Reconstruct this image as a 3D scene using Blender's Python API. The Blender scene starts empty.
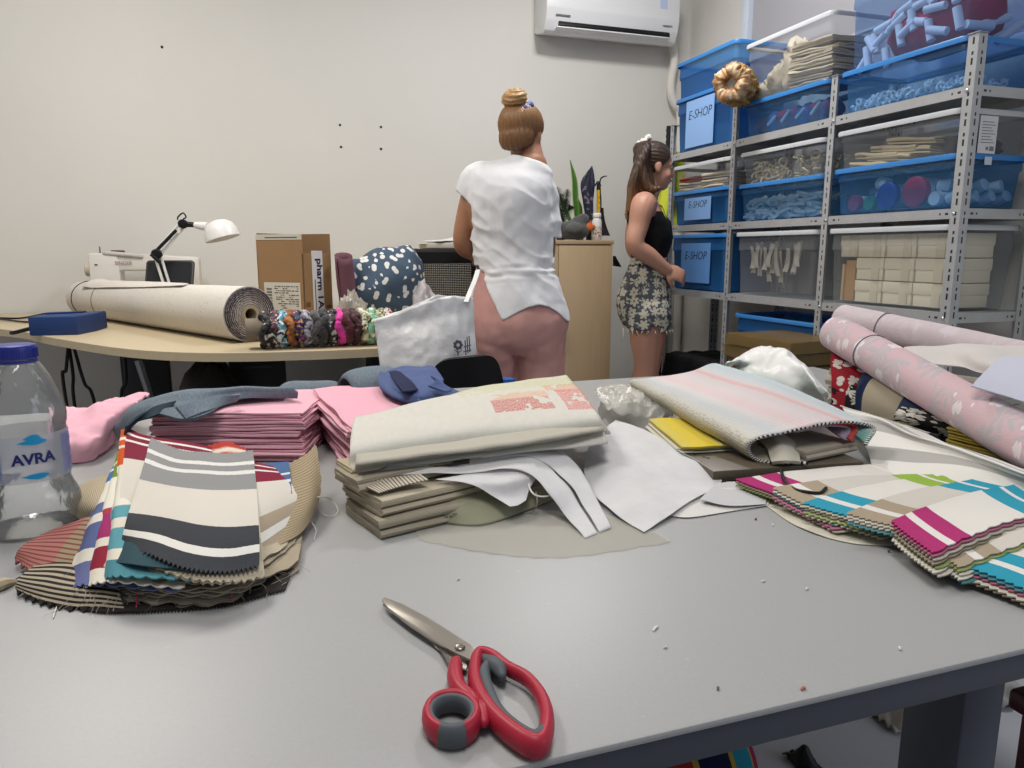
import bpy, bmesh, math, random
from mathutils import Vector, Matrix, noise
PI = math.pi
V = Vector
COL = bpy.context.scene.collection
random.seed(7)

# ------------------------------------------------------------------ camera model
F = 730.0; PITCH = math.radians(10.3); YAW = math.radians(18.5); EYE = 1.06
TZ = 0.74          # work table top
DZ = 0.765         # desk top
def at(x, y, z=None, X=None, Y=None):
    """the point of the real plane z=, X= or Y= seen at photo pixel (x, y)"""
    a = (x-512)/F; b = -(y-384)/F
    f = math.cos(PITCH)+b*math.sin(PITCH); u = -math.sin(PITCH)+b*math.cos(PITCH)
    r = V((a*math.cos(YAW)+f*math.sin(YAW), -a*math.sin(YAW)+f*math.cos(YAW), u))
    t = (z-EYE)/r.z if z is not None else X/r.x if X is not None else Y/r.y
    return V((r.x*t, r.y*t, EYE+r.z*t))
def T(x, y, h=0.0):           # on the table, h above its top
    return at(x, y, z=TZ+h)
def D(x, y, h=0.0):           # on the desk
    return at(x, y, z=DZ+h)

# ------------------------------------------------------------------ materials
def S(hx, a=1.0):
    hx = hx.lstrip('#'); o = []
    for i in (0, 2, 4):
        c = int(hx[i:i+2], 16)/255
        o.append(c/12.92 if c <= 0.04045 else ((c+0.055)/1.055)**2.4)
    return (o[0], o[1], o[2], a)
MATS = {}
def new_mat(name):
    m = bpy.data.materials.new(name); m.use_nodes = True
    nt = m.node_tree; b = nt.nodes['Principled BSDF']
    return m, nt, b
def N(nt, typ, **kw):
    n = nt.nodes.new(typ)
    for k, v in kw.items():
        setattr(n, k, v)
    return n
def L(nt, a, b): nt.links.new(a, b)
def M_(nt, op, a, b=None, c=None, clamp=False):
    n = N(nt, 'ShaderNodeMath', operation=op, use_clamp=clamp)
    for i, v in enumerate((a, b, c)):
        if v is None: continue
        if isinstance(v, (int, float)): n.inputs[i].default_value = v
        else: L(nt, v, n.inputs[i])
    return n.outputs[0]
def mixc(nt, f, a, b):
    n = N(nt, 'ShaderNodeMix', data_type='RGBA')
    if isinstance(f, (int, float)): n.inputs[0].default_value = f
    else: L(nt, f, n.inputs[0])
    for s, v in ((6, a), (7, b)):
        if isinstance(v, tuple): n.inputs[s].default_value = v
        else: L(nt, v, n.inputs[s])
    return n.outputs[2]
def coord(nt, which='Object', scale=(1, 1, 1)):
    tc = N(nt, 'ShaderNodeTexCoord'); mp = N(nt, 'ShaderNodeMapping')
    mp.inputs['Scale'].default_value = scale
    L(nt, tc.outputs[which], mp.inputs['Vector'])
    return mp.outputs[0]
def noise_n(nt, vec, scale, detail=3, rough=.55):
    n = N(nt, 'ShaderNodeTexNoise'); n.inputs['Scale'].default_value = scale
    n.inputs['Detail'].default_value = detail; n.inputs['Roughness'].default_value = rough
    if vec is not None: L(nt, vec, n.inputs['Vector'])
    return n.outputs[0]
def bump(nt, b, h, strength, dist=.002):
    n = N(nt, 'ShaderNodeBump'); n.inputs['Strength'].default_value = strength
    n.inputs['Distance'].default_value = dist
    L(nt, h, n.inputs['Height']); L(nt, n.outputs[0], b.inputs['Normal'])
def fin(nt, b, col, rough, weave=0, var=0, sheen=0, spec=.3, vscale=6):
    """base colour socket/tuple + optional dirt variation + optional cloth bump"""
    oc = coord(nt)
    if var:
        nz = noise_n(nt, oc, vscale, 4)
        f = M_(nt, 'MULTIPLY_ADD', nz, var*2, 1-var)
        mx = N(nt, 'ShaderNodeMix', data_type='RGBA', blend_type='MULTIPLY'); mx.inputs[0].default_value = 1
        if isinstance(col, tuple): mx.inputs[6].default_value = col
        else: L(nt, col, mx.inputs[6])
        cb = N(nt, 'ShaderNodeCombineColor')
        for i in range(3): L(nt, f, cb.inputs[i])
        L(nt, cb.outputs[0], mx.inputs[7]); col = mx.outputs[2]
    if isinstance(col, tuple): b.inputs['Base Color'].default_value = col
    else: L(nt, col, b.inputs['Base Color'])
    b.inputs['Roughness'].default_value = rough
    b.inputs['Specular IOR Level'].default_value = spec
    if sheen:
        b.inputs['Sheen Weight'].default_value = sheen
    if weave:
        a1 = noise_n(nt, coord(nt, 'Object', (1, 1, 1)), weave, 2)
        bump(nt, b, a1, .5, .0012)
def mat(name, hx, rough=.6, metal=0, weave=0, var=0, sheen=0, spec=.3, vscale=6, coat=0):
    if name in MATS: return MATS[name]
    m, nt, b = new_mat(name)
    fin(nt, b, S(hx), rough, weave, var, sheen, spec, vscale)
    b.inputs['Metallic'].default_value = metal
    if coat: b.inputs['Coat Weight'].default_value = coat
    MATS[name] = m; return m
def ramp(nt, fac, stops, interp='CONSTANT'):
    r = N(nt, 'ShaderNodeValToRGB'); cr = r.color_ramp; cr.interpolation = interp
    while len(cr.elements) > 1: cr.elements.remove(cr.elements[-1])
    cr.elements[0].position = stops[0][0]; cr.elements[0].color = S(stops[0][1])
    for p, c in stops[1:]:
        e = cr.elements.new(p); e.color = S(c)
    L(nt, fac, r.inputs[0]); return r.outputs[0]
def stripes(name, stops, axis=0, rough=.85, weave=900, jitter=.004, interp='CONSTANT', var=.05, fine=None):
    """woven stripes along UV axis; fine=(count, hex, width) adds thin ribs"""
    if name in MATS: return MATS[name]
    m, nt, b = new_mat(name)
    uv = coord(nt, 'UV'); sp = N(nt, 'ShaderNodeSeparateXYZ'); L(nt, uv, sp.inputs[0])
    f = sp.outputs[axis]
    nz = noise_n(nt, uv, 40, 2)
    f = M_(nt, 'ADD', f, M_(nt, 'MULTIPLY_ADD', nz, jitter*2, -jitter))
    c = ramp(nt, f, stops, interp)
    if fine:
        w = M_(nt, 'FRACT', M_(nt, 'MULTIPLY', sp.outputs[fine[3] if len(fine) > 3 else axis], fine[0]))
        msk = M_(nt, 'LESS_THAN', w, fine[2])
        c = mixc(nt, msk, c, S(fine[1]))
    fin(nt, b, c, rough, weave, var, spec=.2)
    MATS[name] = m; return m
def flower(nt, vec, scale, petals, R, plane=(0, 1), depth=.45, rnd=1.0, dim='3D'):
    """mask of flower heads scattered by a Voronoi; petals=0 gives blobs"""
    sc = N(nt, 'ShaderNodeVectorMath', operation='SCALE'); sc.inputs['Scale'].default_value = scale
    L(nt, vec, sc.inputs[0])
    v = N(nt, 'ShaderNodeTexVoronoi', voronoi_dimensions=dim); v.inputs['Scale'].default_value = 1
    v.inputs['Randomness'].default_value = rnd
    L(nt, sc.outputs[0], v.inputs['Vector'])
    d = N(nt, 'ShaderNodeVectorMath', operation='SUBTRACT'); L(nt, sc.outputs[0], d.inputs[0]); L(nt, v.outputs['Position'], d.inputs[1])
    s = N(nt, 'ShaderNodeSeparateXYZ'); L(nt, d.outputs[0], s.inputs[0])
    ang = M_(nt, 'ARCTAN2', s.outputs[plane[0]], s.outputs[plane[1]])
    sc2 = N(nt, 'ShaderNodeSeparateColor'); L(nt, v.outputs['Color'], sc2.inputs[0])
    ang = M_(nt, 'ADD', ang, M_(nt, 'MULTIPLY', sc2.outputs[0], 6.28))
    if petals:
        w = M_(nt, 'ABSOLUTE', M_(nt, 'COSINE', M_(nt, 'MULTIPLY', ang, petals/2)))
        lim = M_(nt, 'MULTIPLY', M_(nt, 'MULTIPLY_ADD', w, depth, 1-depth), R)
    else:
        w = M_(nt, 'COSINE', M_(nt, 'MULTIPLY', ang, 2))
        lim = M_(nt, 'MULTIPLY', M_(nt, 'MULTIPLY_ADD', w, depth, 1), R)
    return M_(nt, 'LESS_THAN', v.outputs['Distance'], lim), v.outputs['Distance'], sc2.outputs[1], ang
def plastic(name, hx, alpha, rough=.25, tint=None):
    """translucent moulded plastic: part see-through, part scattering"""
    if name in MATS: return MATS[name]
    m, nt, b = new_mat(name)
    b.inputs['Base Color'].default_value = S(hx); b.inputs['Roughness'].default_value = rough
    t = N(nt, 'ShaderNodeBsdfTransparent'); t.inputs[0].default_value = S(tint or hx)
    mx = N(nt, 'ShaderNodeMixShader'); mx.inputs[0].default_value = alpha
    L(nt, t.outputs[0], mx.inputs[1]); L(nt, b.outputs[0], mx.inputs[2])
    L(nt, mx.outputs[0], nt.nodes['Material Output'].inputs[0])
    MATS[name] = m; return m

# ------------------------------------------------------------------ mesh building
def BM():
    bm = bmesh.new(); bm.loops.layers.uv.new('UVMap'); return bm
def merge(bm, src, M=None, mi=0):
    if M is not None: bmesh.ops.transform(src, matrix=M, verts=src.verts)
    uv = bm.loops.layers.uv.verify(); su = src.loops.layers.uv.active
    mp = {v: bm.verts.new(v.co) for v in src.verts}
    for f in src.faces:
        try: nf = bm.faces.new([mp[v] for v in f.verts])
        except ValueError: continue
        nf.material_index = mi if mi else f.material_index
        if su:
            for a, b in zip(nf.loops, f.loops): a[uv].uv = b[su].uv
    src.free()
def Mt(loc=(0, 0, 0), rot=(0, 0, 0), sc=None):
    from mathutils import Euler
    m = Matrix.Translation(V(loc)) @ Euler(rot).to_matrix().to_4x4()
    if sc is not None: m = m @ Matrix.Diagonal((*sc, 1))
    return m
def box(bm, size, M=None, bevel=0, seg=2, mi=0):
    b = BM(); bmesh.ops.create_cube(b, size=1)
    bmesh.ops.scale(b, vec=size, verts=b.verts)
    if bevel: bmesh.ops.bevel(b, geom=list(b.edges), offset=bevel, segments=seg, affect='EDGES', profile=.5)
    merge(bm, b, M, mi)
def cbox(bm, lo, hi, bevel=0, mi=0):
    lo, hi = V(lo), V(hi)
    box(bm, hi-lo, Matrix.Translation((lo+hi)/2), bevel, 2, mi)
def ringfaces(bm, rings, closed=True, capA=True, capB=True, mi=0, uvl=None):
    uv = bm.loops.layers.uv.verify()
    vs = [[bm.verts.new(p) for p in r] for r in rings]
    n = len(vs[0]); m = len(vs)
    for i in range(m-1):
        for j in range(n if closed else n-1):
            k = (j+1) % n
            f = bm.faces.new((vs[i][j], vs[i][k], vs[i+1][k], vs[i+1][j])); f.material_index = mi
            for lp, q in zip(f.loops, ((j/n, i/(m-1)), ((j+1)/n, i/(m-1)), ((j+1)/n, (i+1)/(m-1)), (j/n, (i+1)/(m-1)))): lp[uv].uv = q
    if closed and capA:
        f = bm.faces.new(vs[0][::-1]); f.material_index = mi
    if closed and capB:
        f = bm.faces.new(vs[-1]); f.material_index = mi
def lathe(bm, prof, M=None, seg=32, mi=0, capA=True, capB=True):
    M = M or Matrix()
    rings = [[M @ V((r*math.cos(2*PI*j/seg), r*math.sin(2*PI*j/seg), z)) for j in range(seg)] for r, z in prof]
    ringfaces(bm, rings, True, capA, capB, mi)
def cr(p0, p1, p2, p3, t):
    return .5*((2*p1)+(p2-p0)*t+(2*p0-5*p1+4*p2-p3)*t*t+(3*p1-p0-3*p2+p3)*t*t*t)
def spline(pts, n, closed=False):
    pts = [V(p) if not isinstance(p, (int, float)) else p for p in pts]; m = len(pts); out = []
    segs = m if closed else m-1
    tot = n if closed else n-1
    for k in range(n):
        s = k/tot*segs; i = min(int(s), segs-1); t = s-i
        g = (lambda q: pts[q % m]) if closed else (lambda q: pts[max(0, min(m-1, q))])
        a, b, c, d = g(i-1), g(i), g(i+1), g(i+2)
        if not closed:
            if i == 0: a = 2*pts[0]-pts[1]
            if i == segs-1: d = 2*pts[-1]-pts[-2]
        out.append(cr(a, b, c, d, t))
    return out
def tube(bm, pts, r, seg=8, smooth=0, caps=True, mi=0, ell=None, up=None, round_ends=False, closed=False):
    """tube along pts, r a number or list of radii"""
    pts = [V(p) for p in pts]
    rs = [r]*len(pts) if isinstance(r, (int, float)) else list(r)
    if smooth:
        rs = spline(rs, smooth, closed); pts = spline(pts, smooth, closed)
    n = len(pts); tan = []
    for i in range(n):
        if closed: t = pts[(i+1) % n]-pts[i-1]
        else: t = pts[min(n-1, i+1)]-pts[max(0, i-1)]
        tan.append(t.normalized() if t.length > 1e-9 else V((0, 0, 1)))
    ref = V(up) if up else (V((0, 0, 1)) if abs(tan[0].z) < .9 else V((1, 0, 0)))
    nx = (ref-tan[0]*ref.dot(tan[0])).normalized()
    rings = []
    for i in range(n):
        nx = (nx-tan[i]*nx.dot(tan[i])).normalized(); ny = tan[i].cross(nx)
        ea, eb = ell if ell else (1, 1)
        rings.append([pts[i]+(nx*math.cos(2*PI*j/seg)*ea+ny*math.sin(2*PI*j/seg)*eb)*rs[i] for j in range(seg)])
    if closed: rings.append(rings[0])
    if round_ends and not closed:
        def cap(c, ring, t):
            return [[c+(p-c)*math.cos(a)+t*(rs[0] if ring is rings[0] else rs[-1])*math.sin(a) for p in ring] for a in (1.35, 1.0, .5)]
        rings = cap(pts[0], rings[0], -tan[0])+rings+cap(pts[-1], rings[-1], tan[-1])[::-1]
    ringfaces(bm, rings, True, caps and not closed, caps and not closed, mi)
def rrect(w, d, r, n=5, c=(0, 0)):
    o = []
    for (sx, sy, a0) in ((1, 1, 0), (-1, 1, 90), (-1, -1, 180), (1, -1, 270)):
        for k in range(n+1):
            a = math.radians(a0+90*k/n)
            o.append((c[0]+sx*(w/2-r)+r*math.cos(a), c[1]+sy*(d/2-r)+r*math.sin(a)))
    return o
def prism(bm, poly, z0, z1, M=None, mi=0, bevel=0):
    M = M or Matrix()
    b = BM()
    ringfaces(b, [[V((x, y, z0)) for x, y in poly], [V((x, y, z1)) for x, y in poly]])
    if bevel:
        es = [e for e in b.edges if abs(e.verts[0].co.z-e.verts[1].co.z) < 1e-6]
        bmesh.ops.bevel(b, geom=es, offset=bevel, segments=2, affect='EDGES', profile=.5)
    merge(bm, b, M, mi)
def ball(bm, c, r, M=None, seg=12, mi=0):
    b = BM(); bmesh.ops.create_uvsphere(b, u_segments=seg, v_segments=max(6, seg*2//3), radius=1)
    r = (r, r, r) if isinstance(r, (int, float)) else r
    merge(bm, b, (M or Matrix()) @ Mt(c, (0, 0, 0), r), mi)
def nz3(p, f, seed=0):
    return noise.noise(V(p)*f+V((seed*13.7, seed*7.1, seed*3.3)))
def sheet(bm, f, nu, nv, th=.0012, mi=0, pink=None, fray=0, seed=0):
    """a cloth: f(u,v) -> point, given thickness th; pink={'v1':(amp,teeth)} zigzags an edge"""
    uvl = bm.loops.layers.uv.verify()
    g = [[V(f(i/nu, j/nv)) for j in range(nv+1)] for i in range(nu+1)]
    rnd = random.Random(seed)
    if pink:
        for e, (amp, teeth) in pink.items():
            rng = range(nu+1) if e[0] == 'v' else range(nv+1)
            for k in rng:
                t = k/(nu if e[0] == 'v' else nv)*teeth
                a = amp*abs(2*(t-math.floor(t+.5)))*2
                if e == 'v1': d = (g[k][nv]-g[k][nv-1]).normalized(); g[k][nv] = g[k][nv]+d*(a-amp)
                if e == 'v0': d = (g[k][0]-g[k][1]).normalized(); g[k][0] = g[k][0]+d*(a-amp)
                if e == 'u1': d = (g[nu][k]-g[nu-1][k]).normalized(); g[nu][k] = g[nu][k]+d*(a-amp)
                if e == 'u0': d = (g[0][k]-g[1][k]).normalized(); g[0][k] = g[0][k]+d*(a-amp)
    nr = [[None]*(nv+1) for _ in range(nu+1)]
    for i in range(nu+1):
        for j in range(nv+1):
            a = g[min(nu, i+1)][j]-g[max(0, i-1)][j]; b = g[i][min(nv, j+1)]-g[i][max(0, j-1)]
            n = a.cross(b); nr[i][j] = n.normalized() if n.length > 1e-12 else V((0, 0, 1))
    top = [[bm.verts.new(g[i][j]+nr[i][j]*th/2) for j in range(nv+1)] for i in range(nu+1)]
    bot = [[bm.verts.new(g[i][j]-nr[i][j]*th/2) for j in range(nv+1)] for i in range(nu+1)]
    def face(vs, uvs):
        fc = bm.faces.new(vs); fc.material_index = mi; fc.smooth = True
        for lp, q in zip(fc.loops, uvs): lp[uvl].uv = q
    for i in range(nu):
        for j in range(nv):
            q = ((i/nu, j/nv), ((i+1)/nu, j/nv), ((i+1)/nu, (j+1)/nv), (i/nu, (j+1)/nv))
            face((top[i][j], top[i+1][j], top[i+1][j+1], top[i][j+1]), q)
            face((bot[i][j], bot[i][j+1], bot[i+1][j+1], bot[i+1][j]), (q[0], q[3], q[2], q[1]))
    for i in range(nu):
        for j, s in ((0, 1), (nv, -1)):
            vs = [top[i][j], bot[i][j], bot[i+1][j], top[i+1][j]][::s]
            q = [(i/nu, j/nv), (i/nu, j/nv), ((i+1)/nu, j/nv), ((i+1)/nu, j/nv)][::s]
            face(vs, q)
    for j in range(nv):
        for i, s in ((0, -1), (nu, 1)):
            vs = [top[i][j], bot[i][j], bot[i][j+1], top[i][j+1]][::s]
            q = [(i/nu, j/nv), (i/nu, j/nv), (i/nu, (j+1)/nv), (i/nu, (j+1)/nv)][::s]
            face(vs, q)
def netf(net, wr=0, wf=20, seed=0, crush=0):
    """bicubic surface through a net of control points (rows along v)"""
    rows = [[V(p) for p in r] for r in net]
    def f(u, v):
        line = []
        for r in rows: line.append(spline_at(r, u))
        p = spline_at(line, v)
        if wr:
            p = p+V((nz3(p, wf, seed+1)*.5, nz3(p, wf, seed+2)*.5, nz3(p, wf, seed)))*wr
        if crush:
            q = abs(nz3(p, wf*1.7, seed+5)); p = p+V((0, 0, (0.5-q)*crush))
        return p
    return f
def spline_at(pts, s):
    m = len(pts)
    if m == 1: return pts[0]
    x = s*(m-1); i = min(int(x), m-2); t = x-i
    a = pts[i-1] if i > 0 else 2*pts[0]-pts[1]
    d = pts[i+2] if i+2 < m else 2*pts[-1]-pts[-2]
    return cr(a, pts[i], pts[i+1], d, t)
def snake(layers, w, t, gap=0, rnd=None, wob=0.0):
    """side view of a cloth folded zigzag, layers of thickness t and width w"""
    pts = []; r = (t+gap)/2
    for k in range(layers):
        z = r+k*2*r
        a, b = -w/2+r, w/2-r
        if rnd: a += rnd.uniform(-wob, wob); b += rnd.uniform(-wob, wob)
        xs = [a+(b-a)*i/6 for i in range(7)]
        if k % 2: xs = xs[::-1]
        pts += [(x, z) for x in xs]
        if k < layers-1:
            sx = 1 if k % 2 == 0 else -1
            ex = xs[-1]
            for q in (-45, 0, 45):
                aa = math.radians(q); pts.append((ex+sx*r*math.cos(aa), z+r+r*math.sin(aa)))
    return pts
def folded(bm, w, d, layers, t, M=None, gap=.0006, seed=0, wob=.003, nd=10, wr=.002, wf=14, mi=0, sag=0):
    """a cloth folded flat: zigzag profile in x-z, length d along y"""
    rnd = random.Random(seed); M = M or Matrix()
    prof = snake(layers, w, t, gap, rnd, wob); H = layers*(t+gap)
    uvn = len(prof)-1
    skew = rnd.uniform(-wob, wob)
    def f(u, v):
        x = u*uvn; i = min(int(x), uvn-1); q = x-i
        px = prof[i][0]*(1-q)+prof[i+1][0]*q; pz = prof[i][1]*(1-q)+prof[i+1][1]*q
        y = (v-.5)*d
        k = pz/max(H, 1e-6)
        zz = pz+k*(nz3((px, y, seed), wf, seed)*wr*2) - sag*k*((2*v-1)**2)*.5
        yy = y+nz3((px*4, pz*60, seed), 5, seed+3)*wob*1.2
        return V((px+skew*(v-.5)*2+nz3((y*3, pz*90, 0), 4, seed+9)*wob*.8, yy, max(.0003+t/2*0, zz)))
    b = BM(); sheet(b, f, uvn, nd, t); merge(bm, b, M, mi)

# ------------------------------------------------------------------ objects
def Wm(o):
    m = o.matrix_basis.copy()
    return Wm(o.parent) @ o.matrix_parent_inverse @ m if o.parent else m
def link_mesh(name, bm, mats, smooth=40):
    me = bpy.data.meshes.new(name)
    bmesh.ops.recalc_face_normals(bm, faces=bm.faces)
    bm.to_mesh(me); bm.free()
    for m in (mats if isinstance(mats, (list, tuple)) else [mats]): me.materials.append(m)
    if smooth is not None:
        for p in me.polygons: p.use_smooth = True
        if smooth < 180: me.set_sharp_from_angle(angle=math.radians(smooth))
    o = bpy.data.objects.new(name, me); COL.objects.link(o); return o
def tag(o, label, cat, group=None):
    o['label'] = label; o['category'] = cat
    if group: o['group'] = group
    return o
def one(name, bm, mats, label, cat, group=None, smooth=40):
    """a thing that is one mesh, built in world coordinates; its origin goes to its base"""
    o = link_mesh(name, bm, mats, smooth)
    vs = o.data.vertices
    lo = V([min(v.co[i] for v in vs) for i in range(3)]); hi = V([max(v.co[i] for v in vs) for i in range(3)])
    c = V(((lo.x+hi.x)/2, (lo.y+hi.y)/2, lo.z))
    o.data.transform(Matrix.Translation(-c)); o.location = c
    return tag(o, label, cat, group)
def thing(name, loc, label, cat, group=None, rz=0, rot=None):
    o = bpy.data.objects.new(name, None); COL.objects.link(o)
    o.location = V(loc); o.rotation_euler = rot or (0, 0, rz); o.empty_display_size = .05
    return tag(o, label, cat, group)
def part(name, bm, mats, parent, world=False, label=None, smooth=40, stuff=False):
    o = link_mesh(name, bm, mats, smooth)
    if world: o.data.transform(Wm(parent).inverted())
    o.parent = parent
    if label: o['label'] = label
    if stuff: o['kind'] = 'stuff'
    return o
def struct(name, bm, mats, parent=None, smooth=40):
    o = link_mesh(name, bm, mats, smooth)
    if parent: o.parent = parent
    else: o['kind'] = 'structure'
    return o
def stuff(name, bm, mats, label, cat, smooth=40):
    o = one(name, bm, mats, label, cat, None, smooth); o['kind'] = 'stuff'; return o
def dup(root, label, M=None, loc=None, rot=None, group=None):
    def cp(o, par):
        c = o.copy(); COL.objects.link(c)
        if par: c.parent = par
        for ch in o.children: cp(ch, c)
        return c
    kids = list(root.children)
    r = root.copy(); COL.objects.link(r)
    for ch in kids: cp(ch, r)
    if loc is not None: r.location = V(loc)
    if rot is not None: r.rotation_euler = rot
    r['label'] = label
    if group: r['group'] = group
    return r
def text_bm(body, size, depth=.0004, M=None, align='CENTER', shear=0, bold=0):
    cu = bpy.data.curves.new('lettering', 'FONT'); cu.body = body; cu.size = size; cu.extrude = depth
    cu.align_x = align; cu.align_y = 'CENTER'; cu.shear = shear; cu.offset = bold; cu.resolution_u = 3
    o = bpy.data.objects.new('lettering', cu); COL.objects.link(o)
    dg = bpy.context.evaluated_depsgraph_get()
    me = bpy.data.meshes.new_from_object(o.evaluated_get(dg))
    bpy.data.objects.remove(o); bpy.data.curves.remove(cu)
    b = BM(); b.from_mesh(me); bpy.data.meshes.remove(me)
    if M is not None: bmesh.ops.transform(b, matrix=M, verts=b.verts)
    return b
def volume(bm, voxel, smooth=6, fac=.5):
    """melt overlapping closed shapes into one continuous skin; returns a mesh"""
    me = bpy.data.meshes.new('volume'); bmesh.ops.recalc_face_normals(bm, faces=bm.faces)
    bm.to_mesh(me); bm.free()
    o = bpy.data.objects.new('volume', me); COL.objects.link(o)
    r = o.modifiers.new('r', 'REMESH'); r.mode = 'VOXEL'; r.voxel_size = voxel
    s = o.modifiers.new('s', 'SMOOTH'); s.iterations = smooth; s.factor = fac
    dg = bpy.context.evaluated_depsgraph_get()
    out = bpy.data.meshes.new_from_object(o.evaluated_get(dg))
    bpy.data.objects.remove(o); bpy.data.meshes.remove(me)
    b = BM(); b.from_mesh(out); bpy.data.meshes.remove(out)
    return b
def frame_M(o, x, y, z=None):
    """matrix with origin o, axes along x, y"""
    x = V(x).normalized(); z = x.cross(V(y)).normalized() if z is None else V(z).normalized(); y = z.cross(x)
    return Matrix(((x.x, y.x, z.x, o[0]), (x.y, y.y, z.y, o[1]), (x.z, y.z, z.z, o[2]), (0, 0, 0, 1)))
# ------------------------------------------------------------------ camera, world, light
cam = bpy.data.cameras.new('camera'); camo = bpy.data.objects.new('camera', cam); COL.objects.link(camo)
cam.sensor_width = 36; cam.lens = F/1024*36; cam.clip_start = .02
camo.location = (0, 0, EYE); camo.rotation_euler = (PI/2-PITCH, 0, -YAW)
sc = bpy.context.scene; sc.camera = camo
sc.view_settings.view_transform = 'Standard'; sc.view_settings.look = 'None'
sc.view_settings.gamma = 1; sc.view_settings.use_curve_mapping = False; sc.view_settings.exposure = .24
w = bpy.data.worlds.new('daylight'); sc.world = w; w.use_nodes = True
w.node_tree.nodes['Background'].inputs[0].default_value = (.80, .88, 1, 1)
w.node_tree.nodes['Background'].inputs[1].default_value = .2
def area(name, loc, rot, size, power, col=(1, 1, 1), sy=None):
    l = bpy.data.lights.new(name, 'AREA'); l.energy = power; l.color = col; l.size = size
    if sy: l.shape = 'RECTANGLE'; l.size_y = sy
    o = bpy.data.objects.new(name, l); COL.objects.link(o); o.location = loc; o.rotation_euler = rot; return o
area('ceiling_lamp_desk', (1.45, 2.75, 2.93), (0, 0, 0), .35, 27, (1, .98, .96))
area('ceiling_lamp_left', (-.7, 2.3, 2.93), (0, 0, 0), .6, 42, (1, .955, .89), 1.3)
area('ceiling_lamp_table', (.1, .1, 2.93), (0, 0, 0), .6, 22, (1, .97, .94), 1.2)
area('window_daylight', (3.4, -1.6, 1.7), (math.radians(80), 0, math.radians(60)), 1.6, 16, (.82, .9, 1))

# ------------------------------------------------------------------ room
m_wall, nt, b = new_mat('painted plaster')
oc = coord(nt)
c = mixc(nt, noise_n(nt, oc, 1.3, 4), S('#cfcdc8'), S('#d9d7d2'))
c = mixc(nt, M_(nt, 'MULTIPLY', M_(nt, 'GREATER_THAN', noise_n(nt, oc, 5, 5), .70), .12), c, S('#e2dfd9'))
L(nt, c, b.inputs['Base Color']); b.inputs['Roughness'].default_value = .75; b.inputs['Specular IOR Level'].default_value = .25
bump(nt, b, noise_n(nt, oc, 60, 4), .15, .003)
m_floor, nt, b = new_mat('grey vinyl floor')
oc = coord(nt)
c = mixc(nt, noise_n(nt, oc, 3, 6, .65), S('#a9abb4'), S('#cacbd1'))
c = mixc(nt, M_(nt, 'MULTIPLY', noise_n(nt, oc, 25, 6), .5), c, S('#b2b4bc'))
L(nt, c, b.inputs['Base Color']); b.inputs['Roughness'].default_value = .4
m_white = mat('white paint', '#e6e6e4', .5)
XW, YW = 2.52, 4.13
bm = BM(); cbox(bm, (-3.2, -2.2, -.1), (XW+.2, YW+.2, 0)); struct('floor', bm, m_floor)
bm = BM(); cbox(bm, (-3.2, -2.2, 3.0), (XW+.2, YW+.2, 3.1)); struct('ceiling', bm, m_white)
bm = BM(); cbox(bm, (-3.2, YW, 0), (XW+.2, YW+.15, 3.0)); struct('wall_back', bm, m_wall)
bm = BM(); cbox(bm, (-3.3, -2.2, 0), (-3.2, YW+.15, 3.0)); struct('wall_left', bm, m_wall)
# right wall with a window high behind the shelves
wy0, wy1, wz0, wz1 = 1.2, 3.60, 1.75, 2.7
bm = BM()
cbox(bm, (XW, 0.9, 0), (XW+.15, YW, wz0)); cbox(bm, (XW, 0.9, wz1), (XW+.15, YW, 3.0))
cbox(bm, (XW, wy1, wz0), (XW+.15, YW, wz1)); cbox(bm, (XW, 0.9, wz0), (XW+.15, wy0, wz1))
struct('wall_right', bm, m_wall)
m_frame = mat('white window frame', '#cfd8e6', .3)
bm = BM()
cbox(bm, (XW-.012, wy1-.05, wz0), (XW+.06, wy1+.01, wz1), .004); cbox(bm, (XW-.012, wy0, wz0), (XW+.06, wy0+.05, wz1), .004)
cbox(bm, (XW-.012, wy0, wz1-.05), (XW+.06, wy1, wz1), .004); cbox(bm, (XW-.012, wy0, wz0), (XW+.06, wy1, wz0+.05), .004)
wf = struct('window_1', bm, m_frame)
m_frost = mat('frosted glass', '#a9a8ad', .5, spec=.5)
bm = BM(); cbox(bm, (XW+.02, wy0, wz0), (XW+.03, wy1, wz1)); o = struct('frosted_pane', bm, m_frost, wf)
# the bright edge of the window casing
# screw holes left in the back wall
m_dark = mat('dark hole', '#2a2826', .9)
for i, (x, y, lab) in enumerate(((162, 47, 'single dark screw hole high on the wall, far left'), (340, 125, 'upper left wall plug of the four drilled in a square'),
        (381, 127, 'upper right wall plug of the four drilled in a square'), (341, 147, 'lower left wall plug of the four drilled in a square'),
        (381, 149, 'lower right wall plug of the four drilled in a square'))):
    p = at(x, y, Y=YW); bm = BM()
    lathe(bm, [(.0065, 0), (.0065, .002), (.005, .003), (.004, .0005)], Mt((p.x, YW+.0005, p.z), (PI/2, 0, 0)), 12)
    tag(link_mesh('wall_plug', bm, m_dark), lab, 'wall plug', 'screw holes in the back wall')

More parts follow.
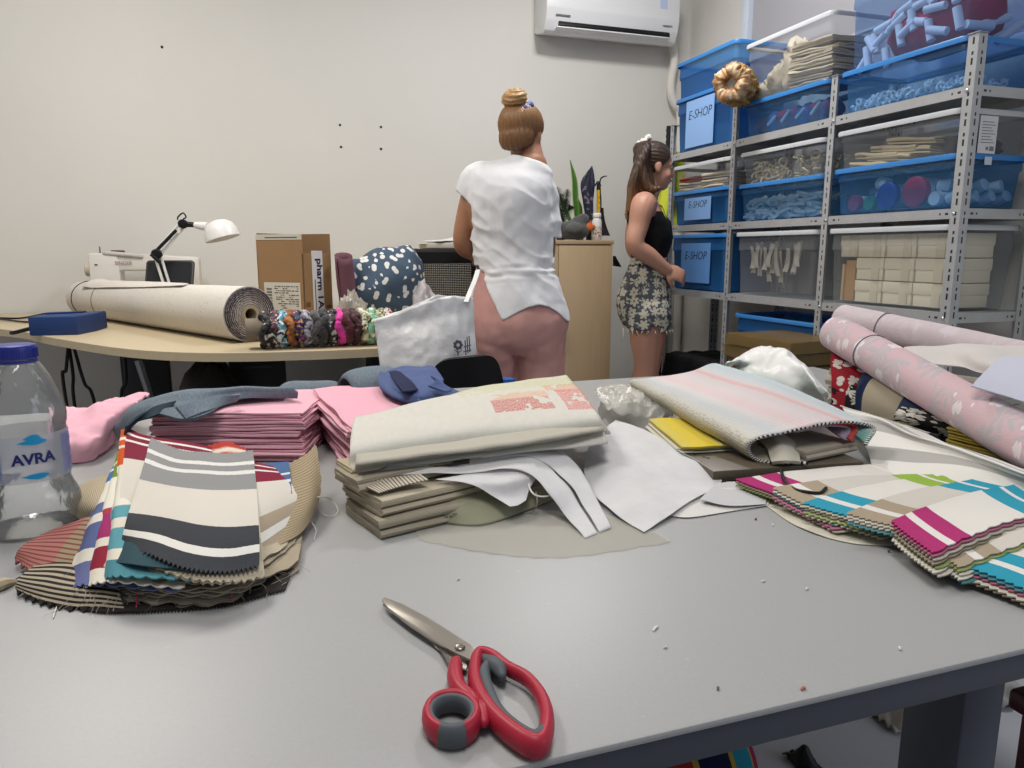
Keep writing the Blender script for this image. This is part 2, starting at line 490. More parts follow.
# ------------------------------------------------------------------ air conditioner
m_ac = mat('glossy white plastic', '#dfe0e2', .25, spec=.5)
m_black = mat('black plastic', '#121316', .45)
ax0, ax1, az0 = 1.512, 2.325, 2.232
t = thing('air_conditioner', ((ax0+ax1)/2, YW, az0), 'white split air conditioner mounted high on the back wall', 'air conditioner')
w_ = ax1-ax0
prof = [(0, .03), (-.13, .0), (-.16, .01), (-.185, .06), (-.2, .12), (-.2, .27), (-.17, .29), (0, .29)]
bm = BM()
b = BM(); ringfaces(b, [[V((x, y, z)) for y, z in prof] for x in (-w_/2, w_/2)])
bmesh.ops.bevel(b, geom=list(b.edges), offset=.008, segments=3, affect='EDGES', profile=.5); merge(bm, b)
body = part('casing', bm, m_ac, t)
bm = BM(); box(bm, (w_*.84, .016, .036), Mt((0.01, -.178, .050), (math.radians(-24), 0, 0)), .003)
part('air_outlet', bm, m_black, t, label='dark outlet slot')
bm = BM(); box(bm, (w_*.85, .05, .008), Mt((0, -.168, .020), (math.radians(-18), 0, 0)), .003)
part('louvre', bm, m_ac, t)
bm = BM(); box(bm, (.085, .0006, .008), Mt((-.31, -.197, .085), (math.radians(-10), 0, 0)))
part('maker_mark', bm, mat('grey print', '#6a6a6c', .5), t)
bm = BM(); box(bm, (.06, .0006, .005), Mt((.33, -.1975, .088), (math.radians(-10), 0, 0)))
part('type_mark', bm, mat('grey print', '#6a6a6c', .5), t)
bm = BM(); box(bm, (.045, .001, .05), Mt((.3, -.201, .2)), 0)
part('energy_sticker', bm, mat('pale blue sticker', '#b9c6e6', .4), t)
# pipe from the unit down the corner
bm = BM(); pp = [at(x, y, Y=YW-.05) for x, y in ((670, 36), (674, 52), (674, 64), (671, 80), (671, 94), (675, 105), (680, 113), (680, 140), (679, 200), (678, 300))]
pp.append(V((pp[-1].x, pp[-1].y, .002)))
tube(bm, pp, .024, 10, 50)
one('drain_pipe', bm, mat('pipe lagging', '#d9d6cf', .6), 'thick white lagged pipe running down the corner below the air conditioner', 'pipe')

# ------------------------------------------------------------------ work table
m_top, nt, b = new_mat('grey laminate')
oc = coord(nt)
c = mixc(nt, noise_n(nt, oc, 300, 2), S('#9b9b9b'), S('#a3a3a2'))
c = mixc(nt, M_(nt, 'MULTIPLY', M_(nt, 'GREATER_THAN', noise_n(nt, oc, 90, 3), .72), .18), c, S('#c2c0ba'))
L(nt, c, b.inputs['Base Color']); b.inputs['Roughness'].default_value = .42; b.inputs['Specular IOR Level'].default_value = .45
bump(nt, b, noise_n(nt, oc, 700, 2), .08, .0006)
m_leg = mat('dark grey steel', '#3a3d48', .4, 0, spec=.4)
tx0, tx1, ty0, ty1 = -1.5, 1.45, .388, 1.66
t = thing('work_table', (0, 1.0, 0), 'large grey topped work table with dark steel frame, covered in fabric', 'table')
bm = BM(); cbox(bm, (tx0, ty0, TZ-.006), (tx1, ty1, TZ), .002); part('tabletop', bm, m_top, t, True)
bm = BM(); cbox(bm, (tx0+.001, ty0+.002, TZ-.030), (tx1-.001, ty1-.002, TZ-.006), .001); part('edge_band', bm, m_leg, t, True)
bm = BM()
cbox(bm, (tx0+.1, ty0+.14, TZ-.065), (tx1-.1, ty0+.18, TZ-.03)); cbox(bm, (tx0+.1, ty1-.1, TZ-.07), (tx1-.1, ty1-.06, TZ-.03))
cbox(bm, (tx0+.1, ty0+.18, TZ-.065), (tx0+.14, ty1-.1, TZ-.03)); cbox(bm, (tx1-.14, ty0+.18, TZ-.065), (tx1-.1, ty1-.1, TZ-.03))
part('under_frame', bm, m_leg, t, True)
lx = at(955, 720, Y=.43)
for (x, y) in ((lx.x+.004, .44), (lx.x, 1.58), (-1.35, .44), (-1.35, 1.58)):
    bm = BM(); cbox(bm, (x-.021, y-.03, 0), (x+.026, y+.03, TZ-.03), .003); part('leg', bm, m_leg, t, True)

# ------------------------------------------------------------------ curved desk
m_maple, nt, b = new_mat('pale maple laminate')
oc = coord(nt, 'Object', (3, 40, 40))
c = mixc(nt, noise_n(nt, oc, 2.2, 5), S('#b7a789'), S('#c6b799'))
L(nt, c, b.inputs['Base Color']); b.inputs['Roughness'].default_value = .4
t = thing('desk', (-.3, 3.2, 0), 'pale wooden desk with a curved front edge along the back wall', 'desk')
fr = [(-1.9, 3.75), (-1.3, 3.55), (-.93, 3.23), (-.71, 2.89), (-.42, 2.49), (-.18, 2.31), (.08, 2.255), (.33, 2.255), (.58, 2.30), (.665, 2.42), (.66, 2.7), (.58, 3.0), (.56, 3.3), (.75, 3.5), (1.12, 3.53)]
fr = [(p.x, p.y) for p in spline([V((a, b_, 0)) for a, b_ in fr], 60)]
poly = fr+[(1.12, YW-.02), (-1.9, YW-.02)]
bm = BM(); prism(bm, poly, DZ-.026, DZ, None, 0, .002); part('desktop', bm, m_maple, t, True)
m_dark2 = mat('charcoal panel', '#33343a', .6)
bm = BM(); tube(bm, [at(139, 360, Y=3.2), at(152, 400, Y=3.2), (at(152, 400, Y=3.2).x+.1, 3.2, .02)], .018, 8); part('leg', bm, mat('grey steel tube', '#8a8c90', .4, .6), t, True)
p = at(146, 380, Y=3.3)
bm = BM(); cbox(bm, (p.x-.09, 3.3, 0), (p.x+.09, 3.36, DZ-.026), .004); part('leg', bm, m_dark2, t, True)
bm = BM(); cbox(bm, (.50, 3.75, 0), (.55, 4.05, DZ-.026), .004); part('leg', bm, m_dark2, t, True)
# pedestal and bag in the shade below
p0, p1 = at(229, 372, Y=2.95), at(286, 372, Y=2.95)
t = thing('drawer_unit', ((p0.x+p1.x)/2, 3.2, 0), 'black drawer unit in the shade under the curved desk', 'drawer unit')
bm = BM(); cbox(bm, (p0.x, 2.95, .04), (p1.x, 3.5, DZ-.05), .004); part('body', bm, m_black, t, True)
for k in range(3):
    bm = BM(); cbox(bm, (p0.x+.005, 2.938, .06+k*.21), (p1.x-.005, 2.951, .255+k*.21), .003); dr = part('drawer', bm, m_black, t, True)
    bm = BM(); cbox(bm, ((p0.x+p1.x)/2-.05, 2.925, .2+k*.21), ((p0.x+p1.x)/2+.05, 2.938, .21+k*.21), .002); part('handle', bm, m_dark2, dr, True)
for (x, y) in ((p0.x+.03, 2.99), (p1.x-.03, 2.98), (p0.x+.03, 3.46), (p1.x-.03, 3.46)):
    bm = BM(); lathe(bm, [(.02, 0), (.02, .04)], Mt((x, y, 0)), 10); part('caster', bm, m_black, t, True)
p = at(212, 385, Y=2.78)
bm = BM()
def f(u, v):
    a = 2*PI*u; ph = PI*v
    r = 1+.18*nz3((math.cos(a)*2, math.sin(a)*2, ph*2), 1.0, 4)
    return V((p.x+.14*r*math.sin(ph)*math.cos(a), 2.78+.12*r*math.sin(ph)*math.sin(a), .345+.345*r*math.cos(ph)*(.98 if ph < 1.57 else 1)))
ringfaces(bm, [[f(i/20, .02+j/16*.96) for i in range(20)] for j in range(17)])
o = one('bin_bag', bm, mat('black polythene', '#0e0e10', .35, var=.2), 'slumped black bag standing under the desk beside the drawer unit', 'bag')
# cables hanging from the desk edge
for k, (pts, lab) in enumerate(((((70, 357), (66, 370), (64, 388)), 'short black cable hanging under the desk left end, leftmost of three'),
        (((70, 357), (73, 375), (75, 408)), 'black cable hanging straight down under the desk behind the bottle'),
        (((74, 357), (84, 382), (95, 405)), 'black cable slanting down to the right under the desk behind the bottle'),
        (((125, 360), (126, 380), (122, 405)), 'black cable hanging beside the desk leg'))):
    bm = BM(); pp = [at(x, y, Y=2.98+.02*k) for x, y in pts]; pp.append(V((pp[-1].x+.03, pp[-1].y, .01)))
    pp[0].z = DZ-.03
    tube(bm, pp, .006, 6, 20); one('cable', bm, m_black, lab, 'cable', 'cables under the desk')
# ------------------------------------------------------------------ shelving
SX0, SX1 = 2.10, 2.43
UY = [1.80, 2.40, 3.03, 3.585]
LV = [1.535, 1.163, .828, .46]        # beam undersides
m_galv, nt, b = new_mat('galvanised steel')
oc = coord(nt)
c = mixc(nt, noise_n(nt, oc, 25, 4), S('#a9acb0'), S('#bfc1c3'))
L(nt, c, b.inputs['Base Color']); b.inputs['Roughness'].default_value = .42; b.inputs['Metallic'].default_value = .35
sh = thing('shelving_rack', (2.265, 2.7, 0), 'long slotted galvanised steel shelving rack along the right wall, loaded with bins', 'shelving')
def holes(name, fn):
    m, nt, b = new_mat(name); oc = coord(nt); c = mixc(nt, noise_n(nt, oc, 25, 4), S('#a9acb0'), S('#bfc1c3'))
    sp = N(nt, 'ShaderNodeSeparateXYZ'); L(nt, coord(nt, 'UV'), sp.inputs[0]); k = fn(nt, sp.outputs[0], sp.outputs[1])
    L(nt, mixc(nt, k, c, S('#1e1f21')), b.inputs['Base Color']); b.inputs['Roughness'].default_value = .42; L(nt, M_(nt, 'MULTIPLY', M_(nt, 'SUBTRACT', 1.0, k), .35), b.inputs['Metallic']); return m
def near(nt, s, c, w): return M_(nt, 'LESS_THAN', M_(nt, 'ABSOLUTE', M_(nt, 'SUBTRACT', s, c)), w)
def f_post(nt, u, v):
    a = near(nt, M_(nt, 'FRACT', v), .3, .28); e = near(nt, M_(nt, 'FRACT', M_(nt, 'MULTIPLY', v, .5)), .65, .09)
    return M_(nt, 'MULTIPLY', near(nt, u, .5, .095), M_(nt, 'MAXIMUM', M_(nt, 'MULTIPLY', near(nt, M_(nt, 'FRACT', M_(nt, 'MULTIPLY', v, .5)), .25, .17), 1.0), e))
def f_beam(nt, u, v):
    o = None
    for c in [y+d for y in UY for d in (.05, -.05)]+[10.05, 10.28]: q = near(nt, u, c, .006); o = q if o is None else M_(nt, 'MAXIMUM', o, q)
    for c in [y+d for y in UY for d in (.075, -.075)]+[10.07, 10.26]: o = M_(nt, 'MAXIMUM', o, near(nt, u, c, .003))
    return M_(nt, 'MULTIPLY', o, near(nt, v, .5, .11))
m_post = holes('slotted steel post', f_post); m_beam = holes('slotted steel beam', f_beam)
def slotuv(bm, x, y):
    uvl = bm.loops.layers.uv.verify(); bm.normal_update()
    for f in bm.faces:
        for lp in f.loops:
            c = lp.vert.co; n = f.normal; w = abs(c.x-x)/.034 if abs(n.y) > .5 else abs(c.y-y)/.034
            if abs(n.y) <= .5 and y != UY[0]: w = (c.y-(y-.018))/.032
            lp[uvl].uv = (w if abs(n.z) < .5 else 9, c.z/.03)
def beamuv(bm, z):
    uvl = bm.loops.layers.uv.verify(); bm.normal_update()
    for f in bm.faces:
        n = f.normal; side = abs(n.z) < .5
        for lp in f.loops:
            c = lp.vert.co; lp[uvl].uv = ((c.y if abs(n.x) > .5 else c.x-SX0+10) if side else 50, (c.z-z)/.032)
for yi, y in enumerate(UY):
    for x, sx in ((SX0, 1), (SX1, -1)):
        bm = BM(); sy = 1 if yi == 0 else -1
        H = 1.715
        # L-section: one flange in the front plane, one across
        wf_ = .034
        if yi == 0:
            cbox(bm, (min(x, x+sx*wf_), y-.002, 0), (max(x, x+sx*wf_), y, H)); cbox(bm, (x-.001*sx-.001, y-.002, 0), (x-.001*sx+.001, y+wf_, H))
        else:
            cbox(bm, (min(x, x+sx*wf_), y+.012, 0), (max(x, x+sx*wf_), y+.014, H)); cbox(bm, (x-.001*sx-.001, y-.018, 0), (x-.001*sx+.001, y+.014, H))
        slotuv(bm, x, y); up_ = part('upright', bm, m_post, sh, True)
        if sx > 0:
            bm = BM(); cbox(bm, (x-.006, y-.006 if yi == 0 else y-.02, H), (x+.036*sx if sx > 0 else x+.006, y+.036 if yi == 0 else y+.016, H+.004), .001) if sx > 0 else cbox(bm, (x-.036, y-.006, H), (x+.006, y+.03, H+.004))
            part('end_cap', bm, mat('grey plastic cap', '#8f959c', .5), up_, True)
for li, z in enumerate(LV):
    bm = BM()
    y0, y1 = UY[0], UY[-1]
    cbox(bm, (SX0+.001, y0+.002, z+.030), (SX1-.001, y1, z+.032))                      # tray
    cbox(bm, (SX0+.001, y0+.001, z), (SX0+.003, y1+.012, z+.032)); cbox(bm, (SX1-.003, y0+.001, z), (SX1-.001, y1+.012, z+.032))
    cbox(bm, (SX0+.001, y0+.0005, z), (SX1-.001, y0+.0025, z+.032)); cbox(bm, (SX0+.001, y1, z), (SX1-.001, y1+.002, z+.032))
    for y in UY[1:-1]:
        cbox(bm, (SX0+.004, y-.02, z+.012), (SX1-.004, y+.02, z+.0299))
    cbox(bm, (SX0+.003, y0+.002, z), (SX0+.015, y1, z+.002))
    beamuv(bm, z); s_ = part('shelf', bm, m_beam, sh, True)
    for y in UY[:-1]:
        hb = BM(); lathe(hb, [(.006, 0), (.006, .003), (.003, .005)], Mt((SX0-.0025, y+(.02 if y == UY[0] else -.01), z+.016), (0, -PI/2, 0)), 8)
        part('bolt', hb, mat('bright zinc', '#d5d7da', .25, .8), s_, True)

# ------------------------------------------------------------------ bins
m_blue = plastic('translucent blue plastic', '#5795ce', .27, .3, '#cbdff3')
m_blueD = plastic('dense blue plastic', '#3273b5', .5, .35, '#86b4e0')
m_clear = plastic('translucent clear plastic', '#c9cdd1', .16, .25, '#f3f5f6')
m_tint = plastic('faintly blue plastic', '#8fa9d6', .16, .25, '#cfe0f6')
m_rimb = mat('blue plastic rim', '#3a7fc4', .35); m_rimc = mat('milky plastic rim', '#c3c6ca', .35)
def tub(bmw, bmr, Lw, Wd, H, tp=.022, lip=.012):
    """tapered storage box: length along y, width along x, base at z=0"""
    def ring(l, w, r, z): return [V((x, y, z)) for x, y in rrect(w, l, r, 5)]
    th = .003
    ringfaces(bmw, [ring(Lw-2*tp-.02, Wd-2*tp-.02, .02, 0), ring(Lw-2*tp, Wd-2*tp, .03, .008), ring(Lw-tp*1.0-.008, Wd-tp*1.0-.008, .03, H*.7), ring(Lw-tp*.7-.004, Wd-tp*.7-.004, .03, H*.7+.006), ring(Lw-2*lip, Wd-2*lip, .03, H-.008)], True, True, False)
    ringfaces(bmr, [ring(Lw-2*lip, Wd-2*lip, .03, H-.008), ring(Lw-.004, Wd-.004, .034, H-.008), ring(Lw, Wd, .035, H-.018), ring(Lw+.002, Wd+.002, .035, H-.006), ring(Lw-.003, Wd-.003, .034, H), ring(Lw-2*lip-.004, Wd-2*lip-.004, .03, H-.002), ring(Lw-2*lip-.004, Wd-2*lip-.004, .03, H-.012), ring(Lw-2*lip, Wd-2*lip, .03, H-.008)], True, False, False)
BINS = {}
def bin_(y, z, L_, H, kind, label, W=.325, x=None):
    """a storage bin with its long side to the front"""
    mw, mr = {'b': (m_blue, m_rimb), 'B': (m_blueD, m_rimb), 'c': (m_clear, m_rimc), 't': (m_tint, m_rimb)}[kind]
    t = thing('storage_bin', (x or 2.262, y, z), label, 'storage bin', 'storage bins on the rack')
    bw, br = BM(), BM(); tub(bw, br, L_, W, H)
    part('tub', bw, mw, t); part('rim', br, mr, t)
    return t
Y1, Y2, Y3 = 2.105, 2.715, 3.315     # bay centres
s1, s2, s3, s4 = [z+.033 for z in LV]
def sheetlabel(t, x, y, z, wd, h, txt=None, size=.05, rz=0, hx='#8fb6ea', name='paper_label', side='x', lab=None):
    bm = BM()
    if side == 'x': cbox(bm, (x-.0012, y-wd/2, z-h/2), (x, y+wd/2, z+h/2))
    else: cbox(bm, (x-wd/2, y-.0012, z-h/2), (x+wd/2, y, z+h/2))
    lb = part(name, bm, mat('label paper '+hx, hx, .6), t, True, lab)
    if txt:
        Mx = Mt((x-.0016, y, z+h*.18), (PI/2, 0, -PI/2))
        part('handwriting', text_bm(txt, size, .0003, Mx, shear=.2, bold=-.0005), mat('black marker', '#20252c', .6), lb, True)
    return lb
G1 = bin_(Y1, s1, .555, .152, 'b', 'blue bin on the top shelf beside the near upright, white rings inside')
G2 = bin_(Y1-.005, s1+.136, .545, .33, 't', 'blue tinted bin highest in the near bay, red cloth and white tubes inside', .32)
G3 = bin_(Y2, s1, .55, .15, 'b', 'blue bin on the top shelf, middle bay, purple things inside')
G4 = bin_(Y2, s1+.136, .55, .262, 'c', 'clear bin stacked high in the middle bay, crumpled beige cloth inside')
G5 = bin_(Y3, s1, .53, .27, 'B', 'tall blue bin with a large E-SHOP sheet, top shelf, far bay')
G6 = bin_(Y3, s1+.17, .53, .28, 'B', 'empty blue bin nested on top of the E-SHOP bin by the corner')
sheetlabel(G5, 2.262-.325/2+.006, Y3+.02, s1+.13, .25, .23, 'E-SHOP', .062)
G7 = bin_(Y1, s2, .555, .172, 'b', 'blue bin of round coloured lids, second shelf near bay')
G8 = bin_(Y1, s2+.155, .55, .155, 'c', 'clear bin of folded beige cloth with a white printed sheet on its end')
sheetlabel(G8, 2.262-.05, Y1-.278, s2+.155+.075, .075, .115, None, hx='#d9dade', side='y', name='printed_label')
bm = BM()
for k in range(8): cbox(bm, (2.262-.05-.028, Y1-.2802, s2+.155+.05+k*.009), (2.262-.05+.028-(k % 3)*.008, Y1-.2793, s2+.155+.052+k*.009))
cbox(bm, (2.262-.05+.012, Y1-.2802, s2+.155+.026), (2.262-.05+.03, Y1-.2793, s2+.155+.040)); cbox(bm, (2.262-.05-.004, Y1-.2802, s2+.155+.028), (2.262-.05+.006, Y1-.2793, s2+.155+.038))
part('print_lines', bm, mat('faint grey ink', '#7d7f88', .7), G8, True)
sheetlabel(G7, 2.262-.04, Y1-.281, s2+.150, .03, .025, None, hx='#c8d2df', side='y', name='small_sticker')
G9 = bin_(Y2, s2, .55, .165, 'b', 'blue bin of clothes pegs, second shelf middle bay')
G10 = bin_(Y2, s2+.15, .55, .155, 'c', 'clear bin of curled beige cords, second shelf middle bay')
G11 = bin_(Y3, s2, .53, .172, 'B', 'blue bin with a pale E-SHOP sheet on the second shelf far bay')
G12 = bin_(Y3, s2+.155, .52, .15, 'c', 'clear bin of folded cream cloth above the second shelf E-SHOP bin')
sheetlabel(G11, 2.262-.325/2+.003, Y3+.0, s2+.078, .24, .11, 'E-SHOP', .05, hx='#7fa8dc')
G13 = bin_(Y1, s3, .56, .285, 'c', 'large clear bin packed with cream cardboard boxes, third shelf')
G14 = bin_(Y2, s3, .55, .285, 'c', 'tall clear bin of bundled beige tags, third shelf middle bay')
G15 = bin_(Y3, s3, .53, .285, 'B', 'tall blue bin with E-SHOP sheet, third shelf beside the bare armed woman')
sheetlabel(G15, 2.262-.325/2+.004, Y3+.0, s3+.14, .27, .2, 'E-SHOP', .06, hx='#5f8fcc')
G16 = bin_(Y2-.03, s4, .56, .28, 'B', 'blue bin on the lowest visible shelf behind the wrapped packages')
sheetlabel(G13, 2.262-.02, Y1+.2805, s3+.15, .14, .13, None, hx='#9aa0a6', side='y')
# contents ---------------------------------------------------------
rnd = random.Random(3)
m_tubew = mat('white card tube', '#dfe3ea', .6)
# white tubes and red cloth in the upper near bin
m_redc = mat('crimson cloth', '#b01f3e', .8, weave=300, var=.15)
def lump(name, c, r, m, label, cat, group=None, seed=0, amp=.25, n=18, freq=2.2):
    bm = BM()
    rings = []
    for j in range(n//2+1):
        ph = PI*(.02+.96*j/(n//2)); ring = []
        for i in range(n):
            a = 2*PI*i/n; d = V((math.sin(ph)*math.cos(a), math.sin(ph)*math.sin(a), math.cos(ph)))
            k = 1+amp*nz3(d, freq, seed)+amp*.5*nz3(d, freq*2.3, seed+2)
            z = d.z*r[2]*k
            ring.append(V((c[0]+d.x*r[0]*k, c[1]+d.y*r[1]*k, c[2]+max(-r[2]*.85, z))))
        rings.append(ring)
    ringfaces(bm, rings)
    return one(name, bm, m, label, cat, group, 180)
lump('crumpled_cloth', (2.255, Y1-.03, s1+.26), (.115, .21, .115), m_redc, 'crumpled red cloth inside the highest near blue bin', 'cloth', seed=2, amp=.2)
k = 0
for k in range(24):
    y = Y1+.205-.0178*k; z = s1+.160+rnd.uniform(0, .17)*(.35+.65*min(1, k/8)); x = 2.137+rnd.uniform(0, .012)
    bm = BM(); ang = rnd.choice((-.2, .9, -.9, .3, 1.3, -.5, .05))
    M = Mt((x, y, z), (ang, 0, rnd.uniform(-.15, .15))) @ Mt((0, 0, 0), (PI/2, 0, 0))
    lathe(bm, [(.009, -.036), (.0135, -.036), (.0135, .036), (.009, .036)], M, 12, 0, True, True)
    one('card_tube', bm, m_tubew, 'white tube against the red cloth, tube %d from the far end of the topmost bin' % (k+1), 'tube', 'white tubes in the top bin')
for k, (x, z) in enumerate(((2.2, s1+.20), (2.27, s1+.22), (2.33, s1+.19))):
    bm = BM(); lathe(bm, [(.009, -.05), (.014, -.05), (.014, .05), (.009, .05)], Mt((x, Y1-.215, z), (.2, PI/2-.3*k, .1)), 12)
    one('card_tube', bm, m_tubew, ('nearest white tube at the end wall of the topmost near bin', 'middle white tube at the end wall of the topmost near bin', 'farthest right white tube at the end wall of the topmost near bin')[k], 'tube', 'white tubes in the top bin')
# small white rings: uncountable
bm = BM()
for k in range(150):
    x = rnd.uniform(2.14, 2.38); y = Y1+rnd.uniform(-.235, .235); z = s1+.012+rnd.uniform(0, .036)
    if k % 2: x = rnd.uniform(2.135, 2.15)
    lathe(bm, [(.006, -.004), (.012, -.004), (.012, .004), (.006, .004), (.006, -.004)], Mt((x, y, z), (rnd.uniform(0, 3), rnd.uniform(0, 3), 0)), 8, 0, False, False)
stuff('plastic_rings', bm, m_tubew, 'layer of loose white rings in the bottom of the top shelf near bin', 'rings')
# purple things in G3
for k in range(7):
    y = Y2+.2-.066*k
    lump('crumpled_cloth', (2.2, y, s1+.055), (.055, .035, .045), mat(('plum cloth', 'violet cloth', 'red wine cloth')[k % 3], ('#7a3560', '#4a4f9c', '#8b2340')[k % 3], .8), ('%s bundle in the middle top blue bin, %s' % (('plum', 'violet', 'wine red')[k % 3], ('farthest', 'second from far end', 'third from far end', 'in the centre', 'third from near end', 'second from near end', 'nearest')[k])), 'cloth', 'bundles in the middle blue bin', seed=k)
for k in range(4):
    bm = BM(); y = Y2+.12-.09*k; tube(bm, [V((2.138, y, s1+.04)), V((2.136, y-.05, s1+.07+.01*(k % 2)))], .006, 8); one('white_stick', bm, m_tubew, 'slanting white stick showing through the middle top blue bin, %s from far end' % ('first', 'second', 'third', 'fourth')[k], 'stick', 'white sticks in the middle blue bin')
# crumpled beige cloths in G4
m_beige = mat('beige calico', '#c3b8a4', .85, weave=300, var=.1)
for k in range(5):
    y = Y2+.19-.045*k
    lump('crumpled_cloth', (2.21+.03*(k % 2), y, s1+.136+.055+.016*k), (.085, .06, .05+.014*k), m_beige, 'beige crumpled cloth in the high clear bin, %s' % ('farthest', 'second from far end', 'third from far end', 'fourth from far end', 'beside the folded stack')[k], 'cloth', 'beige cloths in the high clear bin', seed=20+k, amp=.5, freq=3.5, n=24)
for k in range(7):
    bm = BM(); folded(bm, .2, .24, 3, .005, Mt((2.23, Y2-.13, s1+.136+.012+k*.026), (0.04, 0, .05*(k % 3))), seed=k, wr=.006, wob=.006, gap=.002)
    one('folded_cloth', bm, m_beige if k > 1 else mat('grey linen cloth', '#8d8577', .85), '%s folded beige cloth of the pile in the high clear bin' % ('lowest', 'second', 'third', 'fourth', 'fifth', 'sixth', 'topmost')[k], 'cloth', 'beige cloths in the high clear bin')
# folded beige in G8
for k in range(6):
    y = Y1+.12-.075*(k//2)-.02*(k % 2)
    bm = BM(); folded(bm, .16, .20, 3, .005, Mt((2.215, y, s2+.155+.010+(k % 2)*.030+(k//2)*.017), (.1, 0, PI/2*0)), seed=40+k, wr=.005, gap=.003)
    one('folded_cloth', bm, mat('straw cloth', '#c9b894', .85, var=.1), 'straw coloured folded cloth in the clear bin with printed sheet, %s' % ('far lower', 'far upper', 'middle lower', 'middle upper', 'near lower', 'near upper')[k], 'cloth', 'folded cloths in the near clear bin')
lump('dark_bundle', (2.25, Y1-.19, s2+.155+.05), (.11, .06, .045), mat('navy black cloth', '#1b2130', .9), 'dark navy bundle behind the printed sheet in the near clear bin', 'bundle', seed=5)
# jars with coloured lids in G7
m_jar = mat('pale jar plastic', '#c7d4df', .3)
for k, (cx_, r, lid, nm) in enumerate(((.20, .030, '#a8325e', 'magenta'), (.125, .026, '#3a8a62', 'green'), (.045, .047, '#2a3fa0', 'royal blue'), (-.075, .052, '#c3264a', 'red'), (-.16, .024, '#dfe6ea', 'white'))):
    y = Y1+cx_; t = thing('jar', (2.145, y, s2+.015+r), 'jar lying with its %s lid to the front of the lids bin' % nm, 'jar', 'jars in the near blue bin')
    bm = BM(); lathe(bm, [(r*.9, .012), (r*.92, .1), (r*.8, .12)], Mt((0, 0, 0), (0, PI/2, 0)), 24); part('jar_body', bm, m_jar, t)
    bm = BM(); lathe(bm, [(r*.92, 0), (r, .003), (r, .022)], Mt((0, 0, 0), (0, PI/2, 0)), 24); part('lid', bm, mat('lid '+nm, lid, .35), t)
for k in range(12):
    y = Y1+rnd.uniform(-.22, .2); z = s2+.07+rnd.uniform(0, .05); x = 2.19+rnd.uniform(0, .1)
    bm = BM(); lathe(bm, [(.018, 0), (.024, .006), (.024, .05), (.016, .06)], Mt((x, y, z), (rnd.uniform(0, 2), rnd.uniform(0, 2), 0)), 14)
    one('pot', bm, mat(('pale pot', 'sea pot', 'slate pot')[k % 3], ('#cfdae4', '#7fa6b8', '#5f6f86')[k % 3], .4), 'small %s pot heaped behind the coloured lids in the near blue bin' % ('pale', 'sea green', 'slate')[k % 3], 'pot', 'pots in the near blue bin')
for k in range(7):
    x = 2.16+.035*k; z = s2+.02+(k % 2)*.035
    bm = BM(); lathe(bm, [(.015, -.02), (.02, -.018), (.02, .02), (.014, .022)], Mt((x, Y1-.225, z+.02), (1.2, .5*(k % 3), 0)), 12)
    one('pot', bm, mat('pale pot', '#cfdae4', .4), 'pale pot showing through the end wall of the lids bin, %s from the upright' % ('first', 'second', 'third', 'fourth', 'fifth', 'sixth', 'seventh')[k], 'pot', 'pots in the near blue bin')
# pegs in G9 and cords in G10 : nobody could count them
bm = BM()
for k in range(150):
    x = 2.135+rnd.uniform(0, .03) if k < 110 else rnd.uniform(2.16, 2.36); y = Y2+rnd.uniform(-.23, .23); z = s2+.012+rnd.uniform(0, .085)
    box(bm, (.008, .075, .012), Mt((x, y, z), (rnd.uniform(-.5, .5), 0, rnd.uniform(-.25, .25))))
stuff('clothes_pegs', bm, mat('pale peg wood', '#b9b6ae', .7), 'heap of pale pegs filling the middle blue bin on the second shelf', 'pegs')
bm = BM()
for k in range(90):
    x = 2.14+rnd.uniform(0, .04) if k < 65 else rnd.uniform(2.16, 2.34); y = Y2+rnd.uniform(-.22, .22); z = s2+.165+rnd.uniform(0, .085)
    r = rnd.uniform(.012, .022); M = Mt((x, y, z), (rnd.uniform(0, 3), rnd.uniform(0, 3), 0))
    tube(bm, [M @ V((r*math.cos(a*.9), r*math.sin(a*.9), .003*a)) for a in range(6)], .0045, 5, 12)
stuff('cord_loops', bm, mat('cream cord', '#c9bea6', .85), 'tangle of curled cream cord ends in the clear bin, middle bay', 'cord')
# cream cloths in G12
for k in range(6):
    red = k in (4, 5)
    bm = BM(); folded(bm, .2, .19, 3, .006, Mt((2.22, Y3+(.11 if k % 2 else -.10), s2+.165+(k//2)*.028), (0, 0, .05*k)), seed=60+k, gap=.002, wr=.004)
    one('folded_cloth', bm, mat('faded red cloth', '#9e4a44', .85) if k == 5 else mat('cream cloth', '#bdb09a', .85), ('red folded cloth on top in the far clear bin' if k == 5 else 'cream folded cloth in the far clear bin, %s layer %s' % (('lower', 'middle', 'top')[k//2], ('near side', 'far side')[k % 2])), 'cloth', 'folded cloths in the far clear bin')
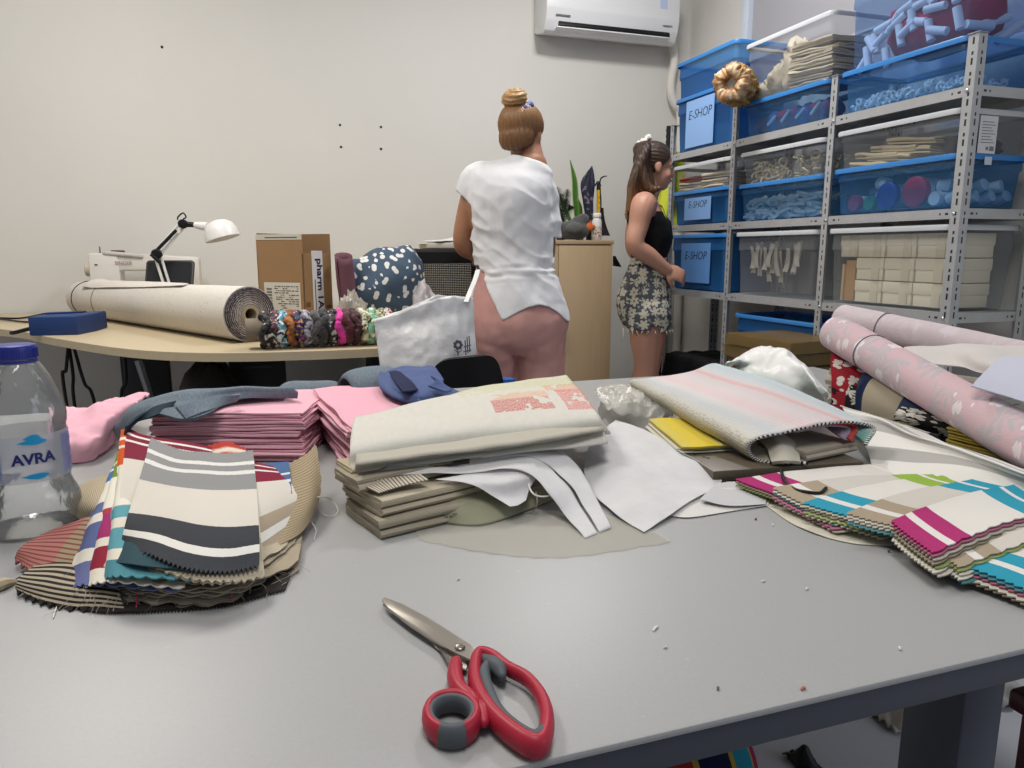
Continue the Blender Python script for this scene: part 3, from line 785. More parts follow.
# cream boxes in G13
m_cream = mat('cream card', '#e8dec6', .7, var=.04)
def creambox(x0, y0, z0, dx, dy, dz, label):
    t = thing('gift_box', (x0+dx/2, y0+dy/2, z0), label, 'box', 'cream boxes in the clear bin')
    bm = BM(); box(bm, (dx-.006, dy-.006, dz*.62), Mt((0, 0, dz*.31)), .002); part('box_base', bm, m_cream, t)
    bm = BM(); box(bm, (dx-.001, dy-.001, dz*.5), Mt((0, 0, dz*.75)), .002); part('lid', bm, m_cream, t)
    bm = BM(); box(bm, (dx+.0005, .035, dz*.995), Mt((0, -dy*.22, dz*.5)), .001); part('sleeve_band', bm, mat('cream band', '#dbd0b6', .7), t)
bw_, bh_ = .132, .083
xs = 2.155
rows = ('bottom', 'middle', 'top'); colsn = ('nearest', 'second', 'third', 'farthest')
for r in range(3):
    ox = 2.136-.0045*r
    for c_ in range(4):
        if c_ == 3 and r < 2: continue
        wy = bw_ if c_ < 3 else .085
        creambox(ox+.012, Y1-.243+c_*(bw_+.003)-.005*r+.004, s3+.010+r*(bh_+.001), .20, wy, bh_-.002, '%s row cream box, %s along the front of the clear bin' % (rows[r], colsn[c_]))
bm = BM(); cbox(bm, (2.155, Y1+.172, s3+.01), (2.28, Y1+.22, s3+.165), .002); one('flat_carton', bm, mat('tan card', '#b98f5f', .7), 'tall tan carton standing at the far end of the cream box bin', 'carton')
bm = BM(); cbox(bm, (2.15, Y1+.222, s3+.01), (2.27, Y1+.235, s3+.15), .002); one('flat_carton', bm, mat('pale tan card', '#c6a678', .7), 'thin pale carton behind the tan carton in the cream box bin', 'carton')
# tags in G14
for k in range(16):
    y = Y2+.205-.017*k-(.06 if k > 11 else 0); bm = BM()
    p0 = V((2.15+.012*(k % 3), y, s3+.22+.02*math.sin(k)))
    p1 = p0+V((-.012, -.03+.055*((k*7) % 5)/5, -.10-.02*(k % 3)))
    d = (p1-p0)
    def f(u, v, p0=p0, d=d, k=k):
        return p0+d*v+V((.010*math.sin(v*3+k), .022*(u-.5)*(1+.5*v), .004*math.sin(u*3)))
    sheet(bm, f, 3, 6, .0015)
    one('fabric_tag', bm, mat('pale tag cloth', '#b3ada2', .85), 'pale tag hanging in the tall clear bin, number %d from the far end' % (k+1), 'tag', 'tags in the tall clear bin')
# scrunchie bundle hanging at the upright
t = thing('scrunchie_roll', at(737, 86, X=2.02), 'golden brown bundle of satin hung on the rack beside the top E-SHOP bin', 'scrunchie roll', rot=(0, 0, math.radians(-55)))
def mott(name, a, b_, c_, sc):
    m, nt, b = new_mat(name); oc = coord(nt); c = ramp(nt, noise_n(nt, oc, sc, 3), [(.3, a), (.5, b_), (.68, c_)], 'LINEAR'); L(nt, c, b.inputs['Base Color']); b.inputs['Roughness'].default_value = .5; return m
m_gold = mott('gold satin', '#5a4019', '#96712c', '#d2ab62', 28); m_gold2 = mott('ochre satin', '#4a3512', '#8a6a22', '#b89545', 24); m_tan = mott('peach satin', '#7a5028', '#b48a5c', '#e0cfb4', 26)
for k in range(6):
    R = .056-.004*abs(k-1); pts = []; nn = 110
    for i in range(nn):
        a = 2*PI*i/nn; rr = R+.004*math.sin(a*5+k*2)
        pts.append(V((rr*math.cos(a), -.060+.029*k+.006*math.sin(a*4+k), rr*math.sin(a))))
    bm = BM(); tube(bm, pts, .027, 14, 0, closed=True)
    for v in bm.verts:
        a = math.atan2(v.co.z, v.co.x); q = V((v.co.x, 0, v.co.z)); rad = q.length
        cre = abs(nz3((math.cos(a)*6, math.sin(a)*6, v.co.y*14+k), 1, k+3))
        v.co += q.normalized()*(.030*(.28-cre)*min(1, max(0, (rad-.042)/.02)))+V((0, .012*nz3((math.cos(a)*5, math.sin(a)*5, rad*30), 1, k), 0))
    part('scrunchie', bm, (m_tan, m_gold, m_tan, m_gold2, m_gold, m_gold2)[k], t, smooth=180)
bm = BM(); tube(bm, [V((0, -.06, 0)), V((0, .12, 0))], .045, 14); part('core_tube', bm, mat('grey card', '#8f867a', .8), t)
bm = BM(); tube(bm, [V((0, .1, 0)), V((.03, .16, .05)), V((.0, .13, .07))], .004, 6, 10); part('hanging_loop', bm, m_tubew, t)
# wrapped packages in front of the rack
m_wrap = plastic('clear wrapping film', '#b09a70', .25, .12, '#efe4c8'); m_kraft = mat('kraft paper', '#6b5a3c', .7, var=.25, vscale=12); m_kraftd = mat('dark brown packet', '#4a3d2a', .6, var=.2)
bm = BM(); cbox(bm, (1.78, 2.17, 0), (2.06, 2.55, .44), .003)
one('carton', bm, mat('carton brown', '#8a6f4c', .75), 'brown carton on the floor under the stack of wrapped packages', 'carton')
for k in range(6):
    z = .441+k*.049; t = thing('wrapped_package', (1.92+.006*(k % 2), 2.36+.010*((k*2) % 3), z), '%s package of the film wrapped stack before the rack' % ('lowest', 'second from bottom', 'third from bottom', 'fourth from bottom', 'second from top', 'topmost tan')[k], 'package', 'film wrapped packages', rz=.06*(k % 3-1))
    bm = BM(); b = BM(); bmesh.ops.create_cube(b, size=1); bmesh.ops.scale(b, vec=(.27, .36, .042), verts=b.verts); bmesh.ops.subdivide_edges(b, edges=b.edges, cuts=5, use_grid_fill=True)
    for v in b.verts: v.co += V((nz3(v.co, 9, k), nz3(v.co, 9, k+3), nz3(v.co, 14, k+7)))*.006
    bmesh.ops.translate(b, vec=(0, 0, .024), verts=b.verts); merge(bm, b); part('packet', bm, m_kraft if k == 5 else m_kraftd, t)
    bm = BM(); b = BM(); bmesh.ops.create_cube(b, size=1); bmesh.ops.scale(b, vec=(.282, .372, .0455), verts=b.verts); bmesh.ops.subdivide_edges(b, edges=b.edges, cuts=9, use_grid_fill=True)
    for v in b.verts: v.co += V((nz3(v.co, 16, k), nz3(v.co, 16, k+3), nz3(v.co, 26, k+7)*.3))*.005
    bmesh.ops.translate(b, vec=(0, 0, .0245), verts=b.verts); merge(bm, b); part('film', bm, m_wrap, t)
# hi-vis vest and racket at the far end of the rack
m_hv = mat('yellow hi-vis cloth', '#c3cc35', .6, var=.12, vscale=15)
a, b_ = at(662, 150, Y=3.66), at(681, 225, Y=3.66)
bm = BM()
def f(u, v):
    x = a.x+(b_.x-a.x)*u; z = a.z+(b_.z-a.z)*v
    return V((x+.02*math.sin(v*4), 3.68+.02*math.sin(u*9+v*2)+.01*nz3((x, z, 0), 12), z))
sheet(bm, f, 14, 16, .004)
one('safety_vest', bm, m_hv, 'yellow safety vest hanging behind the rack end beside the bare armed woman', 'vest')
p = at(669, 126, Y=3.70)
bm = BM(); q = at(668, 155, Y=3.70); tube(bm, [p, q], .013, 10)
for k in range(4): lathe(bm, [(.016, -.004), (.016, .004)], Mt(p+(q-p)*(.15+.2*k)), 10)
tube(bm, [q, V((q.x, q.y, .001))], .008, 8)
one('umbrella', bm, mat('black grip', '#1d1e22', .6), 'black ridged handle standing upright at the corner behind the yellow vest', 'umbrella')
bm = BM()
def f(u, v): 
    x = 2.072+.33*u; return V((x, 3.06+.5*v, .4985+.018*abs(nz3((x*9, v*5, 2), 1))-(.13*max(0, (2.096-x)/.024)**.6 if x < 2.096 else 0)))
sheet(bm, f, 60, 30, .004); one('shade_sheet', bm, mat('black shade sheet', '#131316', .9), 'black sheet added for shade over the lowest shelf beside the far woman, hanging off its front', 'cloth', None, 180)  # added black sheet, stands in for the shade around the lowest shelf
for k, (y, lab) in enumerate(((3.18, 'black crate on the floor under the rack, nearer one in the far bay'), (3.42, 'black crate on the floor under the rack end'))):
    t = thing('crate', (2.27, y, 0), lab, 'crate'); bw, br = BM(), BM(); tub(bw, br, .23, .3, .36); part('crate_body', bw, m_black, t); part('rim', br, m_black, t)
# ------------------------------------------------------------------ people
def VF(x, y, d):
    """view-frame point (right, forward, up) at photo pixel, horizontal distance d ahead"""
    a = (x-512)/F; b = -(y-384)/F
    f = math.cos(PITCH)+b*math.sin(PITCH); u = -math.sin(PITCH)+b*math.cos(PITCH); t = d/f
    return V((a*t, d, EYE+u*t))
def ellring(c, rx, ry, n=28, tilt=(0, 0)):
    return [V((c[0]+rx*math.cos(2*PI*i/n), c[1]+ry*math.sin(2*PI*i/n), c[2]+tilt[0]*rx*math.cos(2*PI*i/n)+tilt[1]*ry*math.sin(2*PI*i/n))) for i in range(n)]
def loft(bm, rows, n=28, steps=5):
    """rows: (centre, rx, ry[, tiltx]) smoothed along the way"""
    pk = []
    for r in rows:
        pk.append(r if len(r) == 4 else (*r, 0))
    m = len(pk); rings = []
    N_ = (m-1)*steps+1
    for k in range(N_):
        s = k/(N_-1)
        c = spline_at([V(p[0]) for p in pk], s); rx = spline_at([p[1] for p in pk], s); ry = spline_at([p[2] for p in pk], s); tl = spline_at([p[3] for p in pk], s)
        rings.append(ellring(c, rx, ry, n, (tl, 0)))
    ringfaces(bm, rings)
def limb(bm, pts, rs, n=14, ell=None):
    tube(bm, pts, rs, n, len(pts)*6, ell=ell, round_ends=True)
def hand(bm, wrist, fingdir, palmn, size=.175, curl=.6, side=1):
    """palm, four fingers of unequal length, thumb off the side of the palm"""
    x = V(fingdir).normalized(); z = (V(palmn)-x*V(palmn).dot(x)).normalized(); y = z.cross(x)*side
    pl = size*.5
    c = V(wrist)+x*pl*.55
    ball(bm, (0, 0, 0), 1, Matrix(((x.x, y.x, z.x, c.x), (x.y, y.y, z.y, c.y), (x.z, y.z, z.z, c.z), (0, 0, 0, 1))) @ Mt((0, 0, 0), (0, 0, 0), (pl*.62, size*.23, size*.085)), 14)
    for k, (off, ln) in enumerate(((.165, .40), (.06, .46), (-.05, .43), (-.15, .33))):
        p = V(wrist)+x*pl*.95+y*off*size; d = x.copy(); pts = [p]; L3 = ln*size/3
        for j in range(3):
            a = curl*(.7+.25*j+.06*k); d = (d*math.cos(a)+z*math.sin(a)).normalized()
            p = p+d*L3; pts.append(p)
            zz = z; z_ = (zz-d*zz.dot(d))
            # rotate the bending normal with the finger
        tube(bm, pts, [.0088, .0085, .008, .0068], 10, 10, round_ends=True)
    p = V(wrist)+x*pl*.25+y*size*.2; d = (x*.75+y*.65+z*.35).normalized()
    tube(bm, [p, p+d*size*.2, p+d*size*.2+(x*.8+y*.1+z*.5).normalized()*size*.17], [.012, .010, .0078], 10, 9, round_ends=True)
def head(bm, c, fwd, up, s=1.0):
    """skull, jaw, nose, brow, ears; fwd the face direction"""
    fwd = V(fwd).normalized(); up = (V(up)-fwd*V(up).dot(fwd)).normalized(); rt = fwd.cross(up)
    M = Matrix(((rt.x, fwd.x, up.x, c[0]), (rt.y, fwd.y, up.y, c[1]), (rt.z, fwd.z, up.z, c[2]), (0, 0, 0, 1))) @ Matrix.Scale(s, 4)
    ball(bm, (0, -.005, .03), (.072, .092, .085), M, 20)
    ball(bm, (0, .025, -.03), (.060, .066, .085), M, 18)
    ball(bm, (0, .045, -.083), (.034, .038, .028), M, 14)
    ball(bm, (0, .062, .012), (.055, .028, .022), M, 14)
    for sx in (-1, 1):
        ball(bm, (sx*.036, .055, -.035), (.024, .026, .026), M, 12)
        ball(bm, (sx*.074, -.004, -.008), (.009, .019, .032), M, 12)
    tube(bm, [M @ V((0, .083, .008)), M @ V((0, .100, -.022)), M @ V((0, .094, -.034))], [.010*s, .013*s, .013*s], 10, 8, round_ends=True)
    for sx in (-1, 1): ball(bm, (sx*.012, .090, -.033), (.009, .010, .008), M, 10)
    ball(bm, (0, .083, -.056), (.022, .012, .006), M, 10); ball(bm, (0, .081, -.067), (.019, .012, .007), M, 10)
    return M
def face_parts(t, M, skin, lip='#9c5a50', brow='#5a3c26'):
    for sx in (-1, 1):
        bm = BM(); ball(bm, (sx*.031, .0735, -.001), (.0135, .012, .0085), M, 14); e = part('eye', bm, mat('eye white', '#b5aea6', .3), t)
        bm = BM(); ball(bm, (sx*.031, .0825, -.001), (.006, .004, .006), M, 12); part('iris', bm, mat('brown iris', '#3a2618', .2), e)
        bm = BM(); tube(bm, [M @ V((sx*.018, .0875, .016)), M @ V((sx*.034, .0865, .021)), M @ V((sx*.050, .074, .015))], [.003, .0035, .002], 6, 8); part('eyebrow', bm, mat('eyebrow '+brow, brow, .8), t)
    bm = BM(); tube(bm, [M @ V((-.022, .0865, -.061)), M @ V((0, .0965, -.060)), M @ V((.022, .0865, -.061))], [.003, .0055, .003], 8, 10); part('lips', bm, mat('lips', lip, .45), t)
def cut(bm, keep):
    bmesh.ops.delete(bm, geom=[f for f in bm.faces if not keep(f.calc_center_median())], context='FACES')
    # drop small islands
    bm.faces.ensure_lookup_table(); seen = set(); isl = []
    for f in bm.faces:
        if f in seen: continue
        st = [f]; seen.add(f); grp = []
        while st:
            g = st.pop(); grp.append(g)
            for e in g.edges:
                for h in e.link_faces:
                    if h not in seen: seen.add(h); st.append(h)
        isl.append(grp)
    isl.sort(key=len)
    for g in isl[:-1]:
        if len(g) < 400: bmesh.ops.delete(bm, geom=g, context='FACES')
    for _ in range(10):
        mv = {}
        for v in bm.verts:
            be = [e for e in v.link_edges if e.is_boundary]
            if len(be) == 2: mv[v] = v.co*.4+(be[0].other_vert(v).co+be[1].other_vert(v).co)*.3
        for v, c in mv.items(): v.co = c
def thicken(bm, th):
    bmesh.ops.recalc_face_normals(bm, faces=bm.faces); bm.normal_update()
    fs = list(bm.faces); es = [e for e in bm.edges if e.is_boundary]
    nv = {v: bm.verts.new(v.co-v.normal*th) for v in list(bm.verts)}
    for f in fs: bm.faces.new([nv[v] for v in reversed(f.verts)])
    for e in es:
        a, b = e.verts
        try: bm.faces.new((a, b, nv[b], nv[a]))
        except ValueError: pass
def wrinkle(bm, amp, fn):
    bm.normal_update()
    d = [(v, v.normal.copy()*fn(v.co)*amp) for v in bm.verts]
    for v, o in d: v.co += o
def skinmat(name, a, b_):
    m, nt, b = new_mat(name); oc = coord(nt)
    c = mixc(nt, noise_n(nt, oc, 9, 4), S(a), S(b_)); L(nt, c, b.inputs['Base Color'])
    b.inputs['Roughness'].default_value = .5; b.inputs['Subsurface Weight'].default_value = .06; b.inputs['Subsurface Radius'].default_value = (.01, .004, .002)
    bump(nt, b, noise_n(nt, oc, 220, 2), .1, .001); return m
def hairmat(name, stops, zr, stretch=(60, 60, 4)):
    """strands; colour may change from root to tip along z"""
    m, nt, b = new_mat(name)
    tc = N(nt, 'ShaderNodeTexCoord'); sp = N(nt, 'ShaderNodeSeparateXYZ'); L(nt, tc.outputs['Object'], sp.inputs[0])
    f = M_(nt, 'DIVIDE', M_(nt, 'SUBTRACT', sp.outputs[2], zr[0]), zr[1]-zr[0])
    st = noise_n(nt, coord(nt, 'Object', stretch), 3, 3)
    f = M_(nt, 'ADD', f, M_(nt, 'MULTIPLY_ADD', st, .5, -.25), clamp=True)
    c = ramp(nt, f, stops, 'LINEAR')
    c = mixc(nt, M_(nt, 'MULTIPLY', noise_n(nt, coord(nt, 'Object', stretch), 7, 2), .6), c, S('#3a2818'))
    L(nt, c, b.inputs['Base Color']); b.inputs['Roughness'].default_value = .42
    bump(nt, b, noise_n(nt, coord(nt, 'Object', (stretch[0]*2, stretch[1]*2, stretch[2])), 3, 2), .5, .004); return m
fwdw = V((math.sin(YAW), math.cos(YAW), 0)); rtw = V((math.cos(YAW), -math.sin(YAW), 0))

# ---- woman in the white T-shirt, seen from behind
D1 = 2.92; X1 = VF(515, 250, D1).x
def A(x, y, f=0): p = VF(x, y, D1+f); return V((p.x-X1, f, p.z))
wo = thing('person', rtw*X1+fwdw*D1, 'person seen from behind in white T-shirt and pink trousers, hair in a bun', 'person', rz=-YAW)
torso = [(A(532, 158), .052, .055), (A(529, 164), .075, .065, -.25), (A(517, 170, -.005), .125, .08, -.15), (A(509, 180, -.015), .165, .10, -.1), (A(508, 200, -.02), .165, .115), (A(511, 226, -.005), .152, .112), (A(514, 252, .005), .142, .105), (A(516, 276, 0), .142, .105), (A(517, 300, -.01), .165, .12), (A(518, 322, -.02), .182, .135), (A(517, 342, -.015), .172, .125)]
bm = BM(); loft(bm, torso)
hipL, hipR = A(496, 334, 0), A(540, 334, 0)
kneeL, kneeR = V((hipL.x-.005, .03, .47)), V((hipR.x+.005, -.02, .47))
ankL, ankR = V((kneeL.x, .0, .09)), V((kneeR.x, -.06, .09))
for h, k, a in ((hipL, kneeL, ankL), (hipR, kneeR, ankR)):
    limb(bm, [h, h*.45+k*.55, k, k*.6+a*.4, a], [.088, .075, .056, .05, .037])
    limb(bm, [a+V((0, -.03, -.05)), a+V((0, .06, -.052)), a+V((0, .15, -.065))], [.038, .036, .024], ell=(.8, 1.1))
shL, elL, wrL = A(474, 182, -.005), A(463, 243, .05), A(480, 258, .27)
shR, elR, wrR = A(542, 190, .02), A(546, 252, .10), A(536, 262, .32)
limb(bm, [A(492, 181, -.01), A(479, 184, -.005), shL*.5+elL*.5, elL, elL*.45+wrL*.55, wrL], [.052, .052, .046, .040, .038, .026])
limb(bm, [A(526, 186, .0), A(539, 192, .02), shR*.5+elR*.5, elR, elR*.45+wrR*.55, wrR], [.052, .046, .041, .039, .037, .026])
hand(bm, wrL, (.35, .9, -.2), (0.2, -.2, -1), .17, .45, -1); hand(bm, wrR, (-.4, .9, -.2), (-.2, -.2, -1), .17, .45, 1)
limb(bm, [A(532, 166, -.005), A(529, 150, .015), A(527, 138, .03)], [.056, .050, .05])
hc = A(522, 135, .03); hf = V((.42, .9, -.14))
MH = head(bm, hc, hf, (-.05, 0, 1), .98)
sk1 = skinmat('tanned skin', '#9b6c51', '#ad7d61')
body1 = part('body', volume(bm, .0058, 4), sk1, wo, smooth=180)
face_parts(wo, MH, sk1)
# hair drawn up into a bun
bm = BM()
ball(bm, (0, -.012, .034), (.088, .103, .090), MH, 24)
ball(bm, (0, -.050, -.022), (.074, .056, .066), MH, 18)
hb = volume(bm, .005, 3)
cut(hb, lambda c: (MH.inverted() @ c).y < .052 - max(0, .03-(MH.inverted() @ c).z)*1.15)
bunc = A(515, 101.5, -.014)
ax = (bunc-hc).normalized()
def groove(co):
    q = co-bunc; q = q-ax*q.dot(ax); a = math.atan2(q.dot(rt_), q.dot(f_)); return math.sin(a*34+nz3(co, 20)*2)
rt_ = ax.cross(V((0, 1, 0))).normalized(); f_ = rt_.cross(ax)
wrinkle(hb, .0016, groove); thicken(hb, .006)
m_hair1 = hairmat('golden brown hair', [(0, '#6f4a2a'), (.5, '#94673c'), (1, '#a87c4c')], (1.44, 1.63))
hair = part('hair', hb, m_hair1, wo, smooth=180)
bm = BM()
for k in range(5):
    a0 = k*1.25; pts = []
    for i in range(22):
        tt = i/21; a = a0+tt*5.2; rr = .027*math.sin(.25+tt*2.6)+.005
        pts.append(bunc+rt_*rr*math.cos(a)+f_*rr*math.sin(a)+ax*(-.014+.050*tt))
    tube(bm, pts, [.011+.008*math.sin(PI*i/21) for i in range(22)], 10, 0, round_ends=True)
ball(bm, bunc+ax*.008, .032)
b = volume(bm, .0035, 2)
wrinkle(b, .0018, lambda co: math.sin((co-bunc).dot(ax)*420+math.atan2((co-bunc).dot(rt_), (co-bunc).dot(f_))*3+nz3(co, 30)*3))
part('hair_bun', b, hairmat('blond bun hair', [(0, '#a87c49'), (1, '#d6ad72')], (1.58, 1.70), (40, 40, 40)), wo, smooth=180)
bm = BM(); pts = []
for i in range(40):
    a = 2*PI*i/40; rr = .040+.004*math.sin(a*8); pts.append(bunc-ax*(.026-.004*math.sin(a*6))+rt_*rr*math.cos(a)+f_*rr*math.sin(a)+V((.012, 0, 0)))
tube(bm, pts, [.0125+.004*math.sin(i*2.1) for i in range(40)], 8, 0, closed=True)
m_scr, nt, b = new_mat('blue patterned scrunchie'); oc = coord(nt)
c = mixc(nt, M_(nt, 'GREATER_THAN', noise_n(nt, oc, 70, 1), .56), S('#2b4484'), S('#8fa6d4')); L(nt, c, b.inputs['Base Color']); b.inputs['Roughness'].default_value = .7
part('scrunchie', bm, m_scr, wo, smooth=180)
# T-shirt
bm = BM()
g = .014
shirt = [(A(530, 160, -.005), .068, .066, -.3), (A(527, 166, -.005), .10, .078, -.25), (A(515, 171, -.008), .145, .095, -.15), (A(509.5, 181, -.018), .166, .115, -.1), (A(509, 200, -.022), .166, .132), (A(510.5, 226, -.01), .166, .13), (A(513, 252, .0), .156, .128), (A(516, 276, -.01), .163, .136), (A(518, 300, -.018), .186, .15), (A(519.5, 326, -.02), .205, .162), (A(519.5, 340, -.02), .207, .162)]
loft(bm, shirt)
limb(bm, [A(497, 179, -.01), A(479, 181, -.008), A(471, 196, .0), A(468, 207, .01)], [.062, .072, .064, .060])
limb(bm, [A(524, 184, .0), A(540, 192, .015), A(546, 215, .03), A(548, 240, .045)], [.066, .064, .058, .054])
sb = volume(bm, .006, 5)
zof = lambda y: A(515, y).z
def hem(px):
    pts = [(462, 262), (478, 266), (482, 272), (492, 295), (503, 317), (515, 310), (527, 304), (538, 302), (548, 304), (558, 311), (567, 320), (590, 322)]
    for (x0, y0), (x1, y1) in zip(pts, pts[1:]):
        if x0 <= px <= x1: return y0+(y1-y0)*(px-x0)/(x1-x0)
    return 320
armRdir = (A(553, 256, .06)-A(549, 192, .015)).normalized()
def keep(c):
    px = 515+c.x*F/2.87
    if c.y > .03:
        hz = zof(298)
    else: hz = zof(hem(px))
    # collar
    if (c-A(531, 158, .0)).length < .066 and c.z > zof(165)-.2*(c.x-.05): return False
    # left cuff
    a, b_ = A(460, 194, 0), A(473, 206, 0)
    if px < 472 and zof(262) < c.z < zof(206): return False
    if px < 474 and c.z > zof(230) and c.z < a.z+(b_.z-a.z)*(c.x-a.x)/(b_.x-a.x): return False
    # right cuff
    if px > 551.5 and zof(258) < c.z < zof(237.5): return False
    return c.z > hz
cut(sb, keep)
def folds(co):
    px = co.x/.004+515; q = co.x*.75+co.z*.9+.05*nz3(co, 5, 1)
    k = nz3((q*1.0, co.y*.3, (co.x-co.z)*.3), 13, 2)
    k = 1-2.6*abs(k)**.75 if k < .35 else -.2
    k = max(-.6, k)*.8
    w = min(1, max(.12, (1.36-co.z)/.14))*(1 if co.z > 1.0 else .6)
    wst = math.exp(-((co.z-.985-.10*(co.x-.02))/.03)**2)
    return (k*1.0+.5*nz3(co, 26, 5))*w+wst*1.4*nz3((co.x*.3, co.y, co.z*2.2), 26, 7)-.3*wst
wrinkle(sb, .0095, folds); thicken(sb, .0025)
m_tee = mat('white jersey', '#dcdcdf', .85, weave=600, sheen=.1)
part('t_shirt', sb, m_tee, wo, smooth=180)
# trousers
bm = BM()
pants = [(A(515, 266, 0), .146, .11), (A(516, 282, -.005), .160, .124), (A(517.5, 300, -.015), .184, .142), (A(518, 322, -.025), .198, .153), (A(517, 340, -.02), .188, .142), (A(517, 352, -.01), .14, .10)]
loft(bm, pants)
for h, k, a, sx in ((hipL, kneeL, ankL, -1), (hipR, kneeR, ankR, 1)):
    limb(bm, [h+V((sx*-.004, -.01, 0)), h*.6+k*.4+V((0, -.005, 0)), k, k*.5+a*.5, a+V((0, 0, -.02))], [.108, .100, .088, .080, .075])
for sx in (-1, 1): ball(bm, (A(518+sx*21, 328).x, -.07, zof(332)), (.088, .07, .14))
pb = volume(bm, .0065, 5)
cut(pb, lambda c: .08 < c.z < zof(270))
wrinkle(pb, .006, lambda co: nz3((co.x+co.z*.4, co.y, co.z*.8-co.x*.6), 14, 3)+.5*nz3(co, 28, 4))
thicken(pb, .0025)
part('trousers', pb, mat('dusty pink cotton', '#bd8f89', .85, weave=500, var=.05), wo, smooth=180)
for a in (ankL, ankR):
    bm = BM(); limb(bm, [a+V((0, -.04, -.06)), a+V((0, .06, -.062)), a+V((0, .165, -.066))], [.042, .044, .03], ell=(.62, 1.1))
    part('shoe', bm, mat('grey canvas', '#7d7c80', .8), wo, smooth=180)

# ---- woman in profile by the shelves
D2 = 3.76; X2 = VF(648, 250, D2).x
def B(x, y, f=0): p = VF(x, y, D2+f); return V((VF(x, y, D2).x-X2, f, VF(x, y, D2).z))
w2 = thing('person', rtw*X2+fwdw*D2, 'person in profile in black tank top and floral shorts facing the shelves', 'person', rz=-YAW)
sk2 = skinmat('fair skin', '#b5836e', '#c6967f')
z2 = lambda y: B(648, y).z
bm = BM()
tor2 = [(B(649, 192), .045, .05), (B(646, 199), .055, .08), (B(645, 206), .07, .145), (B(646, 216), .085, .165), (B(650, 228), .095, .155), (B(651, 240), .095, .145), (B(650, 252), .082, .13), (B(648, 263), .082, .125), (B(646, 280), .105, .15), (B(644, 298), .125, .168), (B(644, 314), .122, .165), (B(646, 326), .10, .15)]
loft(bm, tor2)
for f, dx in ((-.09, 0), (.09, 4)):
    h = B(646+dx, 318, f); k = V((B(644+dx, 376).x, f*.85, .46)); a = V((B(636+dx, 376).x, f*.8, .085))
    limb(bm, [h, h*.5+k*.5, k, k*.62+a*.38+V((-.012, 0, 0)), a], [.096, .085, .062, .057, .036])
    limb(bm, [a+V((-.035, 0, -.045)), a+V((.06, 0, -.05)), a+V((.15, 0, -.062))], [.037, .035, .022], ell=(.8, 1.1))
n_sh, n_el, n_wr = B(637, 208, -.165), B(629, 245, -.19), B(661, 269, -.13)
limb(bm, [B(642, 206, -.10), n_sh, n_sh*.5+n_el*.5+V((-.002, 0, 0)), n_el, n_el*.55+n_wr*.45, n_wr], [.06, .060, .050, .044, .042, .029])
hand(bm, n_wr, (.85, .1, -.32), (.0, .75, -.25), .175, .75, 1)
f_el, f_wr = B(640, 248, .2), B(656, 266, .17)
limb(bm, [B(646, 206, .10), B(644, 208, .165), f_el, f_wr], [.055, .052, .042, .028])
hand(bm, f_wr, (.9, -.1, -.1), (0, -.7, -.4), .17, .6, -1)
limb(bm, [B(646, 202, 0), B(650, 192, 0), B(653, 183, 0)], [.052, .048, .047])
hc2 = B(654, 167, 0)
MH2 = head(bm, hc2, (1, .16, -.06), (.04, 0, 1), 1.0)
part('body', volume(bm, .0058, 4), sk2, w2, smooth=180)
face_parts(w2, MH2, sk2, '#a8605a', '#3f2c20')
bm = BM()
ball(bm, (0, -.010, .036), (.080, .099, .088), MH2, 24); ball(bm, (0, -.055, -.02), (.062, .045, .06), MH2, 18)
hb = volume(bm, .005, 3)
inv2 = MH2.inverted()
cut(hb, lambda c: (inv2 @ c).y < .062-max(0, .045-(inv2 @ c).z)*.95)
wrinkle(hb, .0015, lambda co: math.sin(math.atan2((inv2 @ co).x, (inv2 @ co).z+.02)*40+nz3(co, 18)*3)); thicken(hb, .006)
m_hair2 = hairmat('dark to blond hair', [(0, '#b98d5e'), (.35, '#8d6238'), (.7, '#4a3322'), (1, '#382619')], (1.14, 1.52), (70, 70, 5))
part('hair', hb, m_hair2, w2, smooth=180)
bm = BM()
for k in range(15):
    u = (k-7)/7; rr = random.Random(k)
    tip = [(622+2*rr.random(), 221-8*abs(u)), (628, 214), (657, 190), (641, 200)][0 if k % 3 == 0 else (2 if k % 5 == 1 else (3 if k % 4 == 1 else 1))]
    p = [B(645, 145, -.01+.01*u), B(640-3*u, 150, -.05+.035*u), B(640+5*u, 168, -.085+.04*u), B((638+8*u+tip[0])/2, 190, -.09+.05*u), B(tip[0], tip[1], -.10+.05*u)]
    tube(bm, p, [.016, .026, .028, .021, .005], 8, 18, round_ends=True)
pb = volume(bm, .005, 2)
wrinkle(pb, .002, lambda co: math.sin(co.x*260+co.y*200+nz3(co, 14)*4))
part('ponytail', pb, m_hair2, w2, smooth=180)
bm = BM(); tc_ = B(644, 141, -.0); pts = []
for i in range(30):
    a = 2*PI*i/30; pts.append(tc_+V((.010*math.cos(a)+.014*math.cos(a), (.026+.004*math.sin(a*7))*math.sin(a), .026*math.cos(a)*.6+.006*math.sin(5*a))))
tube(bm, pts, [.012+.004*math.sin(i*2.3) for i in range(30)], 8, 0, closed=True)
part('hair_tie', bm, mat('white hair tie', '#d6d4cf', .7), w2, smooth=180, label='white hair tie')
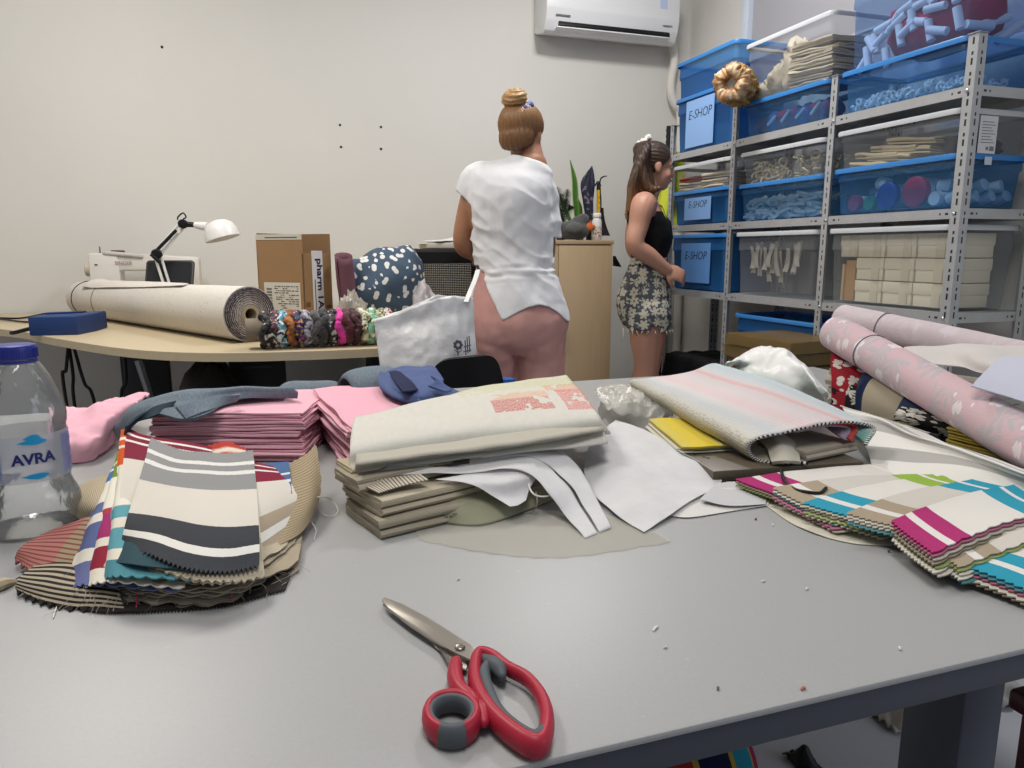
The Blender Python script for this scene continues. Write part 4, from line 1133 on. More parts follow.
# tank top
bm = BM()
loft(bm, [(c, rx+.010, ry+.010) for (c, rx, ry) in tor2[2:10]])
for f in (-.06, .075): ball(bm, B(659, 229, f), (.055, .06, .06))
tb = volume(bm, .006, 4)
def keep2(c):
    if c.z < z2(267): return False
    px = 648+c.x*197
    top = 207 if abs(c.y) < .02 else 212
    # neckline drops to the front and under the arms
    lim = 212+6*abs(c.y)/.16 if c.x < 0 else 213+7*(abs(c.y) < .12)
    if .055 < abs(c.y) < .095 and c.z < z2(199): return True
    return c.z < z2(lim)
cut(tb, keep2)
wrinkle(tb, .003, lambda co: nz3((co.x, co.y, co.z*2), 18, 3)); thicken(tb, .002)
part('tank_top', tb, mat('black jersey', '#0c0c0f', .85), w2, smooth=180)
# shorts
bm = BM()
loft(bm, [(c, rx+.012, ry+.012) for (c, rx, ry) in tor2[6:]])
for f, dx in ((-.09, 0), (.09, 4)):
    h = B(646+dx, 312, f); limb(bm, [h, B(646+dx, 326, f), B(646+dx, 345, f)], [.112, .114, .116])
sb = volume(bm, .006, 4)
def keep3(c): 
    px = 648+c.x*197
    hemz = z2(327.5+1.2*math.sin(px*.9)+(.0 if abs(px-650) > 4 or c.y > 0 else -5))
    return hemz < c.z < z2(257)
cut(sb, keep3)
wrinkle(sb, .004, lambda co: nz3(co, 16, 8)); thicken(sb, .003)
m_sho, nt, b = new_mat('floral denim'); oc = coord(nt)
fm, dist, rn, ang = flower(nt, oc, 20, 6, .56, (0, 2), .45, .45)
c = mixc(nt, fm, S('#454a52'), S('#b5b0a0'))
ctr = M_(nt, 'LESS_THAN', dist, .12); c = mixc(nt, ctr, c, S('#6e6a55'))
fm2, *_ = flower(nt, oc, 40, 4, .33, (0, 2), .5, .8); c = mixc(nt, M_(nt, 'MULTIPLY', fm2, M_(nt, 'SUBTRACT', 1.0, fm)), c, S('#8f8f86'))
L(nt, c, b.inputs['Base Color']); b.inputs['Roughness'].default_value = .85
so = part('shorts', sb, m_sho, w2, smooth=180)
bm = BM(); rr = random.Random(5)
for k in range(46):
    a = 2*PI*k/46; f = -.09 if k % 2 else .09; c = B(646+(0 if f < 0 else 4), 327, f)
    p = c+V((.114*math.cos(a), .114*math.sin(a), 0)); tube(bm, [p, p+V((rr.uniform(-.01, .01), rr.uniform(-.01, .01), -rr.uniform(.012, .03)))], .0016, 4)
tube(bm, [B(620, 326, -.1), B(621, 334, -.1), B(619, 340, -.1)], .002, 4)
part('frayed_hem', bm, mat('white threads', '#c9c6bc', .8), so, smooth=180, label='frayed white hem', stuff=True)
for f, dx in ((-.09, 0), (.09, 4)):
    a = V((B(636+dx, 376).x, f*.8, .085)); bm = BM(); limb(bm, [a+V((-.045, 0, -.057)), a+V((.06, 0, -.06)), a+V((.165, 0, -.064))], [.04, .042, .028], ell=(.58, 1.1))
    part('shoe', bm, mat('dark trainer', '#2c2c30', .7), w2, smooth=180)
# ------------------------------------------------------------------ things on and round the desk
# big roll of fabric
ra, rb = V((-.80, 3.86, DZ+.079)), V((-.055, 2.55, DZ+.0915))
ax = (rb-ra).normalized()
t = thing('fabric_roll', (ra+rb)/2-V((0, 0, .086)), 'thick off-white roll of fabric lying across the curved desk', 'fabric roll')
m_roll, nt, b = new_mat('speckled off-white cloth'); oc = coord(nt)
c = mixc(nt, M_(nt, 'GREATER_THAN', noise_n(nt, oc, 160, 2), .64), S('#d3cec6'), S('#a9a29a')); c = mixc(nt, M_(nt, 'MULTIPLY', noise_n(nt, oc, 5, 4), .5), c, S('#c9c2b8'))
fin(nt, b, c, .9, 500)
X_ = V((0, 0, 1)); X_ = (X_-ax*X_.dot(ax)).normalized(); Y_ = ax.cross(X_)
n = 56; rings = []
for i in range(25):
    v = i/24; c0 = ra.lerp(rb, v); R = .079+.0125*v
    rings.append([c0+(X_*math.cos(2*PI*j/n)+Y_*math.sin(2*PI*j/n))*(R*(1+.008*nz3((math.cos(2*PI*j/n)*2, math.sin(2*PI*j/n)*2, v*5), 1, 3))) for j in range(n)])
def inner(c0, R): return [c0+(X_*math.cos(2*PI*j/n)+Y_*math.sin(2*PI*j/n))*R for j in range(n)]
rings = [inner(ra+ax*.01, .033), inner(ra, .05)]+rings+[inner(rb, .088)]
bm = BM(); ringfaces(bm, rings, True, True, False); part('outer_cloth', bm, m_roll, t, True)
m_end, nt, b = new_mat('rolled cloth edge'); uv = coord(nt, 'UV'); sp = N(nt, 'ShaderNodeSeparateXYZ'); L(nt, uv, sp.inputs[0])
f = M_(nt, 'FRACT', M_(nt, 'MULTIPLY', sp.outputs[1], 17)); nzz = noise_n(nt, coord(nt), 150, 3)
k = M_(nt, 'GREATER_THAN', M_(nt, 'ADD', f, M_(nt, 'MULTIPLY_ADD', nzz, 1.6, -.8)), M_(nt, 'MULTIPLY_ADD', sp.outputs[1], -.55, .75))
c = mixc(nt, k, S('#c9c0b8'), S('#423a49')); L(nt, c, b.inputs['Base Color']); b.inputs['Roughness'].default_value = .9
rr = []
for i in range(26):
    q = i/25; R = .031+(.0885-.031)*q; rr.append(inner(rb+ax*(.003+.0035*math.sin(q*17*2*PI)+.012*(1-q)**2*0), R))
bm = BM(); ringfaces(bm, rr, True, False, False); part('rolled_edge', bm, m_end, t, True, 'dark speckled spiral of cloth edges')
bm = BM(); cM = frame_M(rb-ax*.05, X_, Y_)
lathe(bm, [(.020, 0), (.020, .058), (.031, .058), (.031, 0)], cM, 28, 0, False, False); part('core_tube', bm, mat('cardboard tube', '#a89882', .8), t, True)
# loose flap lying on the roll
def f(u, v):
    s = .12+.62*v; c0 = ra.lerp(rb, s); R = .0815+.0125*s
    a = math.radians(18+ (30-62*(u))*(1-.75*v**1.4))
    return c0+(X_*math.cos(a)+Y_*math.sin(a))*(R+.004+.006*math.exp(-((v-.03)/.05)**2)+.003*nz3((u*3, v*6, 0), 1, 2))
bm = BM(); sheet(bm, f, 20, 40, .002); part('loose_flap', bm, m_roll, t, True)
for v in (.05, .215):
    bm = BM(); c0 = ra.lerp(rb, v); pts = [c0+(X_*math.cos(a)+Y_*math.sin(a))*(.0805+.0125*v) for a in [2*PI*j/40 for j in range(40)]]
    tube(bm, pts, .0022 if v < .1 else .001, 5, 0, closed=True); part('tie_cord', bm, mat('dark cord', '#3b3036', .8), t, True, 'dark red and black cord round the far end' if v < .1 else None)
# sewing machine seen from behind
m_sew = mat('cream white enamel', '#d6d2cb', .35, spec=.4)
Ys = 3.95
def Q(x, y, Yq=None): return at(x, y, Y=Yq or Ys)
pA, pB = Q(90, 253), Q(200, 262); sx0, sx1 = pA.x, pB.x; stp = pA.z
t = thing('sewing_machine', ((sx0+sx1)/2, Ys, DZ), 'white sewing machine standing against the wall behind the fabric roll', 'sewing machine')
bm = BM()
W_ = sx1-sx0
cbox(bm, (sx0, Ys-.08, DZ), (sx1+.02, Ys+.09, DZ+.075), .012)
cbox(bm, (sx0, Ys-.065, DZ+.05), (sx0+.13, Ys+.07, stp), .012)
prismpts = [(sx0+.02, stp-.085), (sx1, stp-.085), (sx1, stp-.02), (sx0+.14, stp), (sx0+.02, stp)]
b = BM(); ringfaces(b, [[V((x, Ys-.06, z)) for x, z in prismpts], [V((x, Ys+.065, z)) for x, z in prismpts]])
bmesh.ops.bevel(b, geom=list(b.edges), offset=.012, segments=3, affect='EDGES', profile=.5); merge(bm, b)
cbox(bm, (sx1-.09, Ys-.062, DZ+.13), (sx1, Ys+.066, stp-.03), .012)
part('machine_body', bm, m_sew, t, True)
bm = BM(); lathe(bm, [(.030, 0), (.034, .004), (.034, .02), (.03, .024)], Mt((sx0-.002, Ys, stp-.075), (0, -PI/2, 0)), 24); part('hand_wheel', bm, mat('ivory plastic', '#c4beae', .4), t, True)
bm = BM(); h0, h1 = Q(108, 257), Q(143, 260); tube(bm, [V((h0.x, Ys-.05, stp-.008)), V((h0.x+.01, Ys-.06, stp-.002)), V((h1.x-.01, Ys-.06, stp-.014)), V((h1.x, Ys-.05, stp-.02))], .011, 10, 20); part('carry_handle', bm, mat('pale grey plastic', '#b9b6b3', .4), t, True)
bm = BM(); p = Q(118, 254); box(bm, (.06, .03, .018), Mt((p.x, Ys, stp+.004)), .006); part('stitch_dial', bm, mat('dark red plastic', '#5b2a2c', .4), t, True)
bm = BM(); p = Q(99, 250); lathe(bm, [(.004, 0), (.003, .035)], Mt((p.x, Ys+.02, stp-.005)), 8); part('spool_pin', bm, mat('grey pin', '#6d6a68', .4), t, True)
bm = BM(); p = Q(126, 263); merge(bm, text_bm('SINGER', .022, .0004, Mt((p.x, Ys-.0665, p.z), (PI/2, 0, 0)))); part('maker_mark', bm, mat('red brown print', '#8c6a66', .5), t, True)
bm = BM(); p = Q(99, 264.5); box(bm, (.012, .003, .005), Mt((p.x, Ys-.066, p.z))); part('badge', bm, m_black, t, True)
# tilted black tablet
c0 = [at(140, 261, Y=3.45), at(190, 261, Y=3.40), at(197, 284, Y=3.28), at(146, 282, Y=3.33)]
q = [at(141, 261, Y=3.46), at(189, 261, Y=3.40)]
bx = V((q[1]-q[0])).normalized(); base = V((q[0].x+.02, q[0].y-.10, DZ+.001)); top = q[0]
w_ = (q[1]-q[0]).length; up_ = (top-base); hgt = up_.length
M = frame_M(base+bx*w_/2+up_*.5, bx, up_)
t = thing('tablet', base+bx*w_/2, 'black tablet screen propped up behind the fabric roll, under the lamp arm', 'tablet')
bm = BM(); prism(bm, rrect(w_, hgt, .014, 4), -.005, .005, M, 0, .002); part('casing', bm, mat('charcoal plastic', '#3a3b3d', .5), t, True)
bm = BM(); prism(bm, rrect(w_-.016, hgt-.016, .008, 3), .0045, .006, M); part('screen', bm, mat('dark screen', '#26272a', .35), t, True)
bm = BM(); g = frame_M(base+bx*w_/2+up_*.4, bx, up_); pz = g @ V((0, 0, -.006)); tube(bm, [pz, V((pz.x+.02, pz.y+.12, DZ+.004))], .006, 6); part('prop_stand', bm, m_black, t, True)
# desk lamp
Yl = 3.36
LJ = [V((at(171, 285, Y=Yl).x+.012, Yl, DZ)), at(168, 282, Y=Yl), at(157, 254, Y=Yl+.02), at(183, 224, Y=Yl+.02), at(196, 225, Y=Yl), at(216, 229, Y=Yl-.02)]
t = thing('desk_lamp', LJ[0], 'white jointed desk lamp with black joints arching over the sewing machine', 'lamp')
m_lw = mat('white lamp enamel', '#e2e0dd', .3, spec=.5)
bm = BM(); lathe(bm, [(.055, 0), (.055, .012), (.02, .018), (.014, .05)], Mt(LJ[0]), 24); part('base', bm, m_lw, t, True)
for nm, (a, b_) in (('lower_arm', (LJ[0]+V((0, 0, .03)), LJ[2])), ('upper_arm', (LJ[2], LJ[3]))):
    bm = BM(); d = (b_-a).normalized(); s_ = V((0, 1, 0)).cross(d).normalized()*.011
    for sx in (-1, 1): tube(bm, [a+s_*sx, b_+s_*sx], .0058, 8)
    for k in (.1, .5, .9): tube(bm, [a.lerp(b_, k)-s_, a.lerp(b_, k)+s_], .004, 6)
    part(nm, bm, m_lw, t, True)
bm = BM(); d = (LJ[3]-LJ[2]).normalized(); tube(bm, [LJ[2]+d*.02+V((-.012, -.012, 0)), LJ[2]+d*.13+V((-.004, -.012, 0))], .007, 8); part('spring', bm, m_black, t, True)
for j, r in ((2, .021), (3, .019)):
    bm = BM(); lathe(bm, [(r*.8, -.022), (r, -.018), (r, .018), (r*.8, .022)], Mt(LJ[j], (PI/2, 0, 0)), 18)
    tube(bm, [LJ[j]+V((0, -.028, 0)), LJ[j]+V((0, .03, 0))], .007, 8)
    if j == 3: tube(bm, [LJ[3], LJ[3]+(LJ[4]-LJ[3])*.9], [.013, .010], 10)
    if j == 2: tube(bm, [LJ[2]+V((-.02, -.02, .0)), LJ[2]+V((.012, -.02, -.035))], .008, 8)
    part('joint', bm, m_black, t, True)
bm = BM(); c1 = at(181, 222, Y=Yl+.02); tube(bm, [c1+V((-.012, 0, .01)), at(178, 217, Y=Yl), at(183, 213, Y=Yl), at(186, 217, Y=Yl), c1+V((.01, 0, .012))], .003, 6, 24); part('cord_loop', bm, m_black, t, True)
sd = V((.26, -.10, -.96)).normalized(); sxx = V((1, 0, 0)); sxx = (sxx-sd*sxx.dot(sd)).normalized()
M = frame_M(at(217, 221, Y=Yl-.02)-sd*0, sxx, sd.cross(sxx), sd)
bm = BM(); lathe(bm, [(.012, -.004), (.035, .002), (.056, .018), (.068, .042), (.071, .075), (.068, .075), (.062, .045), (.05, .022), (.01, .004)], M, 32, 0, True, True); part('shade', bm, m_lw, t, True)
bm = BM(); tube(bm, [LJ[4]+V((-.004, 0, 0)), M @ V((0, 0, .025))+V((-.045, 0, 0))], [.013, .020], 14); part('shade_neck', bm, m_lw, t, True)
# dark blue case with its cable
m_navy = mat('navy blue case', '#1f3768', .55, var=.1)
a, b_, c_ = D(30, 336), D(78, 335), D(97, 331)
ux = (b_-a).normalized(); hz = at(30, 317, Y=a.y).z-DZ
back = V((-ux.y, ux.x, 0))*.12
t = thing('power_adapter_case', (a+c_)/2+back*.5, 'dark blue boxy case with a cable on the left end of the desk', 'case')
bm = BM(); poly = [a, b_, c_, c_+back, a+back]; prism(bm, [(p.x, p.y) for p in poly], DZ, DZ+hz, None, 0, .005); part('case_body', bm, m_navy, t, True)
bm = BM(); prism(bm, [((p-(a+c_)/2).x*.6+(a+c_).x/2+back.x*.55-.02, (p-(a+c_)/2).y*.3+(a+c_).y/2+back.y*.55) for p in (a, c_, c_+back, a+back)], DZ+hz, DZ+hz+.006, None, 0, .002); part('case_top', bm, m_navy, t, True)
bm = BM(); p = D(28, 333); tube(bm, [a+V((.0, .02, .025)), a+V((-.05, .03, .012)), a+V((-.07, .05, .008))], .007, 8, 10); part('plug', bm, m_black, t, True)
for k, (pts, lab) in enumerate(((((0, 318), (22, 318), (50, 313), (72, 316)), 'black cable on the desk curving over the far side of the blue case'), (((-30, 316), (0, 319), (30, 322), (48, 318)), 'thin grey cable on the desk running to the left edge'))):
    bm = BM(); tube(bm, [D(x, y, .006) for x, y in pts], .004, 6, 24); one('cable', bm, m_black, lab, 'cable')
# cardboard box with labels
c0, l0, r0 = V((.128, 2.70, DZ)), V((-.025, 2.83, DZ)), V((.245, 2.83, DZ))
exl = (l0-c0).normalized(); exr = (r0-c0).normalized(); exr = V((-exl.y, exl.x, 0)); exr = exr if exr.x > 0 else -exr
wl, wr_ = (l0-c0).length, .165
Hb = at(303, 253, Y=2.70).z-DZ
t = thing('cardboard_box', c0, 'open brown cardboard box with shipping labels standing on the desk', 'box')
m_card = mat('brown cardboard', '#937350', .8, var=.08, vscale=10); m_cardi = mat('inner cardboard', '#86694a', .8)
def wallp(p, d, ln, z0, z1, th=.004, lean=V((0, 0, 0)), m=m_card, nm='side', lab=None):
    nrm = V((-d.y, d.x, 0)); bc_ = c0+exl*wl/2+exr*wr_/2-(p+d*ln/2); nrm = nrm if nrm.dot(bc_) > 0 else -nrm; bm = BM()
    vs = [[p, p+d*ln, p+d*ln+nrm*th, p+nrm*th]]
    ringfaces(bm, [[V((q.x, q.y, z0)) for q in vs[0]], [V((q.x, q.y, z1))+lean for q in vs[0]]])
    return part(nm, bm, m, t, True, lab)
s1_ = wallp(c0, exl, wl, DZ, DZ+Hb); s2_ = wallp(c0, exr, wr_, DZ, DZ+Hb)
wallp(c0+exr*wr_, exl, wl, DZ, DZ+Hb); wallp(c0+exl*wl, exr, wr_, DZ, DZ+Hb)
bm = BM(); prism(bm, [(p.x, p.y) for p in (c0, c0+exr*wr_, c0+exr*wr_+exl*wl, c0+exl*wl)], DZ, DZ+.004); part('bottom', bm, m_cardi, t, True)
fl = wallp(c0, exl, wl, DZ+Hb, at(303, 234, Y=2.70).z, nm='flap'); wallp(c0+exr*.005+exl*wl*1.0, exr, wr_-.01, DZ+Hb, DZ+Hb+.07, nm='flap', m=m_cardi)
wallp(c0+exr*wr_, exl, wl, DZ+Hb, at(335, 234, Y=2.83).z, nm='flap', m=m_cardi, lean=V((.0, 0, 0)))
nl = V((exl.y, -exl.x, 0)); nl = nl if nl.y < 0 else -nl          # outward normal of the left face
nr = V((exr.y, -exr.x, 0)); nr = nr if nr.y < 0 else -nr
def onface(p, d, nrm, u0, u1, z0, z1, m, nm, par, off=.0008, lab=None):
    bm = BM(); a = p+d*u0+nrm*.0002; b_ = p+d*u1+nrm*.0002
    ringfaces(bm, [[V((q.x, q.y, z0)) for q in (a, b_, b_+nrm*off, a+nrm*off)], [V((q.x, q.y, z1)) for q in (a, b_, b_+nrm*off, a+nrm*off)]])
    return part(nm, bm, m, par, True, lab)
zl0, zl1 = DZ+Hb*.20, DZ+Hb*.64
m_lab = mat('shipping label paper', '#c9c4b8', .7); m_ink = mat('label ink', '#57534c', .8)
lb = onface(c0, exl, nl, wl*.08, wl*.87, zl0, zl1, m_lab, 'shipping_label', s1_)
bm = BM(); rr = random.Random(2)
for k in range(14):
    z = zl0+.012+k*(zl1-zl0-.02)/14; u = wl*.12
    while u < wl*.60:
        l_ = rr.uniform(.004, .02)
        if rr.random() < .7:
            a = c0+exl*u+nl*.0012; b_ = c0+exl*(u+l_)+nl*.0012
            ringfaces(bm, [[V((q.x, q.y, z)) for q in (a, b_, b_+nl*.0003, a+nl*.0003)], [V((q.x, q.y, z+.0035)) for q in (a, b_, b_+nl*.0003, a+nl*.0003)]])
        u += l_+.004
for k in range(22):
    z = zl0+.03+k*.0035; a = c0+exl*wl*.70+nl*.0012; b_ = c0+exl*wl*.82+nl*.0012
    if k % 3 != 1: ringfaces(bm, [[V((q.x, q.y, z)) for q in (a, b_, b_+nl*.0003, a+nl*.0003)], [V((q.x, q.y, z+.002+.001*(k % 2))) for q in (a, b_, b_+nl*.0003, a+nl*.0003)]])
part('label_print', bm, m_ink, lb, True, stuff=True)
lf = onface(c0, exl, nl, 0, wl, DZ+Hb+.046, at(303, 234, Y=2.70).z, mat('grey flap tape', '#c2bcae', .6), 'flap_tape', fl)
bm = BM(); zz = DZ+Hb+.052
for k in range(20):
    u = wl*(.1+.035*k); a = c0+exl*u+nl*.0012; b_ = c0+exl*(u+.006)+nl*.0012
    ringfaces(bm, [[V((q.x, q.y, zz)) for q in (a, b_, b_+nl*.0003, a+nl*.0003)], [V((q.x, q.y, zz+.004)) for q in (a, b_, b_+nl*.0003, a+nl*.0003)]])
part('label_print', bm, m_ink, lf, True, stuff=True)
sp_ = onface(c0, exr, nr, wr_*.30, wr_*.68, DZ+.012, DZ+Hb+.008, mat('white strip', '#d2d0d2', .6), 'paper_strip', s2_, .001)
zc = DZ+Hb*.62; p = c0+exr*wr_*.55+nr*.0022
M = Matrix(((0, exr.x*-1, nr.x, p.x), (0, exr.y*-1, nr.y, p.y), (-1, 0, 0, p.z if False else zc), (0, 0, 0, 1)))
M = frame_M((p.x, p.y, zc), V((0, 0, -1)), exr)
part('strip_writing', text_bm('pharm 1A', .045, .0002, M, bold=.001), mat('navy print', '#1d2347', .6), sp_, True)
p2 = c0+exr*wr_*.38+nr*.0022; M = frame_M((p2.x, p2.y, DZ+Hb*.45), V((0, 0, -1)), exr)
bm = BM(); box(bm, (.13, .004, .0004), M)
part('strip_small_print', bm, m_ink, sp_, True)
bm = BM()
for (u0, u1, z0, z1) in ((.76, .94, .30, .34), (.78, .96, .22, .26), (.80, .97, .10, .17), (.05, .2, .34, .40), (.1, .24, .22, .27)):
    a = c0+exr*wr_*u0+nr*.0005; b_ = c0+exr*wr_*u1+nr*.0005
    ringfaces(bm, [[V((q.x, q.y, DZ+Hb*z0)) for q in (a, b_, b_+nr*.0003, a+nr*.0003)], [V((q.x, q.y, DZ+Hb*z1)) for q in (a, b_, b_+nr*.0003, a+nr*.0003)]])
part('box_print', bm, mat('brown print', '#6b4a2c', .8), s2_, True, stuff=True)
# cardboard tube threaded with scrunchies
ta, tb_ = V((-.065, 2.36, DZ+.058)), V((.38, 2.36, DZ+.058))
tx = (tb_-ta).normalized(); ty = V((0, 0, 1)); tzv = tx.cross(ty)
t = thing('card_tube', V((ta.x, ta.y, DZ+.02)), 'grey cardboard tube carrying a row of colourful scrunchies on the desk edge', 'tube')
bm = BM(); lathe(bm, [(.031, 0), (.036, 0), (.036, .45), (.031, .45), (.031, 0)], frame_M(ta, ty, tzv, tx), 32, 0, False, False); part('tube_wall', bm, mat('grey brown card tube', '#7c7061', .75), t, True)
def patt(name, a, b_, c_=None, sc=60, thr=.52):
    m, nt, b = new_mat(name); oc = coord(nt)
    c = mixc(nt, M_(nt, 'GREATER_THAN', noise_n(nt, oc, sc, 1), thr), S(a), S(b_))
    if c_: c = mixc(nt, M_(nt, 'GREATER_THAN', noise_n(nt, oc, sc*1.6, 1), .6), c, S(c_))
    L(nt, c, b.inputs['Base Color']); b.inputs['Roughness'].default_value = .6; b.inputs['Sheen Weight'].default_value = .1; return m
scr = [('black and white printed', patt('scr1', '#17161a', '#cfc9c2', None, 40, .58)), ('black floral', patt('scr2', '#131216', '#6d3a48', '#c9c4bb', 50)), ('white and aqua floral', patt('scr3', '#cfd6d8', '#5aa6bd', '#22303a', 45)),
       ('amber brown', patt('scr4', '#a8662a', '#7a4416', None, 30)), ('navy with purple', patt('scr5', '#22264e', '#8a2a78', '#c4a23c', 50, .6)), ('grey silk', patt('scr6', '#7f7d86', '#a4a2aa', '#3e3c48', 30)), ('charcoal velvet', mat('charcoal velvet', '#4b4749', .9, sheen=.4)),
       ('dark grey velvet', mat('dark grey velvet', '#39363a', .9, sheen=.4)), ('black printed', patt('scr7', '#1c1b20', '#b9b3ae', None, 60, .6)), ('bright pink', mat('hot pink satin', '#d83a9c', .5, sheen=.2)), ('deep maroon', mat('deep maroon', '#541a26', .7, sheen=.3)),
       ('dark maroon striped', patt('scr8', '#451722', '#2c1118', None, 40)), ('olive and white striped', patt('scr9', '#8d8b62', '#dcd6c0', '#3e4630', 50)), ('mint green', patt('scr10', '#7fb79a', '#d8d4b8', '#4d7d5f', 40)), ('beige leafy', patt('scr11', '#b9ab8c', '#6f7a52', '#efe6d4', 45)), ('white and blue floral', patt('scr12', '#d9d5cc', '#2f5fb0', '#b8463c', 55, .58))]
for k, (nm, m) in enumerate(scr):
    c0_ = ta+tx*(.055+.0248*k); rr = random.Random(k); pts = []; rs = []
    ph = rr.uniform(0, 6); nn = 120
    for i in range(nn):
        a = 2*PI*i/nn; R = .0435+.002*math.sin(5*a+ph)
        p = c0_+(ty*math.cos(a)+tzv*math.sin(a))*R+tx*(.005*math.sin(a*(4+k % 3)+ph*2)+.005*math.sin(a*2+k))
        pts.append(p); rs.append(.0125+.0015*math.sin(7*a+ph))
    bm = BM(); tube(bm, pts, rs, 14, 0, closed=True)
    for v in bm.verts:
        q = v.co-c0_; q0_ = q-tx*q.dot(tx); rad = q0_.length; a = math.atan2(q0_.dot(ty), q0_.dot(tzv))
        cre = abs(nz3((math.cos(a)*9, math.sin(a)*9, q.dot(tx)*22+k), 1, k))
        v.co += q0_.normalized()*(.0085*(.30-cre)*min(1, max(0, (rad-.036)/.012)))+tx*.006*nz3((math.cos(a)*7, math.sin(a)*7, k), 1, k+5)
        v.co.z = max(v.co.z, DZ+.0008)
    one('scrunchie', bm, m, '%s scrunchie on the card tube, %s from its bare end' % (nm, ('first', 'second', 'third', 'fourth', 'fifth', 'sixth', 'seventh', 'eighth', 'ninth', 'tenth', 'eleventh', 'twelfth', 'thirteenth', 'fourteenth', 'fifteenth', 'sixteenth')[k]), 'scrunchie', 'scrunchies on the card tube', 180)
# spotted blue cloth heap, white cloths, maroon roll, film bag
m_spot, nt, b = new_mat('blue cloth with white spots'); oc = coord(nt)
fm, *_ = flower(nt, oc, 27, 0, .36, (0, 2), .3, .6); c = mixc(nt, fm, S('#425365'), S('#d4d3d0')); fin(nt, b, c, .85, 400)
def heap(name, cpx, rad, m, label, cat, seed, amp=.18, fr=2.2, Y=2.95, sub=26, flat=.0, ridges=0):
    c = at(cpx[0], cpx[1], Y=Y); zb = DZ; H2 = (c.z+rad[2]-zb)
    bm = BM(); rings = []
    for j in range(sub+1):
        ph = PI*(.02+.96*j/sub); ring = []
        for i in range(sub*2):
            a = 2*PI*i/(sub*2); d = V((math.sin(ph)*math.cos(a), math.sin(ph)*math.sin(a), math.cos(ph)))
            k = 1+amp*nz3(d, fr, seed)+amp*.6*nz3(d, fr*2.4, seed+2)
            if ridges: k += ridges*(1-abs(nz3((d.x*1.2+d.z, d.y, d.z*.6-d.x*.4), 4.2, seed+4))*3)
            z = zb+H2/2+H2/2*d.z*k
            if z < zb+.004: z = zb+.0015
            ring.append(V((c.x+d.x*rad[0]*k*(1-.2*d.z), c.y+d.y*rad[1]*k, z)))
        rings.append(ring)
    ringfaces(bm, rings); return one(name, bm, m, label, cat, None, 180)
Ysp = 2.86
def SPt(x, y, dy=0): return at(x, y, Y=Ysp+dy)
spn = [[SPt(352, 316, -.02), SPt(370, 318, -.06), SPt(395, 318, -.05), SPt(416, 314, -.02), SPt(424, 306, .02)], [SPt(352, 296, -.05), SPt(372, 298, -.11), SPt(396, 297, -.10), SPt(414, 290, -.05), SPt(424, 284, .02)], [SPt(349, 272, -.03), SPt(370, 272, -.08), SPt(396, 268, -.08), SPt(414, 266, -.04), SPt(424, 270, .03)], [SPt(350, 260, .03), SPt(372, 254, .0), SPt(394, 249, .0), SPt(410, 249, .02), SPt(421, 262, .06)], [SPt(356, 264, .10), SPt(374, 258, .10), SPt(396, 254, .10), SPt(412, 256, .10), SPt(420, 268, .12)], [SPt(360, 312, .14), SPt(376, 312, .14), SPt(396, 312, .14), SPt(412, 312, .14), SPt(420, 312, .14)]]
for r_ in (spn[0], spn[-1]):
    for p in r_: p.z = DZ+.003
g_ = netf(spn, .014, 11, 3)
def f(u, v):
    p = g_(u, v); p = p+V((0, -1, .3))*.012*(.4-abs(nz3((p.x*.9+p.z*.7, p.y*.4, p.z*.5-p.x*.3), 13, 5)*1.6)); return V((p.x, p.y, max(p.z, DZ+.002)))
bm = BM(); sheet(bm, f, 50, 50, .004); one('spotted_cloth', bm, m_spot, 'heap of dark blue cloth with white spots on the desk', 'cloth', None, 180)
m_wc = mat('soft white cotton', '#cfc9cb', .9, weave=300)
for k, (cx_, cy_, r, lab) in enumerate((((424), 305, (.05, .07, .035), 'crumpled white cloth low behind the white bag, beside the spotted cloth'), (420, 288, (.045, .06, .03), 'rumpled white cloth higher up, tucked beside the spotted cloth'), (428, 297, (.036, .05, .03), 'bunched pale cloth against the mesh chair back'))):
    heap('crumpled_cloth', (cx_, cy_), r, m_wc, lab, 'cloth', 31+k, .3, 2.6, 2.84, 18, ridges=.06)
heap('red_scrap', (421, 280), (.022, .03, .02), mat('raspberry cloth', '#7d2f42', .8), 'small dark red cloth scrap between the spotted and white cloths', 'cloth', 41, .2, 2, 2.90, 12)
# maroon rolled cloth standing between box and spotted heap
p0, p1 = at(350, 302, Y=2.80), at(344, 264, Y=2.78)
bm = BM(); nrr = []
def f(u, v):
    a = u*2*PI*1.6; R = (.026+.008*u)*(1+.15*nz3((a, v*3, 1), 1)); c = V((p0.x, p0.y, DZ+.002)).lerp(p1+V((0, 0, .03)), v); return c+V((R*math.cos(a)*1.0, R*math.sin(a), .012*math.sin(a)*v))
sheet(bm, f, 48, 10, .003); one('rolled_cloth', bm, mat('dusky maroon cloth', '#6a4650', .8, weave=300), 'dusky maroon cloth rolled up beside the cardboard box', 'cloth', None, 180)
m_film = plastic('thin clear film', '#d9d5cc', .35, .12, '#f4f1ea')
heap('film_bag', (352, 312), (.055, .05, .06), m_film, 'crumpled clear film bag between the cardboard box and spotted cloth', 'bag', 51, .4, 3.2, 2.72, 20, ridges=.1)
